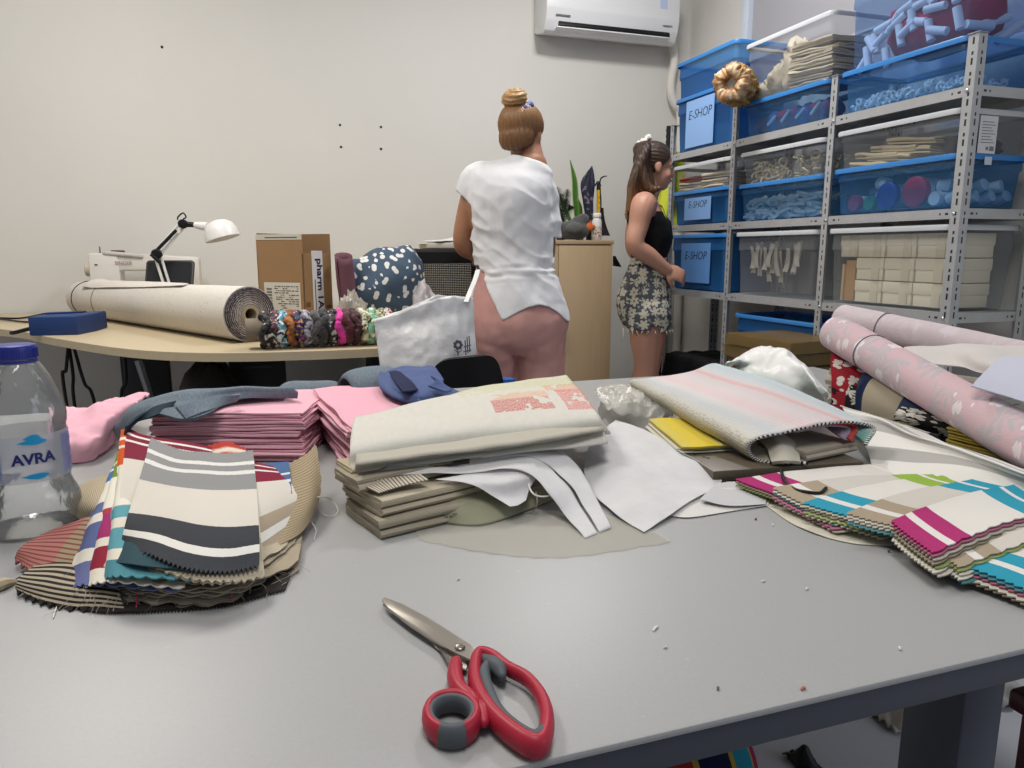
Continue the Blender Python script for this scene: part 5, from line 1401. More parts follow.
# paper tray behind the woman
p0 = at(428, 251, Y=3.65); p1 = at(462, 251, Y=3.65)
t = thing('paper_tray', ((p0.x+p1.x)/2, 3.72, DZ), 'pale box with loose white sheets behind the mesh office chair', 'box')
bm = BM(); zt = at(440, 239, Y=3.65).z; cbox(bm, (p0.x, 3.65, DZ), (p1.x+.04, 3.85, zt-.03), .004); part('box_body', bm, mat('off-white card', '#b9b3a6', .7), t, True)
bm = BM(); cbox(bm, (p0.x-.004, 3.646, zt-.045), (p1.x+.044, 3.854, zt-.02), .004); part('lid', bm, mat('off-white card', '#b9b3a6', .7), t, True)
for k in range(3):
    bm = BM(); M = Mt(((p0.x+p1.x)/2-.01+.02*k, 3.74, zt-.016+.006*k), (.03, -.22 if k == 1 else -.05, .2*k)); box(bm, (.21, .15, .0012), M); one('sheet_of_paper', bm, mat('white paper', '#d9d8d4', .7), '%s white sheet lying on the pale box behind the mesh chair' % ('lowest', 'tilted middle', 'topmost')[k], 'paper', 'loose sheets on the pale box')
# cabinet with things on top
kx0, kx1, ky0, ky1, kz = 1.15, 1.775, 3.6, 4.1, 1.118
t = thing('cabinet', ((kx0+kx1)/2, ky0, 0), 'tall pale wooden cabinet standing against the back wall between both women', 'cabinet')
m_cab, nt, b = new_mat('pale beech laminate'); oc = coord(nt, 'Object', (30, 30, 2)); c = mixc(nt, noise_n(nt, oc, 2, 4), S('#aa9373'), S('#b8a181')); L(nt, c, b.inputs['Base Color']); b.inputs['Roughness'].default_value = .45
bm = BM(); cbox(bm, (kx0, ky0+.018, .06), (kx1, ky1, kz-.022), .002); part('carcass', bm, m_cab, t, True)
bm = BM(); cbox(bm, (kx0-.004, ky0-.004, kz-.022), (kx1+.004, ky1, kz), .002); part('cabinet_top', bm, m_cab, t, True)
for k in range(2):
    xm = (kx0+kx1)/2; bm = BM(); cbox(bm, (kx0+.002 if k == 0 else xm+.001, ky0, .065), (xm-.001 if k == 0 else kx1-.002, ky0+.018, kz-.026), .0015); dr = part('door', bm, m_cab, t, True)
    bm = BM(); tube(bm, [V((xm+(-.03 if k == 0 else .03), ky0-.02, .55)), V((xm+(-.03 if k == 0 else .03), ky0-.02, .67))], .005, 8); part('handle', bm, mat('satin steel', '#9a9a9a', .35, .8), dr, True)
bm = BM(); cbox(bm, (kx0+.01, ky0+.03, 0), (kx1-.01, ky1-.02, .06)); part('plinth', bm, m_dark2, t, True)
def K(x, y, Yk=3.72): return at(x, y, Y=Yk)
# grey duck
t = thing('plush_duck', V((K(578, 238).x, 3.66, kz)), 'grey plush duck with orange beak sitting on the cabinet top', 'plush toy')
m_pl = mat('grey plush', '#4a4a4b', .95, weave=200, sheen=.3)
bm = BM(); c = K(574, 230, 3.66); c.z = kz+.052
ball(bm, c, (.088, .06, .053), None, 20); hc3 = K(583, 221, 3.66); ball(bm, hc3, (.040, .038, .040), None, 18); ball(bm, c+V((-.075, 0, .02)), (.035, .03, .022)); ball(bm, c.lerp(hc3, .55), (.05, .04, .05))
part('plush_body', volume(bm, .006, 5), m_pl, t, True, smooth=180)
for sy in (-1, 1):
    bm = BM(); ball(bm, c+V((-.02, sy*.055, .01)), (.05, .014, .03), None, 14); part('wing', bm, mat('pale grey plush', '#5d5c5a', .95, sheen=.3), t, True)
    bm = BM(); ball(bm, hc3+V((.022, sy*.030-.004, .012)), .005, None, 8); part('eye', bm, m_black, t, True)
bm = BM(); q = K(589, 227, 3.64); tube(bm, [hc3+V((.02, -.005, -.004)), q+V((0, 0, .003)), q+V((.022, 0, .002))], [.024, .026, .014], 12, 10, ell=(.7, 1.1), round_ends=True); part('beak', bm, mat('orange felt', '#c8642c', .8), t, True)
# bottle
q = K(596.5, 238, 3.73); t = thing('white_bottle', V((q.x, 3.73, kz)), 'small white plastic bottle with printed label on the cabinet top', 'bottle')
hb_ = K(596, 213, 3.73).z-kz
bm = BM(); lathe(bm, [(.024, 0), (.027, .004), (.027, hb_*.70), (.020, hb_*.80), (.016, hb_*.84)], Mt((0, 0, 0)), 28); part('bottle_body', bm, mat('white bottle plastic', '#d9d8d6', .35), t)
bm = BM(); lathe(bm, [(.021, hb_*.82), (.023, hb_*.84), (.023, hb_*.97), (.02, hb_)], Mt(), 28); part('cap', bm, mat('white cap', '#e2e1df', .4), t)
bm = BM(); lathe(bm, [(.0275, .015), (.0275, hb_*.5)], Mt(), 28, 0, False, False); part('label', bm, patt('bottle print', '#d2d1ce', '#4f7a55', '#b5653f', 60, .6), t)
# plants
def leafstrip(bm, pts, wds, cup=.3):
    n_ = 18; sp_ = spline(pts, n_+1); ws = spline(wds, n_+1)
    def f(u, v):
        i = v*n_; k = min(int(i), n_-1); q = i-k; p = sp_[k].lerp(sp_[k+1], q); w = ws[k]*(1-q)+ws[k+1]*q
        tn = (sp_[k+1]-sp_[k]).normalized(); sd = tn.cross(V((.25, -1, 0))).normalized(); nn = sd.cross(tn)
        return p+sd*(u-.5)*2*max(w, .0006)+nn*cup*abs(u-.5)*2*max(w, .0006)
    sheet(bm, f, 6, n_, .0025)
q = K(576, 238, 3.84); t = thing('snake_plant', V((q.x, 3.84, kz)), 'potted plant with one tall upright green leaf behind the plush duck', 'plant')
bm = BM(); lathe(bm, [(.04, 0), (.052, .075), (.056, .08), (.05, .08), (.045, .07)], Mt(), 24); part('pot', bm, mat('grey pot', '#6b6a66', .6), t)
m_snake, nt, b = new_mat('banded green leaf'); uv = coord(nt, 'UV'); sp = N(nt, 'ShaderNodeSeparateXYZ'); L(nt, uv, sp.inputs[0])
e = M_(nt, 'GREATER_THAN', M_(nt, 'ABSOLUTE', M_(nt, 'SUBTRACT', sp.outputs[0], .5)), .38); c = mixc(nt, noise_n(nt, coord(nt, 'UV', (2, 22, 1)), 1.2, 3), S('#2f5a26'), S('#5a8a3c')); c = mixc(nt, e, c, S('#7f9a3f')); L(nt, c, b.inputs['Base Color']); b.inputs['Roughness'].default_value = .4
for pts, wd in ((((577, 226), (575, 200), (574, 180), (570, 160)), (.012, .020, .017, .002)), (((573, 228), (566, 212), (562, 202)), (.01, .013, .002)), (((579, 228), (580, 210), (577, 196)), (.01, .014, .002))):
    bm = BM(); leafstrip(bm, [K(x, y, 3.84) for x, y in pts], wd); part('leaf', bm, m_snake, t, True)
q = K(563, 238, 3.80); t = thing('feathery_fern', V((q.x, 3.80, kz)), 'dark feathery fern on the cabinet beside the white T-shirt sleeve', 'plant')
bm = BM(); lathe(bm, [(.035, 0), (.045, .055), (.048, .06), (.042, .06), (.038, .05)], Mt(), 20); part('pot', bm, mat('dark pot', '#3c3a38', .6), t)
m_fern = mat('dark fern green', '#2a3a26', .7, var=.2)
for k, (tx_, ty_) in enumerate(((557, 188), (553, 198), (560, 195), (565, 200), (556, 208), (567, 190), (552, 212), (571, 206))):
    st = [K(563, 227, 3.80), K((563+tx_)/2+1, (224+ty_)/2-4, 3.79-.01*(k % 3)), K(tx_, ty_, 3.78-.02*(k % 3))]
    sp_ = spline(st, 22); bm = BM(); tube(bm, sp_, .0015, 5)
    for i in range(3, 22):
        l_ = .030*math.sin(PI*(i-1)/21)+.006; tn = (sp_[i]-sp_[i-1]).normalized(); sd = tn.cross(V((0, -1, .2))).normalized()
        for s_ in (-1, 1): tube(bm, [sp_[i], sp_[i]+(sd*s_+tn*.7).normalized()*l_], [.0022, .0006], 4)
    part('frond', bm, m_fern, t, True)
# cup of tools: folded umbrella, knife, strap
q = K(593, 238, 3.84); t = thing('pen_pot', V((q.x, 3.84, kz)), 'dark pot holding tools behind the white bottle', 'pot')
bm = BM(); lathe(bm, [(.036, 0), (.04, .003), (.04, .1), (.036, .1), (.034, .006)], Mt(), 24); part('pot_wall', bm, m_black, t)
bm = BM(); lathe(bm, [(.0402, .055), (.0402, .085)], Mt(), 24, 0, False, False); part('gold_band', bm, mat('tan band', '#6d5f36', .6), t)
bm = BM(); pts = [K(590, 225, 3.80), K(588, 200, 3.80), K(588, 182, 3.80), K(592, 166, 3.80)]
n_ = 16; sp_ = spline(pts, 21); ws = spline([.016, .028, .034, .003], 21)
rings = [[sp_[i]+V((math.cos(2*PI*j/32), .5*math.sin(2*PI*j/32), 0))*ws[i]*(1+.22*math.cos(8*2*PI*j/32+i*.1)) for j in range(32)] for i in range(21)]
ringfaces(bm, rings); one('folded_umbrella', bm, patt('navy umbrella cloth', '#12162a', '#1c2138', '#6d6a76', 25, .5), 'navy folded umbrella sticking up from the pot on the cabinet', 'umbrella', None, 60)
q0, q1 = K(598.3, 214, 3.77), K(598.3, 190, 3.77)
t = thing('utility_knife', q0, 'yellow utility knife standing in the pot behind the white bottle', 'knife')
bm = BM(); tube(bm, [q0-V((0, 0, .03)), q0, q1], .014, 8, ell=(.6, 1)); part('knife_handle', bm, mat('yellow plastic', '#d0a61c', .4), t, True)
bm = BM(); tube(bm, [q1, K(598.5, 183, 3.77)], [.015, .013], 8, ell=(.6, 1)); tube(bm, [K(595, 186, 3.77), K(598, 181.5, 3.77), K(601, 186, 3.77)], .004, 6, 8); part('knife_slider', bm, m_black, t, True)
for k in range(3):
    bm = BM(); a = q0.lerp(q1, .25+.22*k); box(bm, (.010, .003, .006), Mt(a+V((0, -.012, 0)))); part('grip_mark', bm, mat('dark yellow', '#8f7414', .5), t, True)
bm = BM(); tube(bm, [K(600, 225, 3.79), K(601, 205, 3.79), K(600, 182, 3.79), K(603, 177, 3.79), K(607, 176, 3.79)], [.004, .004, .004, .004, .002], 6, 20); one('wire_hook', bm, m_black, 'thin dark wire curling out to the right above the yellow knife', 'wire')
bm = BM(); sheet(bm, netf([[K(600, 236, 3.80), K(610, 236, 3.78)], [K(601, 222, 3.81), K(605, 222, 3.79)], [K(601, 208, 3.82), K(603, 208, 3.80)]], .004, 30), 6, 14, .006); one('dark_strap', bm, mat('brown black webbing', '#2b2328', .8), 'dark narrow strap standing behind the white bottle right side', 'strap')
bm = BM(); cbox(bm, (K(570, 238, 3.63).x-.02, 3.62, kz), (K(570, 238, 3.63).x+.03, 3.66, kz+.003)); one('folded_note', bm, mat('white paper', '#d9d8d4', .7), 'small white folded note on the cabinet top in front of the duck', 'paper')
q = [K(614.8, 256, 3.66), K(621, 267, 3.66), K(615.2, 266, 3.66)]
bm = BM(); prism(bm, [(0, 0), (q[1].x-q[0].x, q[1].z-q[0].z), (.0, q[2].z-q[0].z)], -.03, .0, Mt(q[0]+V((.004, 0, 0)), (PI/2, 0, 0))); one('wall_bracket', bm, m_black, 'small black wedge projecting from the cabinet right side', 'bracket')
# mesh office chair
cy = 3.12; cA, cB = at(409, 252, Y=cy), at(476, 250, Y=cy); cxm = (cA.x+cB.x)/2; cw = (cB.x-cA.x)
t = thing('office_chair', (cxm, cy+.2, 0), 'black mesh-back office chair behind the white bag', 'chair')
zt = cA.z
bm = BM(); pts = [V((cxm-cw*.42, cy, .58)), V((cxm-cw*.5, cy+.01, .8)), V((cxm-cw*.48, cy+.015, zt-.03)), V((cxm-cw*.3, cy+.01, zt-.004)), V((cxm, cy, zt)), V((cxm+cw*.3, cy+.01, zt-.004)), V((cxm+cw*.48, cy+.015, zt-.03)), V((cxm+cw*.5, cy+.01, .8)), V((cxm+cw*.42, cy, .58))]
tube(bm, pts, .018, 8, 60, closed=True); 
def f(u, v): return V((cxm+(u-.5)*cw*.94, cy+.012-.03*math.sin(PI*u), zt-.052+.05*v+.002))
sheet(bm, f, 12, 4, .02); part('back_frame', bm, m_black, t, True)
bm = BM()
for k in range(56):
    z = .6+k*(zt-.64)/56; tube(bm, [V((cxm-cw*.47, cy+.01, z)), V((cxm, cy-.015, z)), V((cxm+cw*.47, cy+.01, z))], .0026, 4, 9)
for k in range(34):
    x = cxm-cw*.46+k*cw*.92/33; yy = cy+.01-.025*(1-((x-cxm)/(cw*.47))**2); tube(bm, [V((x, yy, .59)), V((x, yy, zt-.03))], .0014, 4)
part('back_mesh', bm, mat('black mesh', '#25262a', .7), t, True, stuff=True)
bm = BM(); prism(bm, rrect(.46, .44, .08, 6), .43, .49, Mt((cxm, cy+.26, 0)), 0, .012); part('seat', bm, mat('black seat cloth', '#1b1c1f', .9), t, True)
bm = BM(); tube(bm, [V((cxm, cy+.26, .08)), V((cxm, cy+.26, .44))], .028, 14); part('gas_column', bm, m_black, t, True)
bm = BM(); tube(bm, [V((cxm, cy+.2, .42)), V((cxm, cy-.03, .42)), V((cxm, cy-.04, .6))], .02, 8, 12); part('back_bar', bm, m_black, t, True)
for k in range(5):
    a = 2*PI*k/5+.3; bm = BM(); e = V((cxm+.28*math.cos(a), cy+.26+.28*math.sin(a), .065)); tube(bm, [V((cxm, cy+.26, .10)), e], [.022, .016], 8); lg = part('leg', bm, m_black, t, True)
    bm = BM(); lathe(bm, [(.026, -.02), (.03, -.014), (.03, .014), (.026, .02)], Mt(e-V((0, 0, .034)), (PI/2, 0, a)), 14); part('caster', bm, m_black, lg, True)
# chair with black rounded back at the far side of the table
cY = 1.93; a, b_ = at(424, 366, Y=cY), at(502, 366, Y=cY); cx2 = (a.x+b_.x)/2; w2_ = b_.x-a.x; ztop = at(476, 350, Y=cY).z
t = thing('table_chair', (cx2, cY+.2, 0), 'black plastic chair with rounded back tucked at the far table edge', 'chair')
bm = BM()
def f(u, v):
    x = (u-.5)*w2_; top = ztop-.085*abs(2*u-1)**5-.014*(1-u)-.004
    z = .50+(top-.50)*v; return V((cx2+x*(.9+.1*v), cY-.045*math.cos(PI*(u-.5))+.03-.03*v, z))
sheet(bm, f, 24, 14, .018); part('backrest', bm, mat('black shell', '#0d0d10', .6), t, True)
bm = BM(); prism(bm, rrect(.43, .42, .07, 6), .435, .46, Mt((cx2, cY+.24, 0)), 0, .008); part('seat', bm, mat('black shell', '#0d0d10', .6), t, True)
for sx in (-1, 1):
    for sy in (0, 1):
        bm = BM(); tube(bm, [V((cx2+sx*.17, cY+.08+.33*sy, .437)), V((cx2+sx*.21, cY+.04+.41*sy, 0))], .011, 8); part('leg', bm, mat('grey steel tube', '#8a8c90', .4, .6), t, True)
    bm = BM(); tube(bm, [V((cx2+sx*.17, cY+.06, .44)), V((cx2+sx*.17, cY+.0, .5)), V((cx2+sx*.165, cY+.0, .62))], .010, 8, 10); part('back_support', bm, mat('grey steel tube', '#8a8c90', .4, .6), t, True)
# white carrier bag on that chair
bY = 2.10
m_bag, nt, b = new_mat('white polythene'); oc = coord(nt); L(nt, mixc(nt, noise_n(nt, oc, 7, 4), S('#d3d2d2'), S('#e0dfe0')), b.inputs['Base Color']); b.inputs['Roughness'].default_value = .38; bump(nt, b, noise_n(nt, oc, 22, 5, .6), .45, .01)
def f(u, v, s=1):
    tp = [(374, 320), (395, 313), (420, 303), (438, 296), (455, 297), (473, 297)]
    bt = [(382, 380), (400, 384), (420, 388), (440, 388), (460, 388), (477, 388)]
    pt = spline_at([at(x, y, Y=bY+.02) for x, y in tp], u); pb_ = spline_at([at(x, y, Y=bY) for x, y in bt], u)
    p = pb_.lerp(pt, v); bulge = (math.sin(PI*u)*.9+.1)*(.03+.035*math.sin(PI*min(1, v*1.1+.1)))
    p.y += -s*bulge+ .012*nz3((p.x, v*.3, s), 14, 3)+.006*abs(nz3((p.x+p.z, p.z-p.x, s), 22, 5)); p.z += .006*nz3((p.x, 0, s), 30, 1)*v
    return p
bm = BM(); sheet(bm, lambda u, v: f(u, v, 1), 50, 30, .0012); sheet(bm, lambda u, v: f(u, v, -.7), 50, 30, .0012)
pz = [f(k/20, 0, 1) for k in range(21)]+[f(1-k/20, 0, -.7) for k in range(21)]
bm.faces.new([bm.verts.new(p) for p in pz])
zl = min(v.co.z for v in bm.verts)
base_z = .462
t = thing('carrier_bag', V((cx2-.03, bY, base_z)), 'white printed carrier bag standing on the black chair before the desk', 'bag')
part('bag_body', bm, m_bag, t, True, smooth=180)
bm = BM()
zb = zl
def f2(u, v):
    a = 2*PI*u; k = .3+.7*v; cx_ = (pz[0].x+pz[20].x)/2; return V((cx_+.13*k**.4*math.cos(a), bY+.055*math.sin(a)*k, base_z+(zb+.012-base_z)*v+.004*math.sin(5*a)*v))
sheet(bm, f2, 36, 10, .0012); part('bag_base', bm, m_bag, t, True, smooth=180)
bm = BM(); tube(bm, [at(466, 302, Y=bY), at(470, 292, Y=bY+.02), at(475, 280, Y=bY+.05), at(478, 270, Y=bY+.08), at(474, 285, Y=bY+.06), at(470, 300, Y=bY+.03)], .006, 6, 24, ell=(.35, 1.5)); part('handle', bm, m_bag, t, True)
bm = BM(); rr = random.Random(8)
def emblem(px, py, r):
    c = at(px, py, Y=bY-.062); return c
for k in range(7):
    a = 2*PI*k/7; c = at(458+3.2*math.cos(a), 345+3.4*math.sin(a), Y=bY-.075)
    lathe(bm, [(.003, 0), (.0055, .0002), (.003, .0006)], Mt(c, (PI/2, 0, 0)), 8)
for (x0, y0, x1, y1) in ((458, 349, 458, 356), (458, 352, 454, 350), (458, 353, 462, 350), (465, 340, 466, 355), (467, 337, 468, 353), (469, 336, 470, 352), (464, 347, 471, 345), (463, 352, 471, 350)):
    tube(bm, [at(x0, y0, Y=bY-.072), at(x1, y1, Y=bY-.066)], .0017, 5)
part('printed_emblem', bm, mat('grey bag print', '#5b5d66', .5), t, True, stuff=True)
bm = BM(); p = at(508, 378, Y=2.2); cbox(bm, (p.x-.02, 2.18, 0), (p.x+.02, 2.22, p.z), .006); one('blue_tube', bm, mat('bright blue plastic', '#1f57a8', .4), 'bright blue upright tube beyond the table beside the black chair', 'tube')
# ------------------------------------------------------------------ fabrics and tools on the work table
def AD(x, y, d):
    """point at photo pixel (x, y), d metres ahead along the view axis"""
    a = (x-512)/F; b = -(y-384)/F
    f = math.cos(PITCH)+b*math.sin(PITCH); u = -math.sin(PITCH)+b*math.cos(PITCH)
    return V((a*math.cos(YAW)+f*math.sin(YAW), -a*math.sin(YAW)+f*math.cos(YAW), u))*d+V((0, 0, EYE))
def tn(rows): return [[T(*p) for p in r] for r in rows]
def clampz(f, z0=TZ+.0012):
    def g(u, v):
        p = f(u, v)
        if p.z < z0: p = V((p.x, p.y, z0))
        return p
    return g
def cloth(name, rows, m, label, cat='cloth', nu=30, nv=24, th=.0012, wr=.003, wf=22, seed=0, pink=None, group=None, crush=0, world=False, parent=None):
    net = rows if world else tn(rows)
    bm = BM(); sheet(bm, clampz(netf(net, wr, wf, seed, crush), TZ+.0008+th/2), nu, nv, th, 0, pink, seed=seed)
    if parent: return part(name, bm, m, parent, True, label, smooth=180)
    return one(name, bm, m, label, cat, group, 60)

# ---- scissors
t = thing('scissors', T(455, 660, 0), 'red and grey handled steel scissors lying at the near table edge', 'scissors')
m_steel = mat('brushed steel', '#b2aca4', .28, .9); m_steel2 = mat('dark steel side', '#77716b', .35, .9)
m_red = mat('red rubber grip', '#a31f35', .45, spec=.4); m_gry = mat('grey rubber grip', '#53585d', .6)
def plate(pts, h0, h1, m, nm, bev=.0006):
    q = [T(x, y, h0) for x, y in pts]; bm = BM(); prism(bm, [(p.x, p.y) for p in q], TZ+h0, TZ+h1, None, 0, bev); return part(nm, bm, m, t, True, smooth=30)
plate([(382, 602), (384, 599), (402, 606), (430, 621), (455, 637), (470, 647), (484, 655), (480, 668), (472, 663), (455, 655), (438, 645), (410, 627), (388, 610)], .0065, .0088, m_steel, 'upper_blade')
plate([(383, 606), (388, 606), (420, 628), (444, 648), (462, 660), (468, 668), (466, 673), (449, 668), (440, 650), (415, 630), (392, 613)], .0035, .0058, m_steel2, 'lower_blade')
bm = BM(); p = T(460, 648, .0088); lathe(bm, [(.0042, 0), (.0042, .0012), (.0034, .0018), (.0015, .0014)], Mt(p), 18); part('pivot_screw', bm, mat('dark pivot', '#8a857c', .3, .9), t, True)
bm = BM()
big = [(479, 655), (492, 657), (507, 668), (527, 679), (541, 697), (547, 718), (543, 742), (532, 746), (512, 734), (492, 715), (478, 692), (475, 672)]
tube(bm, [T(x, y, .0090) for x, y in big], [.0046, .0044, .0042, .0042, .0046, .005, .0056, .006, .006, .0058, .0056, .0052], 12, 64, closed=True, ell=(1.5, 1.0), up=(0, 0, 1))
hb_big = part('finger_loop', bm, m_red, t, True, smooth=180)
bm = BM(); tube(bm, [T(x, y, .0100) for x, y in ((488, 664), (484, 676), (489, 694), (500, 714), (515, 729), (531, 739), (541, 738), (545, 726))], [.003, .0048, .0045, .0042, .0045, .0048, .0052, .0035], 10, 40, ell=(1.45, 1), up=(0, 0, 1), round_ends=True)
part('grip_insert', bm, m_gry, hb_big, True, smooth=180)
bm = BM(); tube(bm, [T(x, y, .0100) for x, y in ((484, 658), (491, 664), (499, 670), (502, 676))], [.003, .0058, .006, .0035], 10, 20, ell=(1.2, 1), up=(0, 0, 1), round_ends=True); part('grip_insert', bm, m_gry, hb_big, True, smooth=180)
bm = BM(); rc = (452, 718); pts = [(rc[0]+24.5*math.cos(a), rc[1]+18.5*math.sin(a)) for a in [2*PI*i/14 for i in range(14)]]
tube(bm, [T(x, y, .0095) for x, y in pts], .0050, 12, 56, closed=True, ell=(1.75, .8), up=(0, 0, 1))
tube(bm, [T(x, y, .010) for x, y in ((456, 664), (455, 676), (459, 690), (472, 703), (476, 715))], [.005, .006, .0062, .006, .005], 12, 24, ell=(1.3, 1), up=(0, 0, 1), round_ends=True)
tube(bm, [T(x, y, .010) for x, y in ((476, 704), (483, 711), (484, 722))], [.005, .0062, .004], 10, 10, up=(0, 0, 1), round_ends=True)
hs = part('thumb_loop', bm, m_red, t, True, smooth=180)
bm = BM(); pts = [(rc[0]+21.5*math.cos(a), rc[1]+15.2*math.sin(a)) for a in [2*PI*i/14 for i in range(14)]]
tube(bm, [T(x, y, .0102) for x, y in pts], .0034, 10, 56, closed=True, ell=(2.25, .9), up=(0, 0, 1)); part('grip_ring', bm, m_gry, hs, True, smooth=180)
bm = BM(); a_ = [math.radians(q) for q in range(62, 122, 6)]; tube(bm, [T(rc[0]+24.8*math.cos(a), rc[1]+19.0*math.sin(a), .0095) for a in a_], .0053, 12, 20, ell=(1.78, .85), up=(0, 0, 1)); part('grip_band', bm, m_gry, hs, True, smooth=180)

# ---- water bottle
bp = T(36, 528, 0)
t = thing('water_bottle', bp, 'clear plastic water bottle with blue cap at the left table edge', 'bottle')
m_pet, nt, b = new_mat('clear bottle plastic')
tr = N(nt, 'ShaderNodeBsdfTransparent'); tr.inputs[0].default_value = (.985, .99, .99, 1)
gl = N(nt, 'ShaderNodeBsdfGlossy'); gl.inputs['Roughness'].default_value = .08
fr = N(nt, 'ShaderNodeFresnel'); fr.inputs[0].default_value = 1.5
bu = N(nt, 'ShaderNodeBump'); bu.inputs['Strength'].default_value = .5; bu.inputs['Distance'].default_value = .006
L(nt, noise_n(nt, coord(nt, 'Object', (1, 1, .5)), 40, 3), bu.inputs['Height']); L(nt, bu.outputs[0], gl.inputs['Normal']); L(nt, bu.outputs[0], fr.inputs[1])
df = N(nt, 'ShaderNodeBsdfDiffuse'); df.inputs[0].default_value = (.85, .87, .88, 1); m0 = N(nt, 'ShaderNodeMixShader'); m0.inputs[0].default_value = .09
L(nt, tr.outputs[0], m0.inputs[1]); L(nt, df.outputs[0], m0.inputs[2])
mx = N(nt, 'ShaderNodeMixShader'); L(nt, M_(nt, 'MULTIPLY_ADD', fr.outputs[0], .8, .0, True), mx.inputs[0]); L(nt, m0.outputs[0], mx.inputs[1]); L(nt, gl.outputs[0], mx.inputs[2]); L(nt, mx.outputs[0], nt.nodes['Material Output'].inputs[0])
k = .00143
prof = [(.040, .003), (.047, .006), (.0495, .020), (.0495, .035), (.047, .052), (.043, .066), (.0415, .072), (.0415, .085), (.0415, .140), (.043, .150), (.0435, .165), (.041, .180), (.034, .205), (.026, .225), (.0195, .236), (.0185, .240)]
ZS = .845
pr = spline([V((a, b_*ZS, 0)) for a, b_ in prof], 60); seg = 48; rings = []
for p in pr:
    r = []
    for j in range(seg):
        a = 2*PI*j/seg; R = p.x*(1+.012*nz3((math.cos(a)*2, math.sin(a)*2, p.y*40), 1, 1)+(.016*math.sin(p.y*190+2*a) if .02 < p.y < .066 else 0)+(.012*math.sin(5*a+p.y*60) if .148 < p.y < .20 else 0))
        r.append(V((R*math.cos(a), R*math.sin(a), p.y)))
    rings.append(r)
bm = BM(); ringfaces(bm, rings, True, True, False); part('bottle_body', bm, m_pet, t, smooth=180)
bm = BM(); ringfaces(bm, [[p*.985+V((0, 0, p.z*.015)) for p in r] for r in rings], True, False, False)
part('inner_wall', bm, m_pet, t, smooth=180)
m_cap = mat('royal blue cap', '#1e2c86', .35, spec=.5)
bm = BM(); lathe(bm, [(.0215, .2015), (.0222, .2025), (.0222, .2135), (.0212, .2165), (.018, .2175), (.0, .218)], Mt(), 60, 0, False, False); cap = part('cap', bm, m_cap, t)
bm = BM()
for j in range(60): a = 2*PI*j/60; box(bm, (.0008, .0009, .010), Mt((.0223*math.cos(a), .0223*math.sin(a), .208), (0, 0, a)))
part('cap_ribs', bm, m_cap, cap, stuff=True)
bm = BM(); lathe(bm, [(.0205, .197), (.0218, .1975), (.0218, .2), (.0205, .2005)], Mt(), 48, 0, False, False); part('cap_ring', bm, m_cap, t)
m_film2 = plastic('bottle label film', '#bfc4d0', .42, .2, '#f1f2f6')
bm = BM(); lathe(bm, [(.0428, .066), (.0432, .068), (.0432, .117), (.0428, .119)], Mt(), 64, 0, False, False); lb = part('label', bm, m_film2, t)
va = math.atan2(-bp.y, -bp.x)+math.radians(8)        # side facing the room
def wrap(b, R, z0, a0=va):
    for v in b.verts:
        x, y, z = v.co; a = a0+x/R; r = R+.0004+max(z, 0)
        v.co = V((r*math.cos(a), r*math.sin(a), z0+y))
    return b
def subd(b, n=2):
    bmesh.ops.triangulate(b, faces=b.faces)
    for _ in range(n): bmesh.ops.subdivide_edges(b, edges=[e for e in b.edges if e.calc_length() > .004], cuts=1)
    return b
b = text_bm('AVRA', .0165, .0002, None, bold=.0006); part('brand_lettering', wrap(subd(b), .0434, .093), mat('navy label ink', '#1d2766', .4), lb)
for zc, s_, w_ in ((.112, 1, .015), (.074, -1, .014), (.1165, 1, .009)):
    b = BM(); n_ = 24
    for i in range(n_):
        x0, x1 = -w_+2*w_*i/n_, -w_+2*w_*(i+1)/n_
        def hh(x): q = 1-(x/w_)**2; return .0042*q*(1+.5*x/w_)
        b.faces.new([b.verts.new((x0, -hh(x0)*.6*s_, .0002)), b.verts.new((x1, -hh(x1)*.6*s_, .0002)), b.verts.new((x1, hh(x1)*s_, .0002)), b.verts.new((x0, hh(x0)*s_, .0002))])
    part('label_swoosh', wrap(b, .0434, zc), mat('cyan label ink', '#1c8fc4', .4), lb)
b = BM()
for sx in (-1, 1):
    for kk in range(9):
        x = sx*(.042+(kk % 3)*.004); y = -.018+.004*kk; bb = BM(); bmesh.ops.create_grid(bb, x_segments=3, y_segments=1, size=1); bmesh.ops.scale(bb, vec=(.005-(kk % 2)*.001, .0008, 1), verts=bb.verts); bmesh.ops.translate(bb, vec=(x, y, .0002), verts=bb.verts); merge(b, bb)
part('small_print', wrap(b, .0434, .093), mat('violet label ink', '#6a6fae', .5), lb, stuff=True)
for sx in (-1, 1):
    bm = BM(); rings_ = []
    for i in range(13):
        a = va+sx*(.75+.9*i/12); rings_.append([V((.0433*math.cos(a), .0433*math.sin(a), .069)), V((.0433*math.cos(a), .0433*math.sin(a), .115))])
    ringfaces(bm, rings_, False)
    part('label_panel', bm, plastic('lilac label tint', '#8f97c6', .5, .3, '#dfe2f2'), lb)

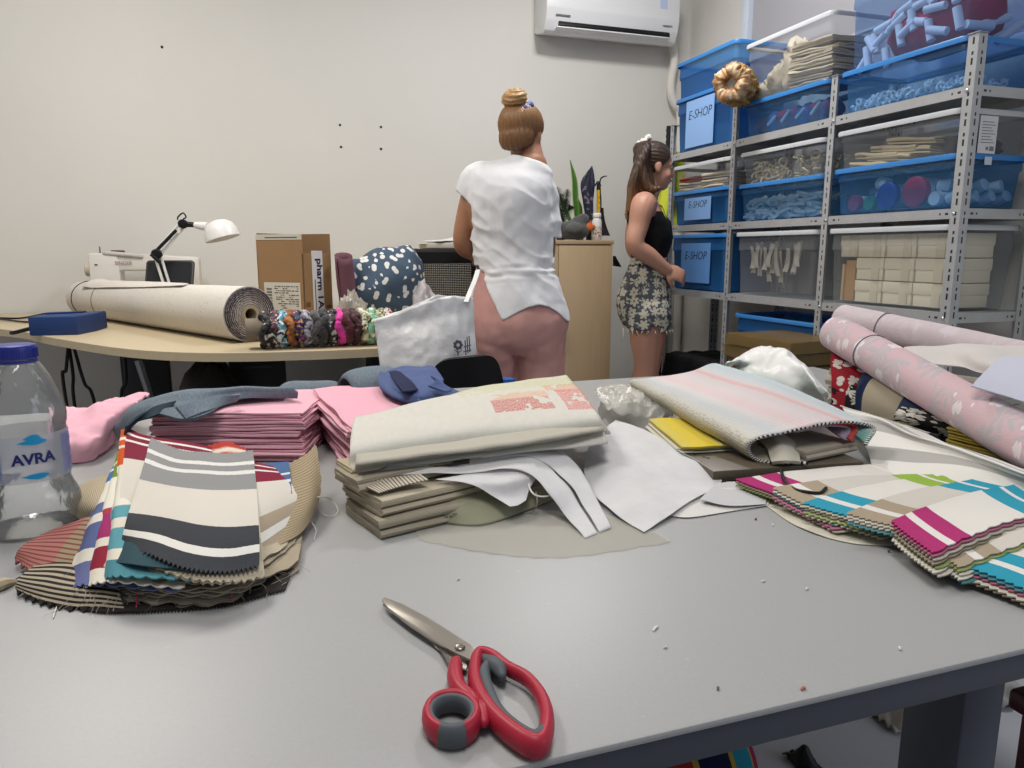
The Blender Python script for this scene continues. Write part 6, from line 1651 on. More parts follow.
# ---- pile of striped samples at the left
pile_c = T(190, 530, 0)
cols = [('#a99c89', '#b8ad9a'), ('#b3a895', '#93897a'), ('#c4b9a4', '#a0967f'), ('#a39a90', '#8a8178'), ('#a89b86', '#c2b69d'), ('#8b7f72', '#b9ad98'), ('#b0a48c', '#948a78'), ('#a1927c', '#ccbfa5'), ('#c0b49c', '#a09684'), ('#b8ad96', '#9b907e')]
und = ['lowest dark frayed', 'second lowest frayed grey brown', 'third lowest frayed beige', 'fourth lowest grey', 'fifth lowest sand coloured', 'middle brown grey', 'upper middle beige', 'upper tan', 'third from top cream beige', 'second from top oatmeal']
for k in range(10):
    rr = random.Random(100+k); h = .003+.0036*k
    sh_ = 8-k*1.1
    l, r_ = 88+rr.uniform(-14, 6)+k*3.2, 304+rr.uniform(-16, 8)-k*2.6
    yb = 604-k*3.6+rr.uniform(-2, 2)
    rows = [[(l, yb-8, h*.9), ((l+r_)/2-30, yb+1, h), ((l+r_)/2+40, yb-3, h*.8), (r_, yb-26-rr.uniform(0, 10), h*.5)],
            [(l+12, 545, h+.002), (170, 545, h+.003), (230, 540, h+.002), (r_+4, 525, h*.6)],
            [(l+34, 490, h), (180, 487, h), (235, 484, h), (r_+2, 480, h)]]
    m = stripes('sample under %d' % k, [(0, cols[k][0]), (.3, cols[k][1]), (.55, cols[k][0]), (.8, cols[k][1])], 1, fine=(70, '#8d8475', .3), var=.15)
    cloth('fabric_sample', rows, m, '%s sample edge under the left striped pile' % und[k], 'fabric sample', 44, 18, .0014, .003, 26, 100+k, {'v0': (.003, 36)}, 'striped fabric samples in the left pile')
CH, WH, GR = '#3b3d42', '#cfc9be', '#8b8b8b'
m_A = stripes('charcoal and grey stripe', [(0, CH), (.14, '#dedbd4'), (.215, CH), (.40, WH), (.70, GR), (.815, '#d8d6d2'), (.84, GR), (.885, '#d8d6d2'), (.912, GR)], 1, fine=(60, '#b5b1a8', .0))
m_B = stripes('maroon and beige stripe', [(0, '#ab9c86'), (.10, '#dfdcd6'), (.20, '#ab9c86'), (.36, WH), (.72, '#7d1f38'), (.86, '#dcd8d2'), (.885, '#7d1f38'), (.94, '#dcd8d2'), (.96, '#7d1f38')], 1)
m_C = stripes('maroon stripe', [(0, '#2f4a52'), (.12, WH), (.70, '#7a1d35'), (.86, '#dcd8d2'), (.885, '#7a1d35'), (.93, '#dcd8d2'), (.955, '#7a1d35')], 1)
m_O = stripes('orange and teal stripe', [(0, '#4d8792'), (.10, '#dcd6c6'), (.17, '#5d9aa6'), (.32, '#dcd6c6'), (.38, '#5d9aa6'), (.46, '#ded9cb'), (.72, '#c9531d'), (.84, '#dcd6c6'), (.86, '#c9531d'), (.91, '#dcd6c6'), (.93, '#c9531d')], 1)
m_Gn = stripes('green and magenta stripe', [(0, '#dcd6c6'), (.08, '#8a2035'), (.22, '#d9d2c4'), (.28, '#9b2c66'), (.46, '#a83a4a'), (.5, '#ded9cb'), (.74, '#6d8a2a'), (.88, '#d9d2c4'), (.91, '#6d8a2a')], 1)
m_Bl = stripes('lilac blue stripe', [(0, '#616893'), (.16, '#d6d0c4'), (.24, '#55608c'), (.42, '#d6d0c4'), (.5, '#5d6891'), (.6, '#ded9cb'), (.8, '#3f6ca8'), (.9, '#ded9cb'), (.93, '#3f6ca8')], 1)
PG = 'striped fabric samples in the left pile'
cloth('fabric_sample', [[(258, 556, .016), (282, 545, .018), (303, 530, .016), (313, 514, .018)], [(264, 510, .032), (288, 502, .036), (309, 496, .036), (321, 487, .032)], [(268, 466, .040), (288, 464, .046), (306, 454, .054), (316, 443, .060)]], stripes('ribbed khaki', [(0, '#a5957a')], 1, fine=(30, '#83745d', .35)), 'ribbed khaki sample curling up at the right of the striped pile', 'fabric sample', 40, 30, .0016, .002, 25, 5, {'v1': (.002, 30), 'u1': (.0025, 24)}, PG)
cloth('fabric_sample', [[(255, 505, .040), (292, 494, .041)], [(258, 464, .050), (289, 462, .052)]], stripes('blue with white lines', [(0, '#4a6690'), (.35, '#d4d4d4'), (.43, '#4a6690'), (.58, '#d4d4d4'), (.64, '#4a6690')], 1), 'small blue sample with white lines tucked between maroon and khaki samples', 'fabric sample', 14, 12, .0012, .001, 20, 6, None, PG)
cloth('fabric_sample', [[(200, 462, .050), (224, 463, .052), (248, 462, .050)], [(200, 448, .055), (224, 443, .060), (246, 447, .055)]], stripes('red speckle', [(0, '#b4402f'), (.5, '#d9cfc0'), (.7, '#b03a2c')], 1, jitter=.2), 'red speckled frayed edge behind the grey top sample', 'fabric sample', 30, 8, .0014, .003, 40, 7, {'v1': (.004, 22)}, PG)
cloth('fabric_sample', [[(205, 574, .028), (250, 561, .022), (303, 522, .019)], [(216, 520, .051), (255, 505, .051), (296, 492, .040)], [(225, 458, .056), (250, 461, .055), (274, 467, .050)]], m_B, 'white and maroon sample with beige band under the top sample right side', 'fabric sample', 40, 30, .0013, .0015, 20, 8, {'v0': (.002, 32), 'u1': (.0015, 26)}, PG)
cloth('fabric_sample', [[(64, 592, .006), (92, 586, .018), (180, 592, .020)], [(88, 522, .024), (106, 512, .040), (190, 505, .042)], [(112, 470, .034), (124, 462, .046), (200, 460, .050)]], m_Bl, 'lilac blue striped sample, leftmost strip fanned beside the top sample', 'fabric sample', 30, 40, .0014, .002, 20, 9, {'v0': (.003, 20)}, PG)
cloth('fabric_sample', [[(80, 590, .010), (106, 582, .026), (185, 588, .026)], [(101, 515, .034), (114, 507, .045), (195, 505, .046)], [(117, 455, .046), (126, 452, .050), (170, 458, .049)]], m_Gn, 'green topped sample with magenta bands, second strip from left in the fan', 'fabric sample', 30, 40, .0014, .002, 20, 10, {'v0': (.003, 20)}, PG)
cloth('fabric_sample', [[(99, 580, .020), (120, 577, .034), (195, 580, .034)], [(113, 505, .044), (126, 500, .052), (200, 500, .052)], [(121, 430, .053), (129, 431, .055), (160, 446, .050)]], m_O, 'orange topped sample with teal bands beside the maroon one', 'fabric sample', 30, 40, .0014, .002, 20, 11, {'v0': (.003, 20)}, PG)
cloth('fabric_sample', [[(116, 563, .036), (140, 566, .042), (205, 572, .040)], [(121, 485, .055), (150, 485, .058), (210, 487, .056)], [(127, 428, .057), (150, 436, .061), (212, 447, .060)]], m_C, 'maroon sample with two white lines showing behind the grey top sample', 'fabric sample', 30, 30, .0013, .0015, 20, 12, {'v1': (.002, 30)}, PG)
# layers just below the top sample, then the top sample
for k, lab in enumerate(('cream sample two layers under the charcoal edged top sample', 'oatmeal sample directly under the charcoal edged top sample')):
    o = 3-k*1.5; e = -.004+.0016*k
    cloth('fabric_sample', [[(121+o*2, 551+o, .036+e), (150, 563+o, .042+e), (190, 578+o, .038+e), (228, 581+o, .032+e), (262+o, 574+o, .026+e)], [(127, 522, .050+e), (160, 526, .053+e), (195, 535, .053+e), (228, 538, .049+e), (260, 535, .043+e)], [(138, 485, .058+e), (165, 490, .060+e), (195, 494, .060+e), (225, 495, .057+e), (257, 494, .053+e)], [(150, 445, .059+e), (180, 455, .062+e), (205, 457, .062+e), (230, 458, .060+e), (252, 456, .056+e)]],
          (stripes('cream plain', [(0, '#b9ad97'), (.2, '#cfc5b0')], 1), stripes('oatmeal plain', [(0, '#a99e8b'), (.3, '#d3cbbb')], 1))[k], lab, 'fabric sample', 50, 24, .0014, .002, 24, 13+k, {'v0': (.003, 32)}, PG)
cloth('fabric_sample', [[(121, 545, .040), (150, 555, .046), (185, 569, .043), (222, 573, .037), (259, 567, .031)], [(127, 520, .054), (160, 524, .056), (195, 533, .056), (228, 536, .052), (259, 533, .046)], [(138, 485, .061), (165, 490, .063), (195, 494, .063), (225, 495, .060), (257, 494, .056)], [(151, 438, .062), (180, 450, .065), (205, 452, .066), (230, 454, .063), (253, 451, .059)]], m_A, 'top sample of the left pile, white with grey and charcoal stripes', 'fabric sample', 64, 40, .0016, .001, 24, 15, {'v0': (.0025, 32), 'v1': (.0025, 32)}, PG)
# samples spread to the left
cloth('fabric_sample', [[(70, 512, .012), (82, 520, .012), (98, 522, .014), (118, 518, .02)], [(74, 500, .022), (88, 503, .032), (104, 503, .034), (120, 500, .034)], [(80, 486, .018), (95, 482, .034), (110, 478, .036), (122, 476, .036)], [(92, 480, .004), (104, 476, .012), (114, 472, .014), (124, 468, .016)]], stripes('cream corduroy', [(0, '#b8ab92')], 0, fine=(26, '#8b8069', .4)), 'cream ribbed sample humped up beside the water bottle', 'fabric sample', 40, 30, .002, .002, 25, 17, None, PG)
cloth('fabric_sample', [[(15, 560, .010), (33, 573, .005), (52, 580, .004), (92, 582, .006)], [(24, 545, .022), (45, 546, .020), (66, 547, .019), (100, 552, .020)], [(58, 528, .020), (74, 522, .025), (90, 517, .028), (112, 522, .028)]], stripes('pink ribbed', [(0, '#b2736b'), (.62, '#9c8c6f')], 0, fine=(13, '#7d4a46', .34, 1)), 'pink and khaki ribbed sample spreading out leftmost in front of the bottle', 'fabric sample', 40, 30, .0018, .0015, 30, 18, {'v0': (.0035, 30)}, PG)
cloth('fabric_sample', [[(15, 590, .006), (40, 602, .003), (72, 609, .002), (125, 610, .002)], [(20, 578, .013), (45, 580, .014), (75, 586, .013), (120, 592, .012)], [(38, 563, .008), (60, 560, .012), (90, 562, .012), (125, 570, .012)]], stripes('black cream chevron', [(0, '#a89c88')], 1, fine=(9, '#26221f', .5)), 'black and cream striped sample lying lowest at the pile left corner', 'fabric sample', 40, 24, .0018, .0015, 30, 19, {'v0': (.004, 30)}, PG)
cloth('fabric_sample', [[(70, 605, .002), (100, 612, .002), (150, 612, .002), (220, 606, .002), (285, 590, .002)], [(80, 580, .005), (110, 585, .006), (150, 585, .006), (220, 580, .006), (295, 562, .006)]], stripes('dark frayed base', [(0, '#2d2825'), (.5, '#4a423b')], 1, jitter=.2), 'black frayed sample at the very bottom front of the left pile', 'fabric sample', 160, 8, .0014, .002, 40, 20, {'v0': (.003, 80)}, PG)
# loose threads
bm = BM(); rr = random.Random(9)
for k in range(150):
    u = rr.random(); x = 70+240*u; y = 600-30*u+rr.uniform(-32, 4); h = rr.uniform(.002, .02)
    p = T(x, y, h); d = V((rr.uniform(-1, 1), rr.uniform(-1, .1), 0)).normalized(); ln = rr.uniform(.006, .022)
    tube(bm, [p, p+d*ln*.5+V((rr.uniform(-.005, .005), 0, -h*.3)), p+d*ln+V((rr.uniform(-.008, .008), rr.uniform(-.004, .004), -h*.7))], rr.choice((.0002, .0003)), 4, 6)
stuff('loose_threads', bm, patt('thread fluff', '#8f8578', '#b6aa9a', '#3a3230', 60), 'fringe of loose threads along the front of the left pile', 'threads')
for pts, c_, lab in ((((100, 572, .02), (75, 585, .012), (60, 600, .004), (53, 618, .001)), '#d8d2c6', 'white thread trailing down leftwards from the striped pile'),
                     (((138, 560, .03), (136, 580, .02), (137, 596, .01), (136, 612, .001)), '#b02a63', 'magenta thread hanging straight down the pile front'),
                     (((233, 590, .012), (231, 596, .006), (234, 604, .001)), '#c42a76', 'short bright magenta thread tuft at the pile front right'),
                     (((305, 505, .02), (318, 497, .03), (332, 500, .012), (338, 512, .004), (328, 516, .003), (317, 508, .006), (320, 498, .01)), '#d8d2c6', 'white thread looping between the khaki sample and linen stack'),
                     (((310, 520, .012), (316, 530, .004), (314, 540, .001)), '#d8d2c6', 'white thread end below the khaki sample corner'),
                     (((40, 565, .01), (20, 577, .004), (0, 586, .001), (-8, 590, .001)), '#3a3028', 'dark thread running off the table left of the pile'),
                     (((118, 590, .012), (104, 600, .004), (112, 606, .002), (128, 598, .006), (140, 606, .001)), '#cfc6b6', 'pale thread curled below the pile front')):
    bm = BM(); tube(bm, [T(*p) for p in pts], .0006, 5, 30); one('loose_thread', bm, mat('thread '+c_, c_, .8), lab, 'thread', 'long loose threads')
bm = BM(); tube(bm, [T(-12, 590, .003), T(2, 584, .006), T(14, 582, .002)], [.006, .006, .003], 8, 10, round_ends=True); one('scrap', bm, mat('cream scrap', '#b5a68b', .9), 'cream cloth scrap at the left picture edge below the bottle', 'scrap')

# ---- pink folded cloths
m_pink = mat('candy pink cotton', '#e2adbb', .85, weave=500, var=.04); m_pink2 = mat('rose pink cotton', '#dfa8b7', .85, weave=500, var=.04)
ordn = ('bottom', 'second from bottom', 'third from bottom', 'fourth from bottom', 'fourth from top', 'third from top', 'second from top', 'top')
a, b_ = T(150, 462, 0), T(304, 462, 0); ex = (b_-a).normalized(); ey = V((-ex.y, ex.x, 0)); wd = (b_-a).length
for k in range(8):
    rr = random.Random(k); dpt = .20; h = .0012+.0092*k
    c = (a+b_)/2+ey*(dpt/2+.012*(k/8)+rr.uniform(-.004, .004))+ex*rr.uniform(-.004, .004)
    M = frame_M((c.x, c.y, TZ+h), -ey, ex)
    bm = BM(); folded(bm, dpt, wd-.004+rr.uniform(-.006, .004), 3, .0022, M, .0008, k, .005, 14, .0016, 14)
    one('folded_cloth', bm, m_pink if k % 3 else m_pink2, '%s pink folded cloth of the left stack under denim' % ordn[k], 'cloth', 'pink folded cloths in the left stack')
p0, p1 = T(312, 388, .083), T(347, 423, .083); ed = (p0-p1); ed.z = 0; ln = ed.length+.02; ed.normalize(); nrm = V((-ed.y, ed.x, 0)); nrm = nrm if nrm.x < 0 else -nrm
for k in range(9):
    rr = random.Random(50+k); h = .0012+.0089*k; wd2 = .22
    c = (p0+p1)/2-nrm*(wd2/2)+V((rr.uniform(-.004, .004), rr.uniform(-.004, .004), 0))-nrm*(.010*(1-k/8))
    M = frame_M((c.x, c.y, TZ+h), nrm, V((0, 0, 1)).cross(nrm))
    bm = BM(); folded(bm, wd2, ln, 3, .0022, M, .0007, 20+k, .006, 14, .0022, 12)
    one('folded_cloth', bm, m_pink if k % 2 else m_pink2, '%s pink folded cloth in the right stack beside the canvas bundle' % (ordn[:4]+('middle',)+ordn[4:])[k], 'cloth', 'pink folded cloths in the right stack')
cloth('loose_cloth', [[(46, 463, .002), (78, 462, .003), (100, 455, .004), (118, 440, .008), (130, 428, .012)], [(48, 440, .034), (80, 440, .036), (100, 432, .040), (116, 416, .050), (134, 410, .052)], [(50, 420, .040), (80, 418, .042), (102, 407, .054), (122, 401, .056), (140, 399, .058)], [(50, 409, .015), (84, 410, .016), (110, 402, .034), (130, 398, .05), (150, 396, .055)]], m_pink, 'loose rumpled pink cloth lying behind the water bottle', 'cloth', 70, 60, .003, .010, 20, 3, crush=.010)
# ---- denim
m_den, nt, b = new_mat('grey blue denim'); oc = coord(nt, 'Object', (1, 1, 1))
nz_ = noise_n(nt, coord(nt, 'Object', (900, 160, 160)), 1, 2); c = mixc(nt, nz_, S('#4a5560'), S('#86939d')); fin(nt, b, c, .9, 700)
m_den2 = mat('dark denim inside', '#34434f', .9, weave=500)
cloth('denim_cloth', [[(120, 442, .02), (131, 424, .062), (154, 414, .080), (192, 417, .079), (236, 401, .082), (298, 398, .080)], [(116, 430, .03), (128, 415, .072), (155, 404, .092), (192, 402, .092), (236, 394, .092), (298, 393, .090)], [(118, 428, .03), (135, 408, .077), (168, 394, .102), (200, 391, .102), (240, 388, .100), (290, 389, .096)], [(128, 424, .03), (152, 405, .07), (182, 396, .083), (205, 393, .084), (240, 391, .084), (290, 392, .082)]], m_den, 'grey blue denim draped over the left stack of pink cloths', 'cloth', 70, 30, .005, .007, 15, 4)
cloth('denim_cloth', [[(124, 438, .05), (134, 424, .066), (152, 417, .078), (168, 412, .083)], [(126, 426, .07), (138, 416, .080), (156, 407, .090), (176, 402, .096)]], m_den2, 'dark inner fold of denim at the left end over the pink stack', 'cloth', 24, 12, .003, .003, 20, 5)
cloth('denim_cloth', [[(186, 419, .083), (206, 411, .088), (236, 401, .088)], [(176, 407, .100), (206, 399, .101), (240, 394, .100)]], m_den, 'separate denim corner folded back over the top pink cloth', 'cloth', 24, 12, .004, .002, 20, 6)
for (p0, p1, r_, lab, sd) in (((346, 398, .056), (396, 390, .060), .056, 'rounded roll of grey denim behind the right pink stack', 1), ((282, 398, .036), (340, 397, .036), .036, 'lower denim roll between both pink stacks', 2)):
    a, b_ = T(*p0), T(*p1); d = (b_-a).normalized(); X_ = V((0, 0, 1)); Y_ = d.cross(X_).normalized(); bm = BM()
    def f(u, v):
        aa = u*2*PI*1.25-1.2; R = r_*(.93+.05*u)*(1+.05*nz3((math.cos(aa)*1.5, math.sin(aa)*1.5, v*2), 1, sd)); R *= (1-.25*(2*v-1)**6)
        p = a.lerp(b_, v)+X_*R*math.sin(aa)*.92+Y_*R*math.cos(aa)*1.05
        return V((p.x, p.y, max(p.z, TZ+.003)))
    sheet(bm, f, 48, 14, .004); one('denim_roll', bm, m_den, lab, 'cloth', None, 180)
m_bag2 = mat('periwinkle blue cotton', '#4d5c86', .85, weave=400, var=.06); m_bagd = mat('navy lining', '#1a2142', .9)
t = thing('folded_tote', T(418, 392, .082), 'folded blue cloth bag with navy lining on the right pink stack', 'bag')
cloth('outer_fold', [[(384, 392, .086), (400, 399, .088), (414, 403, .088), (440, 400, .084), (461, 395, .083)], [(379, 383, .094), (396, 387, .102), (416, 393, .099), (438, 390, .097), (450, 388, .092)], [(384, 374, .099), (402, 373, .106), (420, 375, .107), (434, 377, .105), (444, 384, .098)], [(388, 369.5, .100), (404, 367.5, .107), (420, 366.5, .109), (434, 367.5, .107), (443, 380, .098)], [(390, 374, .084), (404, 373, .084), (420, 372, .084), (434, 373, .084), (441, 382, .084)]], m_bag2, None, nu=34, nv=40, th=.003, wr=.004, wf=30, seed=6, parent=t)
cloth('lining', [[(403, 392, .106), (410, 391.5, .106), (418, 390, .104)], [(395, 382, .110), (404, 381, .110), (411, 381, .110)], [(389, 372, .110), (395, 371, .111), (401, 372.5, .111)]], m_bagd, 'dark navy lining', nu=20, nv=20, th=.002, wr=.001, seed=7, parent=t)
cloth('lower_fold', [[(392, 398, .085), (410, 403, .085), (424, 404, .085)], [(379, 385, .096), (392, 394, .095), (420, 400, .092)], [(380, 372, .104), (386, 374, .108), (400, 385, .105)]], m_bag2, None, nu=20, nv=20, th=.003, wr=.001, seed=8, parent=t)
cloth('strap', [[(428, 386, .108), (446, 392, .100)], [(436, 380, .116), (452, 390, .100)], [(431, 376, .122), (440, 384, .108)]], m_bag2, None, nu=10, nv=14, th=.003, wr=.001, seed=9, parent=t)

# ---- linen stack and canvas bundle in the middle
m_lin = mat('greige linen', '#9d9482', .85, weave=500, var=.06); m_lin2 = mat('pale greige linen', '#ada38e', .85, weave=500, var=.06)
def boardfold(fl, fr, bl, h, layers, tt, m, label, seed, group, gap=.0006, name='folded_cloth', wr=.0012, trim=0):
    a, b_, c_ = T(fl[0], fl[1], h), T(fr[0], fr[1], h), T(bl[0], bl[1], h)
    ex = (b_-a).normalized(); ey = (c_-a); ey = ey-ex*ey.dot(ex); w_ = ey.length; ey.normalize(); ln = (b_-a).length
    cc = (a+b_)/2+ey*w_/2; M = frame_M((cc.x, cc.y, TZ+h), -ey, ex)
    bm = BM(); folded(bm, w_, ln, layers, tt, M, gap, seed, .002, 12, wr, 12); return one(name, bm, m, label, 'cloth', group)
LG = 'folded linen in the middle stack'
boardfold((379, 539), (560, 497), (338, 514), .0008, 4, .0046, m_lin, 'bottom folded greige linen of the middle stack', 1, LG)
boardfold((382, 517), (540, 478), (335, 497), .0225, 4, .0046, m_lin2, 'second folded linen from the bottom, its fold toward the scissors', 2, LG)
boardfold((358, 493), (520, 460), (318, 481), .0440, 3, .004, m_lin, 'third folded linen from the bottom of the middle stack', 3, LG)
boardfold((352, 474), (480, 450), (328, 465), .0575, 2, .003, mat('cream linen', '#b3a78d', .85), 'thin cream folded linen sticking out left under the canvas bundle', 4, LG)
cloth('striped_scrap', [[(378, 493, .047), (398, 487, .049), (428, 480, .052)], [(358, 484, .052), (390, 478, .054), (420, 474, .056)]], stripes('ticking stripe', [(0, '#c0b8a8')], 0, fine=(16, '#6e6355', .4)), 'small piece of striped ticking showing between folded linens', 'cloth', 20, 8, .0012, .001, 20, 4)
t = thing('printed_packet', T(470, 505, .001), 'pale green printed cloth wrapped loosely beside the bottom linen', 'cloth')
cloth('packet_wrap', [[(402, 520, .003), (440, 523, .002), (482, 525, .002), (518, 514, .002), (552, 500, .002)], [(403, 516, .010), (440, 510, .016), (482, 502, .020), (520, 492, .020), (556, 484, .018)], [(418, 502, .020), (450, 494, .024), (490, 485, .028), (525, 476, .028), (560, 470, .028)]], mat('sage grey cloth', '#8f8e77', .8, var=.08), None, nu=40, nv=20, th=.0014, wr=.002, wf=18, seed=5, parent=t)
bm = BM()
for k in range(5):
    p = T(444+k*5.2, 517-k*.6, .0105); q = T(448+k*5.2, 516.6-k*.6, .0105); tube(bm, [p, q], .0007, 4)
for rr_ in (0, 1): p = T(455, 513.5, .0125); lathe(bm, [(.0022, 0), (.0030, .0003), (.0030, .0006), (.0022, .0006), (.0022, 0)], Mt(p), 14, 0, False, False)
part('print_marks', bm, mat('grey stamp ink', '#5f5f56', .8), t, True, stuff=True)
m_can, nt, b = new_mat('canvas with faint print'); uv = coord(nt, 'UV'); sp = N(nt, 'ShaderNodeSeparateXYZ'); L(nt, uv, sp.inputs[0])
u_, v_ = sp.outputs[0], sp.outputs[1]
def band(s, a, b_): return M_(nt, 'MULTIPLY', M_(nt, 'GREATER_THAN', s, a), M_(nt, 'LESS_THAN', s, b_))
blk = M_(nt, 'GREATER_THAN', noise_n(nt, coord(nt, 'UV', (10, 7, 1)), 1.6, 2), .42)
grain = M_(nt, 'MULTIPLY_ADD', noise_n(nt, coord(nt, 'UV', (160, 60, 1)), 1.4, 3), 1.9, -.5, True)
base = mixc(nt, noise_n(nt, coord(nt, 'UV', (30, 12, 1)), 1.3, 4), S('#c3c0b6'), S('#d1cec5'))
def addc(base, ub, vb, col, k):
    msk = M_(nt, 'MULTIPLY', M_(nt, 'MULTIPLY', M_(nt, 'MULTIPLY', band(u_, *ub), band(v_, *vb)), blk), M_(nt, 'MULTIPLY', grain, k)); return mixc(nt, msk, base, S(col))
base = addc(base, (.58, .83), (.68, .80), '#b83a34', 1.2); base = addc(base, (.60, .84), (.80, .86), '#d58a45', .8); base = addc(base, (.88, 1), (.66, .86), '#c8323a', 1.0)
base = addc(base, (.5, 1), (.90, 1), '#b9b96a', .7); base = addc(base, (.85, 1), (.84, .92), '#cf7a4a', .8)
fin(nt, b, base, .9, 500)
t = thing('canvas_bundle', T(470, 440, .055), 'thick folded off-white canvas with faint red and orange print on the middle stack', 'cloth')
cb = [[(356, 446, .060), (450, 424, .060), (520, 410, .060), (572, 398, .060)], [(352, 474, .055), (430, 463, .055), (520, 451, .055), (606, 441, .055)], [(348, 464, .066), (430, 451, .067), (520, 438, .067), (605, 431, .067)], [(348, 447, .083), (430, 433, .086), (520, 420, .086), (600, 416, .086)], [(350, 431, .087), (430, 412, .092), (510, 399, .094), (586, 396, .092)], [(353, 418, .086), (420, 402, .092), (490, 386, .096), (567, 375, .094)]]
cloth('outer_canvas', cb, m_can, None, nu=60, nv=40, th=.0022, wr=.0025, wf=14, seed=2, pink={'u0': (.002, 40), 'u1': (.002, 40)}, parent=t)
for k in range(3):
    hh = .060+.007*k
    cloth('inner_layer', [[(354+k, 469-k*2, hh), (430, 457-k, hh), (520, 446-k, hh), (612-3*k, 433-2*k, hh)], [(356, 440, hh), (430, 428, hh), (510, 414, hh), (596-2*k, 408, hh)]], mat('canvas inside', '#aea99c', .9), None, nu=30, nv=10, th=.003, wr=.002, wf=20, seed=20+k, pink={'u1': (.003, 20)}, parent=t)
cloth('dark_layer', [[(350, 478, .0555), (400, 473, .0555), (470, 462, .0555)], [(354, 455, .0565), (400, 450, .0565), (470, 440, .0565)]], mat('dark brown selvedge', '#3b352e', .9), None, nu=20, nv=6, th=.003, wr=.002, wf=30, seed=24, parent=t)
# ---- white interfacing
m_int, nt, b = new_mat('thin white interfacing'); b.inputs['Base Color'].default_value = S('#d6d5d6'); b.inputs['Roughness'].default_value = .9
bump(nt, b, noise_n(nt, coord(nt), 120, 4), .25, .002)
tr = N(nt, 'ShaderNodeBsdfTransparent'); mx = N(nt, 'ShaderNodeMixShader'); L(nt, M_(nt, 'MULTIPLY_ADD', noise_n(nt, coord(nt), 25, 4), .3, .68, True), mx.inputs[0]); L(nt, tr.outputs[0], mx.inputs[1]); L(nt, b.outputs[0], mx.inputs[2]); L(nt, mx.outputs[0], nt.nodes['Material Output'].inputs[0])
W1 = tn([[(372, 474, .0575), (384, 468, .0585)], [(450, 474, .052), (468, 455, .056)], [(520, 470, .050), (538, 442, .054)], [(547, 492, .032), (576, 464, .038)], [(567, 516, .010), (596, 498, .014)], [(585, 538, .0015), (611, 528, .0015)]])
g1 = netf(W1, .0025, 30, 3)
bm = BM(); sheet(bm, clampz(lambda u, v: g1(u*.46, v)), 10, 60, .0006); sheet(bm, clampz(lambda u, v: g1(.54-.06*(1-min(1, max(0, (v-.45)/.25)))*1.3+u*(1-(.54-.06*(1-min(1, max(0, (v-.45)/.25)))*1.3)), v)), 10, 60, .0006)
one('interfacing_strip', bm, m_int, 'white gauzy strip draped down to the table, split at its end', 'interfacing', None, 180)
cloth('interfacing_flap', [[(436, 480, .048), (480, 472, .050), (534, 464, .050)], [(470, 484, .044), (505, 482, .042), (538, 474, .042)], [(495, 498, .028), (512, 494, .028), (530, 488, .030)], [(510, 507, .020), (518, 505, .020), (526, 500, .022)]], m_int, 'small white gauzy flap curling over the linen edge', 'interfacing', 24, 24, .0006, .002, 30, 6)
bm = BM(); tube(bm, [T(*p) for p in ((533, 472, .04), (529, 485, .034), (535, 495, .028), (548, 496, .026), (556, 488, .03), (553, 478, .036))], .0011, 6, 30); one('trim_cord', bm, mat('white cord', '#d4d2cb', .7), 'white cord looping out of the gauzy strip', 'cord')
bm = BM(); tube(bm, [T(*p) for p in ((536, 492, .026), (537, 505, .014), (530, 513, .002), (518, 511, .001))], .0009, 6, 20); one('trim_cord', bm, mat('grey cord', '#8d8b84', .7), 'grey cord end hanging below the white cord loop', 'cord')
cloth('interfacing_sheet', [[(587, 488, .008), (612, 512, .005), (644, 533, .0016)], [(584, 464, .020), (632, 480, .020), (682, 506, .009)], [(592, 442, .030), (648, 452, .030), (722, 479, .014)], [(616, 420, .038), (648, 432, .038), (680, 452, .032)]], m_int, 'large white sheet of interfacing fanned out right of the canvas bundle', 'interfacing', 40, 40, .0007, .005, 17, 7)
cloth('interfacing_sheet', [[(590, 490, .005), (640, 520, .003), (716, 486, .004)], [(600, 460, .014), (650, 470, .012), (724, 481, .006)], [(610, 430, .03), (650, 440, .03), (690, 458, .022)]], m_int, 'second white interfacing sheet just under the large one', 'interfacing', 30, 24, .0007, .002, 16, 8)
cloth('gauze_offcut', [[(420, 540, .0012), (490, 553, .0012), (567, 557, .0012), (672, 542, .0012)], [(410, 520, .0012), (500, 512, .0012), (590, 512, .0012), (652, 530, .0012)]], plastic('grey gauze', '#d0cec8', .16, .9, '#fbfaf7'), 'thin grey frayed offcut lying flat on the table in front', 'cloth', 50, 10, .0004, .0006, 40, 9, {'v0': (.002, 60)})
cloth('paper_sheet', [[(668, 516, .001), (690, 518, .001), (728, 512, .001), (768, 506, .001)], [(680, 497, .010), (705, 490, .012), (740, 488, .010), (775, 492, .006)]], mat('white tissue paper', '#cfcdc8', .7), 'white sheet lying under the interfacing right corner', 'paper', 30, 14, .0007, .002, 20, 10)
cloth('paper_sheet', [[(700, 500, .011), (730, 506, .006), (765, 504, .004)], [(715, 484, .013), (735, 482, .012), (770, 490, .008)]], mat('grey white paper', '#bdbdbd', .7), 'pale folded paper just left of the striped swatch fan', 'paper', 20, 10, .0007, .001, 20, 11)
# crumpled clear plastic
m_poly = plastic('crinkled clear polythene', '#d6d4ce', .45, .3, '#f7f6f2')
cloth('plastic_wrap', [[(598, 420, .020), (622, 428, .020), (652, 430, .020), (672, 420, .03)], [(600, 405, .055), (625, 410, .055), (655, 408, .05), (680, 402, .06)], [(597, 394, .058), (628, 390, .062), (655, 394, .06), (672, 390, .06)], [(600, 392, .04), (630, 389, .05), (660, 392, .04), (675, 390, .04)]], m_poly, 'crumpled clear plastic between canvas bundle and pastel fabric', 'plastic wrap', 70, 60, .0005, .012, 28, 12, crush=.016)
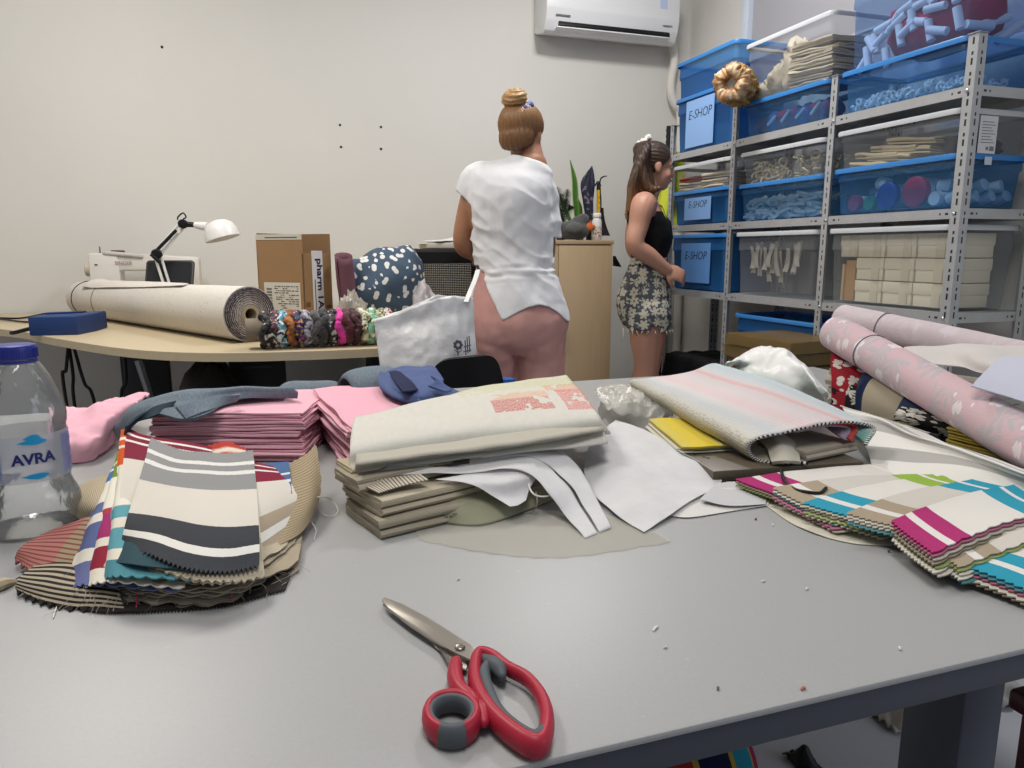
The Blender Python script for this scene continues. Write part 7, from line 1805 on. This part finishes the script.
# ---- right hand group
m_olv = mat('olive brown box board', '#5c5446', .4, spec=.4)
C_, R_, Lb = T(713, 482, .010), T(862, 472, .010), T(674, 459, .010)
exx = (R_-C_).normalized(); eyy = V((-exx.y, exx.x, 0)); dpt = .165
t = thing('flat_box', (C_+R_)/2+eyy*dpt/2, 'flat olive brown box lying under the pastel striped fabric', 'box')
sk = (Lb-C_); 
poly = [C_, R_, R_+eyy*dpt, C_+eyy*dpt+exx*0]
M = Matrix()
bm = BM(); prism(bm, [(p.x, p.y) for p in poly], TZ+.010, TZ+.016, None, 0, .0008); part('box_tray', bm, m_olv, t, True)
bm = BM(); prism(bm, [(p.x+d_.x, p.y+d_.y) for p, d_ in zip(poly, (-exx*.0008-eyy*.0008, exx*.0008-eyy*.0008, exx*.0008+eyy*.0008, -exx*.0008+eyy*.0008))], TZ+.0135, TZ+.0255, None, 0, .001); lid = part('lid', bm, m_olv, t, True)
bm = BM(); 
for (x, y) in ((695, 455), (704, 457), (708, 458)): lathe(bm, [(.0028, 0), (.0028, .0003)], Mt(T(x, y, .0256)), 10)
part('printed_mark', bm, mat('dark print', '#38332b', .6), lid, True, stuff=True)
m_yel = mat('bright yellow cloth', '#c9b13c', .8, weave=300, var=.06)
cloth('cream_sheet', [[(672, 452, .028), (690, 453, .028), (735, 450, .028)], [(645, 427, .040), (665, 425, .042), (700, 422, .044)]], mat('cream paper', '#c3bda8', .8), 'cream sheet under the yellow cloth on the brown box', 'paper', 12, 14, .0012, .001, 20, 13)
cloth('cream_sheet', [[(676, 449, .031), (692, 450, .031), (738, 447, .031)], [(648, 424, .044), (668, 422, .046), (700, 419, .047)]], mat('pale ivory paper', '#cfcab8', .8), 'ivory sheet sandwiched directly beneath the yellow cloth', 'paper', 12, 14, .0012, .001, 20, 14)
cloth('yellow_cloth', [[(682, 448, .035), (700, 448, .035), (725, 446, .035), (740, 445, .035)], [(649, 420, .050), (664, 419, .050), (690, 419, .050), (705, 418, .05)]], stripes('yellow with cream edge', [(0, '#cdbb5e'), (.2, '#d2bb45'), (.6, '#cfc47f'), (.8, '#cec9a6')], 0), 'yellow folded cloth under the pastel striped fabric left side', 'cloth', 20, 14, .003, .001, 20, 15)
# pastel fabric
m_pas, nt, b = new_mat('pastel striped waffle'); uv = coord(nt, 'UV'); sp = N(nt, 'ShaderNodeSeparateXYZ'); L(nt, uv, sp.inputs[0])
jn = M_(nt, 'ADD', sp.outputs[0], M_(nt, 'MULTIPLY_ADD', noise_n(nt, coord(nt, 'UV', (30, 90, 1)), 1, 2), .03, -.015))
c = ramp(nt, jn, [(0, '#a6a08e'), (.26, '#b3ad9a'), (.36, '#c9c6bd'), (.44, '#bfc3c6'), (.50, '#cfc8c6'), (.535, '#d4bebf'), (.60, '#cfc4c4'), (.67, '#c9bfbf'), (.69, '#d2a5a4'), (.72, '#c6c4c4'), (.78, '#b7c0c6'), (.86, '#bcc9c9'), (.93, '#7ea39b'), (1, '#5f8f88')], 'LINEAR')
mott = M_(nt, 'MULTIPLY', M_(nt, 'GREATER_THAN', noise_n(nt, coord(nt, 'UV', (60, 50, 1)), 1.2, 2), .55), M_(nt, 'LESS_THAN', sp.outputs[0], .36)); c = mixc(nt, M_(nt, 'MULTIPLY', mott, .35), c, S('#857f6c'))
L(nt, c, b.inputs['Base Color']); b.inputs['Roughness'].default_value = .9
wv = N(nt, 'ShaderNodeTexVoronoi', voronoi_dimensions='2D'); wv.inputs['Scale'].default_value = 1; wv.inputs['Randomness'].default_value = .3; L(nt, coord(nt, 'UV', (50, 60, 1)), wv.inputs['Vector']); bump(nt, b, wv.outputs['Distance'], .35, .003)
PN = [[(655, 392, .062), (637, 389, .066), (631, 381, .080), (655, 378, .095), (690, 373, .102), (714, 364, .106), (730, 369, .092)], [(712, 428, .045), (688, 421, .053), (686, 408, .074), (720, 402, .09), (760, 394, .098), (790, 388, .098), (804, 396, .08)], [(808, 464, .0285), (758, 460, .0285), (750, 442, .056), (795, 430, .070), (838, 422, .075), (874, 427, .062), (866, 445, .045)]]
t = thing('pastel_fabric', T(750, 420, .03), 'folded pastel striped fabric with pinked edge lying on the brown box', 'fabric')
gP = netf(tn(PN), .002, 16, 4)
bm = BM(); sheet(bm, clampz(gP), 70, 50, .0035, 0, {'v1': (.002, 60)}); part('outer_fold', bm, m_pas, t, True, smooth=180)
bm = BM(); m_chk = stripes('black white pinking', [(0, '#d5d2cc')], 0, fine=(64, '#26242a', .5))
for dz, sc_ in ((0, 1), (-.0035, .985), (-.007, .97)):
    pts = [gP(i/120, 1) for i in range(121)]; ctr = sum(pts, V())/len(pts); pts = [ctr+(p-ctr)*sc_+V((0, 0, 0)) for p in pts]
    b2 = BM(); tube(b2, pts, .0017, 6)
    uvl = b2.loops.layers.uv.verify()
    for f_ in b2.faces:
        for lp in f_.loops: lp[uvl].uv = (lp[uvl].uv[1], lp[uvl].uv[0])
    merge(bm, b2)
part('pinked_edge', bm, m_chk, t, True, 'black and white zigzag edge', smooth=180)
for k, (cl, sc_) in enumerate((('#b1403f', .80), ('#8f7f8d', .68))):
    pn = [[T(*p) for p in r] for r in PN]; c2 = sum(pn[2], V())/7; r2 = [c2+(p-c2)*sc_ for p in pn[2]]; c1 = sum(pn[1], V())/7; r1 = [c1+(p-c1)*sc_ for p in pn[1]]; r2 = [p+(q-p)*.06 for p, q in zip(r2, r1)]
    g_ = netf([r1[3:], r2[3:]], .001, 20, k); bm = BM(); sheet(bm, g_, 24, 10, .003); part('inner_fold', bm, mat('fold lining '+cl, cl, .9), t, True, 'red inner fold' if k == 0 else 'mauve inner fold', smooth=180)
cloth('rolled_cloth', [[(772, 463, .030), (785, 462, .034), (800, 463, .030)], [(765, 446, .040), (780, 444, .046), (795, 445, .04)], [(745, 430, .04), (760, 428, .046), (775, 430, .04)]], mat('off-white waffle', '#b7b2a4', .9), 'off-white rolled cloth inside the pastel fold', 'cloth', 14, 16, .005, .002, 40, 16)
boardfold((806, 462), (858, 452), (780, 442), .0275, 3, .0042, mat('light greige cloth', '#9f9688', .85), 'light greige folded cloth held inside the pastel fold', 7, None)
m_pol2 = plastic('white polythene', '#f0efed', .8, .5, '#faf9f7')
cloth('plastic_bag', [[(730, 378, .08), (760, 388, .075), (790, 396, .07), (826, 404, .05)], [(736, 366, .10), (765, 368, .11), (792, 378, .10), (822, 396, .075)], [(726, 366, .105), (766, 349, .135), (797, 362, .125), (826, 394, .095)], [(722, 372, .06), (766, 352, .10), (802, 370, .09), (828, 400, .05)]], m_pol2, 'white plastic bag peaking up behind the pastel striped fabric', 'bag', 60, 50, .0008, .007, 24, 17, crush=.010)
# white sheet with grey bands
m_ws = stripes('white with grey bands', [(0, '#dad7d1'), (.30, '#a9a6a2'), (.42, '#dcd9d4'), (.54, '#adaaa6'), (.66, '#dddad5'), (.78, '#b3b0ac'), (.87, '#dad7d2')], 1, jitter=.002, weave=700)
cloth('striped_sheet', [[(866, 484, .012), (905, 487, .014), (960, 490, .018), (1070, 504, .022)], [(872, 470, .016), (910, 472, .022), (965, 476, .028), (1070, 495, .030)], [(866, 448, .022), (905, 450, .032), (958, 460, .040), (1070, 490, .040)], [(850, 424, .034), (890, 428, .046), (945, 448, .050), (1070, 489, .046)], [(842, 407, .050), (882, 419, .054), (940, 443, .052), (1070, 487, .046)], [(840, 405, .034), (882, 417, .034), (940, 441, .032), (1070, 485, .030)]], m_ws, 'large white cloth with grey bands sloping behind the swatch fan', 'cloth', 60, 44, .0014, .005, 12, 18)
# fan of swatches
BLU, MAG, BEI, GRN = '#2e93ab', '#a72f6b', '#a2947f', '#8fae45'
def swm(nm, c1, c2, w_): return stripes('swatch '+nm, [(0, c1), (.10, '#d9d5d0'), (.145, c1), (.255, w_), (.70, c2), (.86, '#d9d5d0'), (.895, c2)], 1, jitter=.002)
fan = [(((735, 484), (760, 491)), MAG, '#cfcac2', .014, 'magenta swatch farthest left in the striped fan'), (((772, 493), (807, 508)), BEI, GRN, .017, 'beige banded swatch second from left in the striped fan'), (((802, 508), (846, 518)), BLU, GRN, .019, 'blue banded swatch left of centre in the striped fan'),
       (((845, 519), (892, 528)), BEI, BLU, .022, 'beige banded swatch with blue far end, centre of the striped fan'), (((890, 527), (933, 557)), MAG, BLU, .026, 'magenta banded swatch lying highest in the striped fan'), (((934, 552), (959, 568)), BEI, BEI, .020, 'beige banded swatch below the magenta one in the striped fan'), (((957, 566), (1030, 592)), BLU, BLU, .015, 'blue banded swatch nearest the table edge in the striped fan')]
lay = ['#b9b3a4', '#4d7a80', '#c6c0b3', '#8a7f70', '#a9637c', '#c9c3b6', '#8d9a62']
dirs = ((870, 470), (930, 480), (950, 479), (975, 484), (990, 497), (1040, 524), (1075, 555))
for i, ((a, b_), c1, c2, h, lab) in enumerate(fan):
    pa, pb = T(a[0], a[1], h), T(b_[0], b_[1], h); ed = T(dirs[i][0], dirs[i][1], h)-pa; ln = .25; d = ed.normalized()
    q = pb-pa; q2 = pa.copy()
    if i < 4: pb = pb+q*.7
    if i >= 5: q2 = pa-q*.55
    n_un = (2, 4, 4, 3, 6, 4, 4)[i]
    nm = {'#cfcac2': 'plain', BLU: 'blue', MAG: 'magenta', BEI: 'beige', GRN: 'green'}
    for k in range(n_un, -1, -1):
        hh = h-.0027*k
        if hh < .0012: continue
        off = V((-.0026*k*(.6+.4*(k % 2)), -.0030*k, -.0027*k))
        def f(u, v, off=off, k=k):
            p = q2.lerp(pb, u)+d*(ln*v)+off; bulge = .002*math.sin(PI*u)+.009*math.sin(PI*min(1, v*1.05))*(.7 if i > 0 else .3)+(.007*(1-u)**3 if i < 5 else 0)+(.004*u**2 if i == 4 else 0)
            p = p+V((0, 0, bulge+.0012*nz3(p, 22, i)))
            return V((p.x, p.y, max(p.z, TZ+.001)))
        cc = lay[(i*2+k*3) % 7] if k else c1
        m = swm('%d' % i, c1, c2, ('#d3cec8', '#c5c0b8', '#d6d2cb', '#c8c2b8', '#d8d4cd', '#cbc5bb', '#d3cec6')[i]) if k == 0 else mat('swatch layer '+cc, cc, .85, weave=600)  # off-white tone varies per swatch, standing in for shading between the strips
        bm = BM(); sheet(bm, f, 26, 30, .0013, 0, {'v0': (.0022, 13), 'u1': (.0018, 40)})
        ly = ('', 'first layer', 'second layer', 'third layer', 'fourth layer', 'fifth layer', 'sixth layer')[k]
        one('fabric_swatch', bm, m, lab if k == 0 else '%s under the %s' % (ly, lab.split(' in the')[0].split(',')[0]), 'fabric swatch', 'swatches in the striped fan', 60)
cloth('paper_sheet', [[(762, 503, .001), (800, 528, .001), (850, 543, .001), (900, 546, .001)], [(785, 494, .006), (825, 510, .006), (870, 524, .006), (915, 534, .006)]], mat('cream tissue', '#c4bfb0', .7), 'cream tissue sheet under the striped swatch fan front', 'paper', 30, 10, .0007, .0015, 22, 21)
bm = BM(); tube(bm, [T(*p) for p in ((781, 470, .026), (785, 481, .024), (794, 489, .024), (808, 492, .026), (820, 493, .026), (826, 488, .028))], .0022, 8, 30, round_ends=True); one('black_cord', bm, m_black, 'short black cord lying on the swatches before the brown box', 'cord')
# ---- rolls and folded fabrics at the right end
def rollmat(name, base, leaf, flw, sc):
    m, nt, b = new_mat(name); oc = coord(nt)
    fm, dist, rn, ang = flower(nt, oc, sc, 5, .40, (0, 1), .4, .9)
    lf, d2, r2, a2 = flower(nt, oc, sc*.6, 9, .66, (1, 2), .85, .9)
    c = mixc(nt, M_(nt, 'MULTIPLY', M_(nt, 'MULTIPLY', lf, M_(nt, 'GREATER_THAN', r2, .3)), .75), S(base), S(leaf)); c = mixc(nt, M_(nt, 'MULTIPLY', M_(nt, 'MULTIPLY', fm, M_(nt, 'GREATER_THAN', rn, .45)), .85), c, S(flw))
    fin(nt, b, c, .9, 400); return m
def roll(name, pa, pb, ra_, rb_, m, label, seed, core=True, stubby=.0):
    d = (pb-pa).normalized(); X_ = V((0, 0, 1)); X_ = (X_-d*X_.dot(d)).normalized(); Y_ = d.cross(X_); n = 40
    t = thing(name, (pa+pb)/2-V((0, 0, (ra_+rb_)/2)), label, 'fabric roll')
    rings = []
    for i in range(41):
        v = i/40; R = ra_+(rb_-ra_)*v
        rings.append([pa.lerp(pb, v)+(X_*math.cos(2*PI*j/n)+Y_*math.sin(2*PI*j/n))*R*(1+.03*nz3((math.cos(2*PI*j/n)*1.3, math.sin(2*PI*j/n)*1.3, v*7), 1, seed)-.03*math.exp(-((v-.22)/.01)**2)) for j in range(n)])
    for q in (.86, .6): rings.insert(0, [pa-d*(.012*(1-q) if q > .7 else .004)+(p-rings[-41][0]*0-pa)*1 if False else pa-d*.006+(p-pa)*q for p in rings[2 if q == .6 and len(rings) > 41 else 0]])
    bm = BM(); ringfaces(bm, rings); part('rolled_cloth', bm, m, t, True, smooth=180)
    bm = BM(); tube(bm, [pa.lerp(pb, .225)+(X_*math.cos(2*PI*j/40)+Y_*math.sin(2*PI*j/40))*((ra_+(rb_-ra_)*.225)*1.003) for j in range(40)], .0012, 5, 0, closed=True); part('tie_cord', bm, mat('mauve cord', '#7c6a78', .8), t, True)
    return t
m_pr = rollmat('pink floral print', '#c9adb2', '#b0aeb2', '#ddd5d8', 30); m_lr = rollmat('lilac cloth', '#c6b8bd', '#c9bfc0', '#cec5ca', 24)
roll('fabric_roll', AD(836, 333, 1.52), AD(1062, 462, .97), .036, .036, m_pr, 'pink floral fabric roll slanting down the right table end', 3)
roll('fabric_roll', AD(842, 320, 1.60), AD(1075, 372, 1.22), .034, .034, m_lr, 'pale lilac fabric roll lying behind the pink floral roll', 4)
ma, mb = AD(842, 320, 1.60), AD(1075, 372, 1.22); md = (mb-ma).normalized(); mm_ = ma.lerp(mb, .42); hz_ = mm_.z-.034-.004-TZ; rx_ = V((md.x, md.y, 0)).normalized()
for k in range(3):
    bm = BM(); folded(bm, .17, .30, 3, hz_/3/3.35, frame_M((mm_.x, mm_.y, TZ+.001+hz_/3*k), V((0, 0, 1)).cross(rx_), rx_), hz_/3/40, 90+k, .003, 8, .001, 12); one('folded_cloth', bm, mat('ecru cloth', '#b5ad9d', .85), '%s ecru folded cloth propping up the lilac roll' % ('bottom', 'middle', 'top')[k], 'cloth', 'ecru folded cloths under the lilac roll')
cloth('white_cloth', [[AD(905, 362, 1.30), AD(955, 366, 1.22), AD(985, 374, 1.15), AD(1060, 404, 1.05)], [AD(900, 352, 1.34), AD(950, 352, 1.26), AD(985, 358, 1.16), AD(1060, 380, 1.06)], [AD(905, 347, 1.36), AD(955, 345, 1.28), AD(990, 344, 1.22), AD(1060, 348, 1.16)]], mat('soft white cloth', '#c5c0bd', .9, weave=300), 'white cloth lying in the groove between both fabric rolls', 'cloth', 40, 24, .002, .006, 16, 22, world=True)
cloth('white_cloth', [[AD(972, 386, 1.09), AD(1005, 395, 1.05), AD(1060, 415, .98)], [AD(985, 372, 1.12), AD(1015, 378, 1.07), AD(1060, 390, 1.0)], [AD(1000, 358, 1.15), AD(1030, 358, 1.1), AD(1060, 360, 1.06)]], mat('bluish white cloth', '#b9bbcb', .9, weave=300), 'bluish white corner of cloth folded over the pink roll', 'cloth', 24, 24, .002, .003, 18, 23, world=True)
m_rf, nt, b = new_mat('red floral cotton'); oc = coord(nt); fm, dist, rn, ang = flower(nt, oc, 38, 5, .42, (0, 2), .5, .8); c = mixc(nt, fm, S('#9a1f2c'), S('#d9cfc9')); f2_, *_ = flower(nt, oc, 20, 3, .3, (0, 2), .6, .9); c = mixc(nt, f2_, c, S('#2a1418')); fin(nt, b, c, .85, 400)
m_lf, nt, b = new_mat('black leaf print'); oc = coord(nt); fm, dist, rn, ang = flower(nt, oc, 45, 8, .62, (0, 2), .8, .9); c = mixc(nt, fm, S('#1f1d20'), S('#c9c5bb')); fin(nt, b, c, .85, 400)
m_nv = mat('navy cotton', '#2b3757', .85, weave=400, var=.06); m_bc = mat('beige cotton drill', '#a39985', .85, weave=400, var=.05)
def hang(name, rows, m, lab, seed, th=.004, nu=24, nv=20, wr=.004):
    return cloth(name, [[AD(*p) for p in r] for r in rows], m, lab, 'cloth', nu, nv, th, wr, 22, seed, world=True)
hang('floral_cloth', [[(832, 404, 1.50), (848, 412, 1.46), (872, 415, 1.42)], [(832, 380, 1.49), (850, 386, 1.45), (880, 392, 1.41)], [(831, 352, 1.52), (850, 360, 1.49), (885, 376, 1.45)], [(836, 345, 1.60), (856, 350, 1.58), (890, 362, 1.54)]], m_rf, 'red floral cloth hanging below the pink roll far end', 31)
hang('leaf_print_cloth', [[(845, 412, 1.44), (853, 416, 1.43), (862, 420, 1.42)], [(846, 395, 1.435), (854, 398, 1.425), (864, 400, 1.41)], [(850, 384, 1.45), (858, 386, 1.44), (866, 388, 1.43)]], m_lf, 'narrow black and white leaf cloth edge below the red floral cloth', 32, nu=12)
hang('navy_cloth', [[(856, 420, 1.40), (876, 428, 1.36), (900, 436, 1.32)], [(855, 396, 1.385), (866, 390, 1.38), (890, 392, 1.34)], [(862, 376, 1.40), (880, 376, 1.38), (905, 384, 1.34)], [(870, 372, 1.46), (890, 374, 1.42), (915, 380, 1.38)]], m_nv, 'navy cloth edge curving round the beige folded cloth', 33)
hang('beige_cloth', [[(862, 420, 1.375), (884, 430, 1.33), (904, 438, 1.28)], [(864, 396, 1.36), (884, 402, 1.32), (908, 412, 1.27)], [(872, 380, 1.37), (894, 384, 1.33), (916, 394, 1.28)], [(884, 376, 1.43), (902, 379, 1.39), (924, 388, 1.34)]], m_bc, 'beige folded cloth bulging below the pink roll', 34, .005)
hang('navy_cloth', [[(892, 432, 1.30), (930, 442, 1.25), (975, 455, 1.18), (1010, 464, 1.12)], [(896, 412, 1.28), (930, 420, 1.23), (975, 432, 1.16), (1012, 440, 1.10)], [(905, 396, 1.29), (936, 404, 1.24), (976, 416, 1.18), (1014, 428, 1.12)], [(915, 388, 1.34), (945, 396, 1.30), (985, 408, 1.24), (1020, 420, 1.18)]], m_nv, 'navy cloth lying over the olive stack below the pink roll', 35, .004, 30, 24)
hang('leaf_print_cloth', [[(893, 424, 1.285), (925, 432, 1.235), (950, 437, 1.20), (972, 441, 1.165)], [(896, 413, 1.268), (927, 421, 1.218), (952, 427, 1.182), (976, 431, 1.148)], [(903, 407, 1.270), (930, 412, 1.222), (955, 418, 1.186), (980, 424, 1.15)]], m_lf, 'black and white leaf trim draped across the navy cloth', 36, .003, 30, 14, .002)
hang('beige_cloth', [[(955, 421, 1.165), (962, 424, 1.155), (972, 424, 1.145)], [(942, 408, 1.19), (956, 411, 1.175), (975, 416, 1.155)], [(938, 402, 1.21), (956, 405, 1.19), (980, 410, 1.165)]], m_bc, 'small beige pointed cloth on the navy cloth below the roll', 37, .003, 14, 12, .001)
hang('pale_strip_cloth', [[(895, 444, 1.262), (915, 450, 1.228), (938, 456, 1.195)], [(896, 422, 1.258), (916, 428, 1.222), (940, 434, 1.186)]], stripes('green white strips', [(0, '#8d9150'), (.22, '#b4b2a4'), (.4, '#8e8f86'), (.55, '#bbb8ac'), (.8, '#3a3a3c')], 0), 'pale and green folded strips left of the olive stack', 38, .006, 24, 8)
fl_, fr_, bl_ = AD(943, 470, 1.16), AD(1003, 488, 1.07), None
ex = V((fr_.x-fl_.x, fr_.y-fl_.y, 0)).normalized(); ln = V((fr_.x-fl_.x, fr_.y-fl_.y, 0)).length; ey = V((-ex.y, ex.x, 0)); ey = ey if ey.dot(fwdw) > 0 else -ey
for k in range(6):
    c = (fl_+fr_)/2+ey*(.07+.002*(k % 2)); z = TZ+.0015+.0095*k
    bm = BM(); folded(bm, .14, ln-.004*(k % 2), 4, .0017, frame_M((c.x, c.y, z), -ey, ex), .0005, 70+k, .002, 10, .001, 12)
    one('folded_cloth', bm, mat(('olive yellow cloth', 'mustard cloth')[k % 2], ('#8c7a34', '#97812f')[k % 2], .85), '%s olive yellow folded cloth in the stack under the leaf trim' % ('bottom', 'second from bottom', 'third from bottom', 'third from top', 'second from top', 'top')[k], 'cloth', 'olive folded cloths at the right')
hang('slate_cloth', [[(1000, 492, 1.075), (1020, 498, 1.04), (1050, 506, .99)], [(1000, 452, 1.085), (1020, 458, 1.05), (1050, 466, 1.0)], [(1002, 436, 1.11), (1022, 440, 1.08), (1052, 446, 1.03)]], mat('slate blue cloth', '#39434f', .85, weave=400), 'dark slate cloth hanging at the right picture edge below the roll', 39, .005)
# ---- crumbs on the table
for (x, y, ln, an, hx, lab) in ((653, 631, .010, .6, '#dcdad4', 'white paper curl on the bare table right of the scissors'), (801, 690, .005, .2, '#b5705f', 'tiny red fibre on the table near its right front'), (718, 690, .003, 1, '#6f6e6c', 'tiny dark speck near the table front edge'), (664, 648, .003, 0, '#d5d3cd', 'tiny white speck just below the paper curl'),
                                (755, 520, .004, .4, '#5a5854', 'dark speck on the table before the swatch fan'), (773, 526, .004, 1.2, '#d5d3cd', 'white speck on the table below the swatch fan'), (806, 590, .005, .5, '#d5d3cd', 'white lint bit on the bare table centre right'), (762, 582, .004, .1, '#d5d3cd', 'pale lint bit left of the centre right lint'), (888, 552, .003, .1, '#55534f', 'dark speck below the magenta swatch'), (900, 650, .004, .9, '#d8d6d0', 'white lint near the right front table edge'), (457, 580, .003, .3, '#d8d6d0', 'white speck above the scissors blade')):
    p = T(x, y, .0006); d = V((math.cos(an), math.sin(an), 0)); bm = BM(); tube(bm, [p, p+d*ln*.5+V((0, 0, .0012)), p+d*ln], [.0008, .0012, .0005], 5, 6); one('lint', bm, mat('lint '+hx, hx, .8), lab, 'lint', 'bits of lint on the table')
# ---- things on the floor under the table
q = at(668, 778, z=.1)
t = thing('striped_bag', (q.x, q.y, 0), 'colourful striped cloth bag lying on the floor under the table', 'bag')
bm = BM(); rings = []
for i in range(41):
    a = PI*(.03+.94*i/40); rings.append([V((-.17*math.cos(a), .11*math.sin(a)**.7*math.cos(b_), max(.0, .10+.12*math.sin(a)**.7*math.sin(b_)))) for b_ in [2*PI*j/28 for j in range(28)]])
ringfaces(bm, rings); part('bag_body', bm, stripes('carnival stripes', [(0, '#8d2430'), (.30, '#a5322f'), (.50, '#b8a03a'), (.52, '#1d2148'), (.66, '#b8a03a'), (.68, '#2d93ac'), (.80, '#c9a13a'), (.815, '#a3244e'), (.9, '#8d2430')], 1, jitter=.002), t, smooth=180)
bm = BM(); tube(bm, [V((-.1, -.02, .17)), V((-.06, -.05, .20)), V((.02, -.05, .20)), V((.06, -.02, .18))], .006, 8, 20); part('handle', bm, mat('red webbing', '#8d2430', .8), t)
def floorscrap(x, y, w_, d_, h_, m, lab, seed):
    c = at(x, y, z=0); bm = BM()
    def f(u, v): return V((c.x+(u-.5)*w_, c.y+(v-.5)*d_, .004+abs(h_*(math.sin(PI*u)*math.sin(PI*v)+.6*nz3((u*3, v*3, seed), 1)))))
    sheet(bm, f, 20, 20, .003); one('fabric_scrap', bm, m, lab, 'scrap', 'scraps on the floor', 180)
floorscrap(803, 764, .05, .07, .03, m_black, 'black cloth scrap on the floor under the table', 1)
floorscrap(900, 722, .10, .07, .05, patt('scrap print', '#b5ada0', '#1c1b1d', None, 14, .55), 'pale and black cloth scrap on the floor left of the table leg', 2)
floorscrap(1006, 698, .12, .07, .04, mat('grey white cloth', '#aaa7a2', .85), 'grey white cloth scrap on the floor right of the table leg', 3)
sx = at(1036, 730, Y=.62); t = thing('stool', (sx.x+.17, .52, 0), 'dark red stool under the table at the right picture edge', 'stool')
m_mah = mat('dark red lacquer', '#4a1f22', .35)
for ix in (0, 1):
    for iy in (0, 1):
        bm = BM(); cbox(bm, (sx.x+.30*ix, .36+.25*iy, 0), (sx.x+.032+.30*ix, .392+.25*iy, .43), .003); part('leg', bm, m_mah, t, True)
bm = BM(); cbox(bm, (sx.x-.006, .345, .43), (sx.x+.34, .66, .46), .006); part('seat', bm, m_mah, t, True)
for ix in (0, 1):
    bm = BM(); cbox(bm, (sx.x+.004+.30*ix, .38, .2), (sx.x+.028+.30*ix, .62, .225)); part('stretcher', bm, m_mah, t, True)
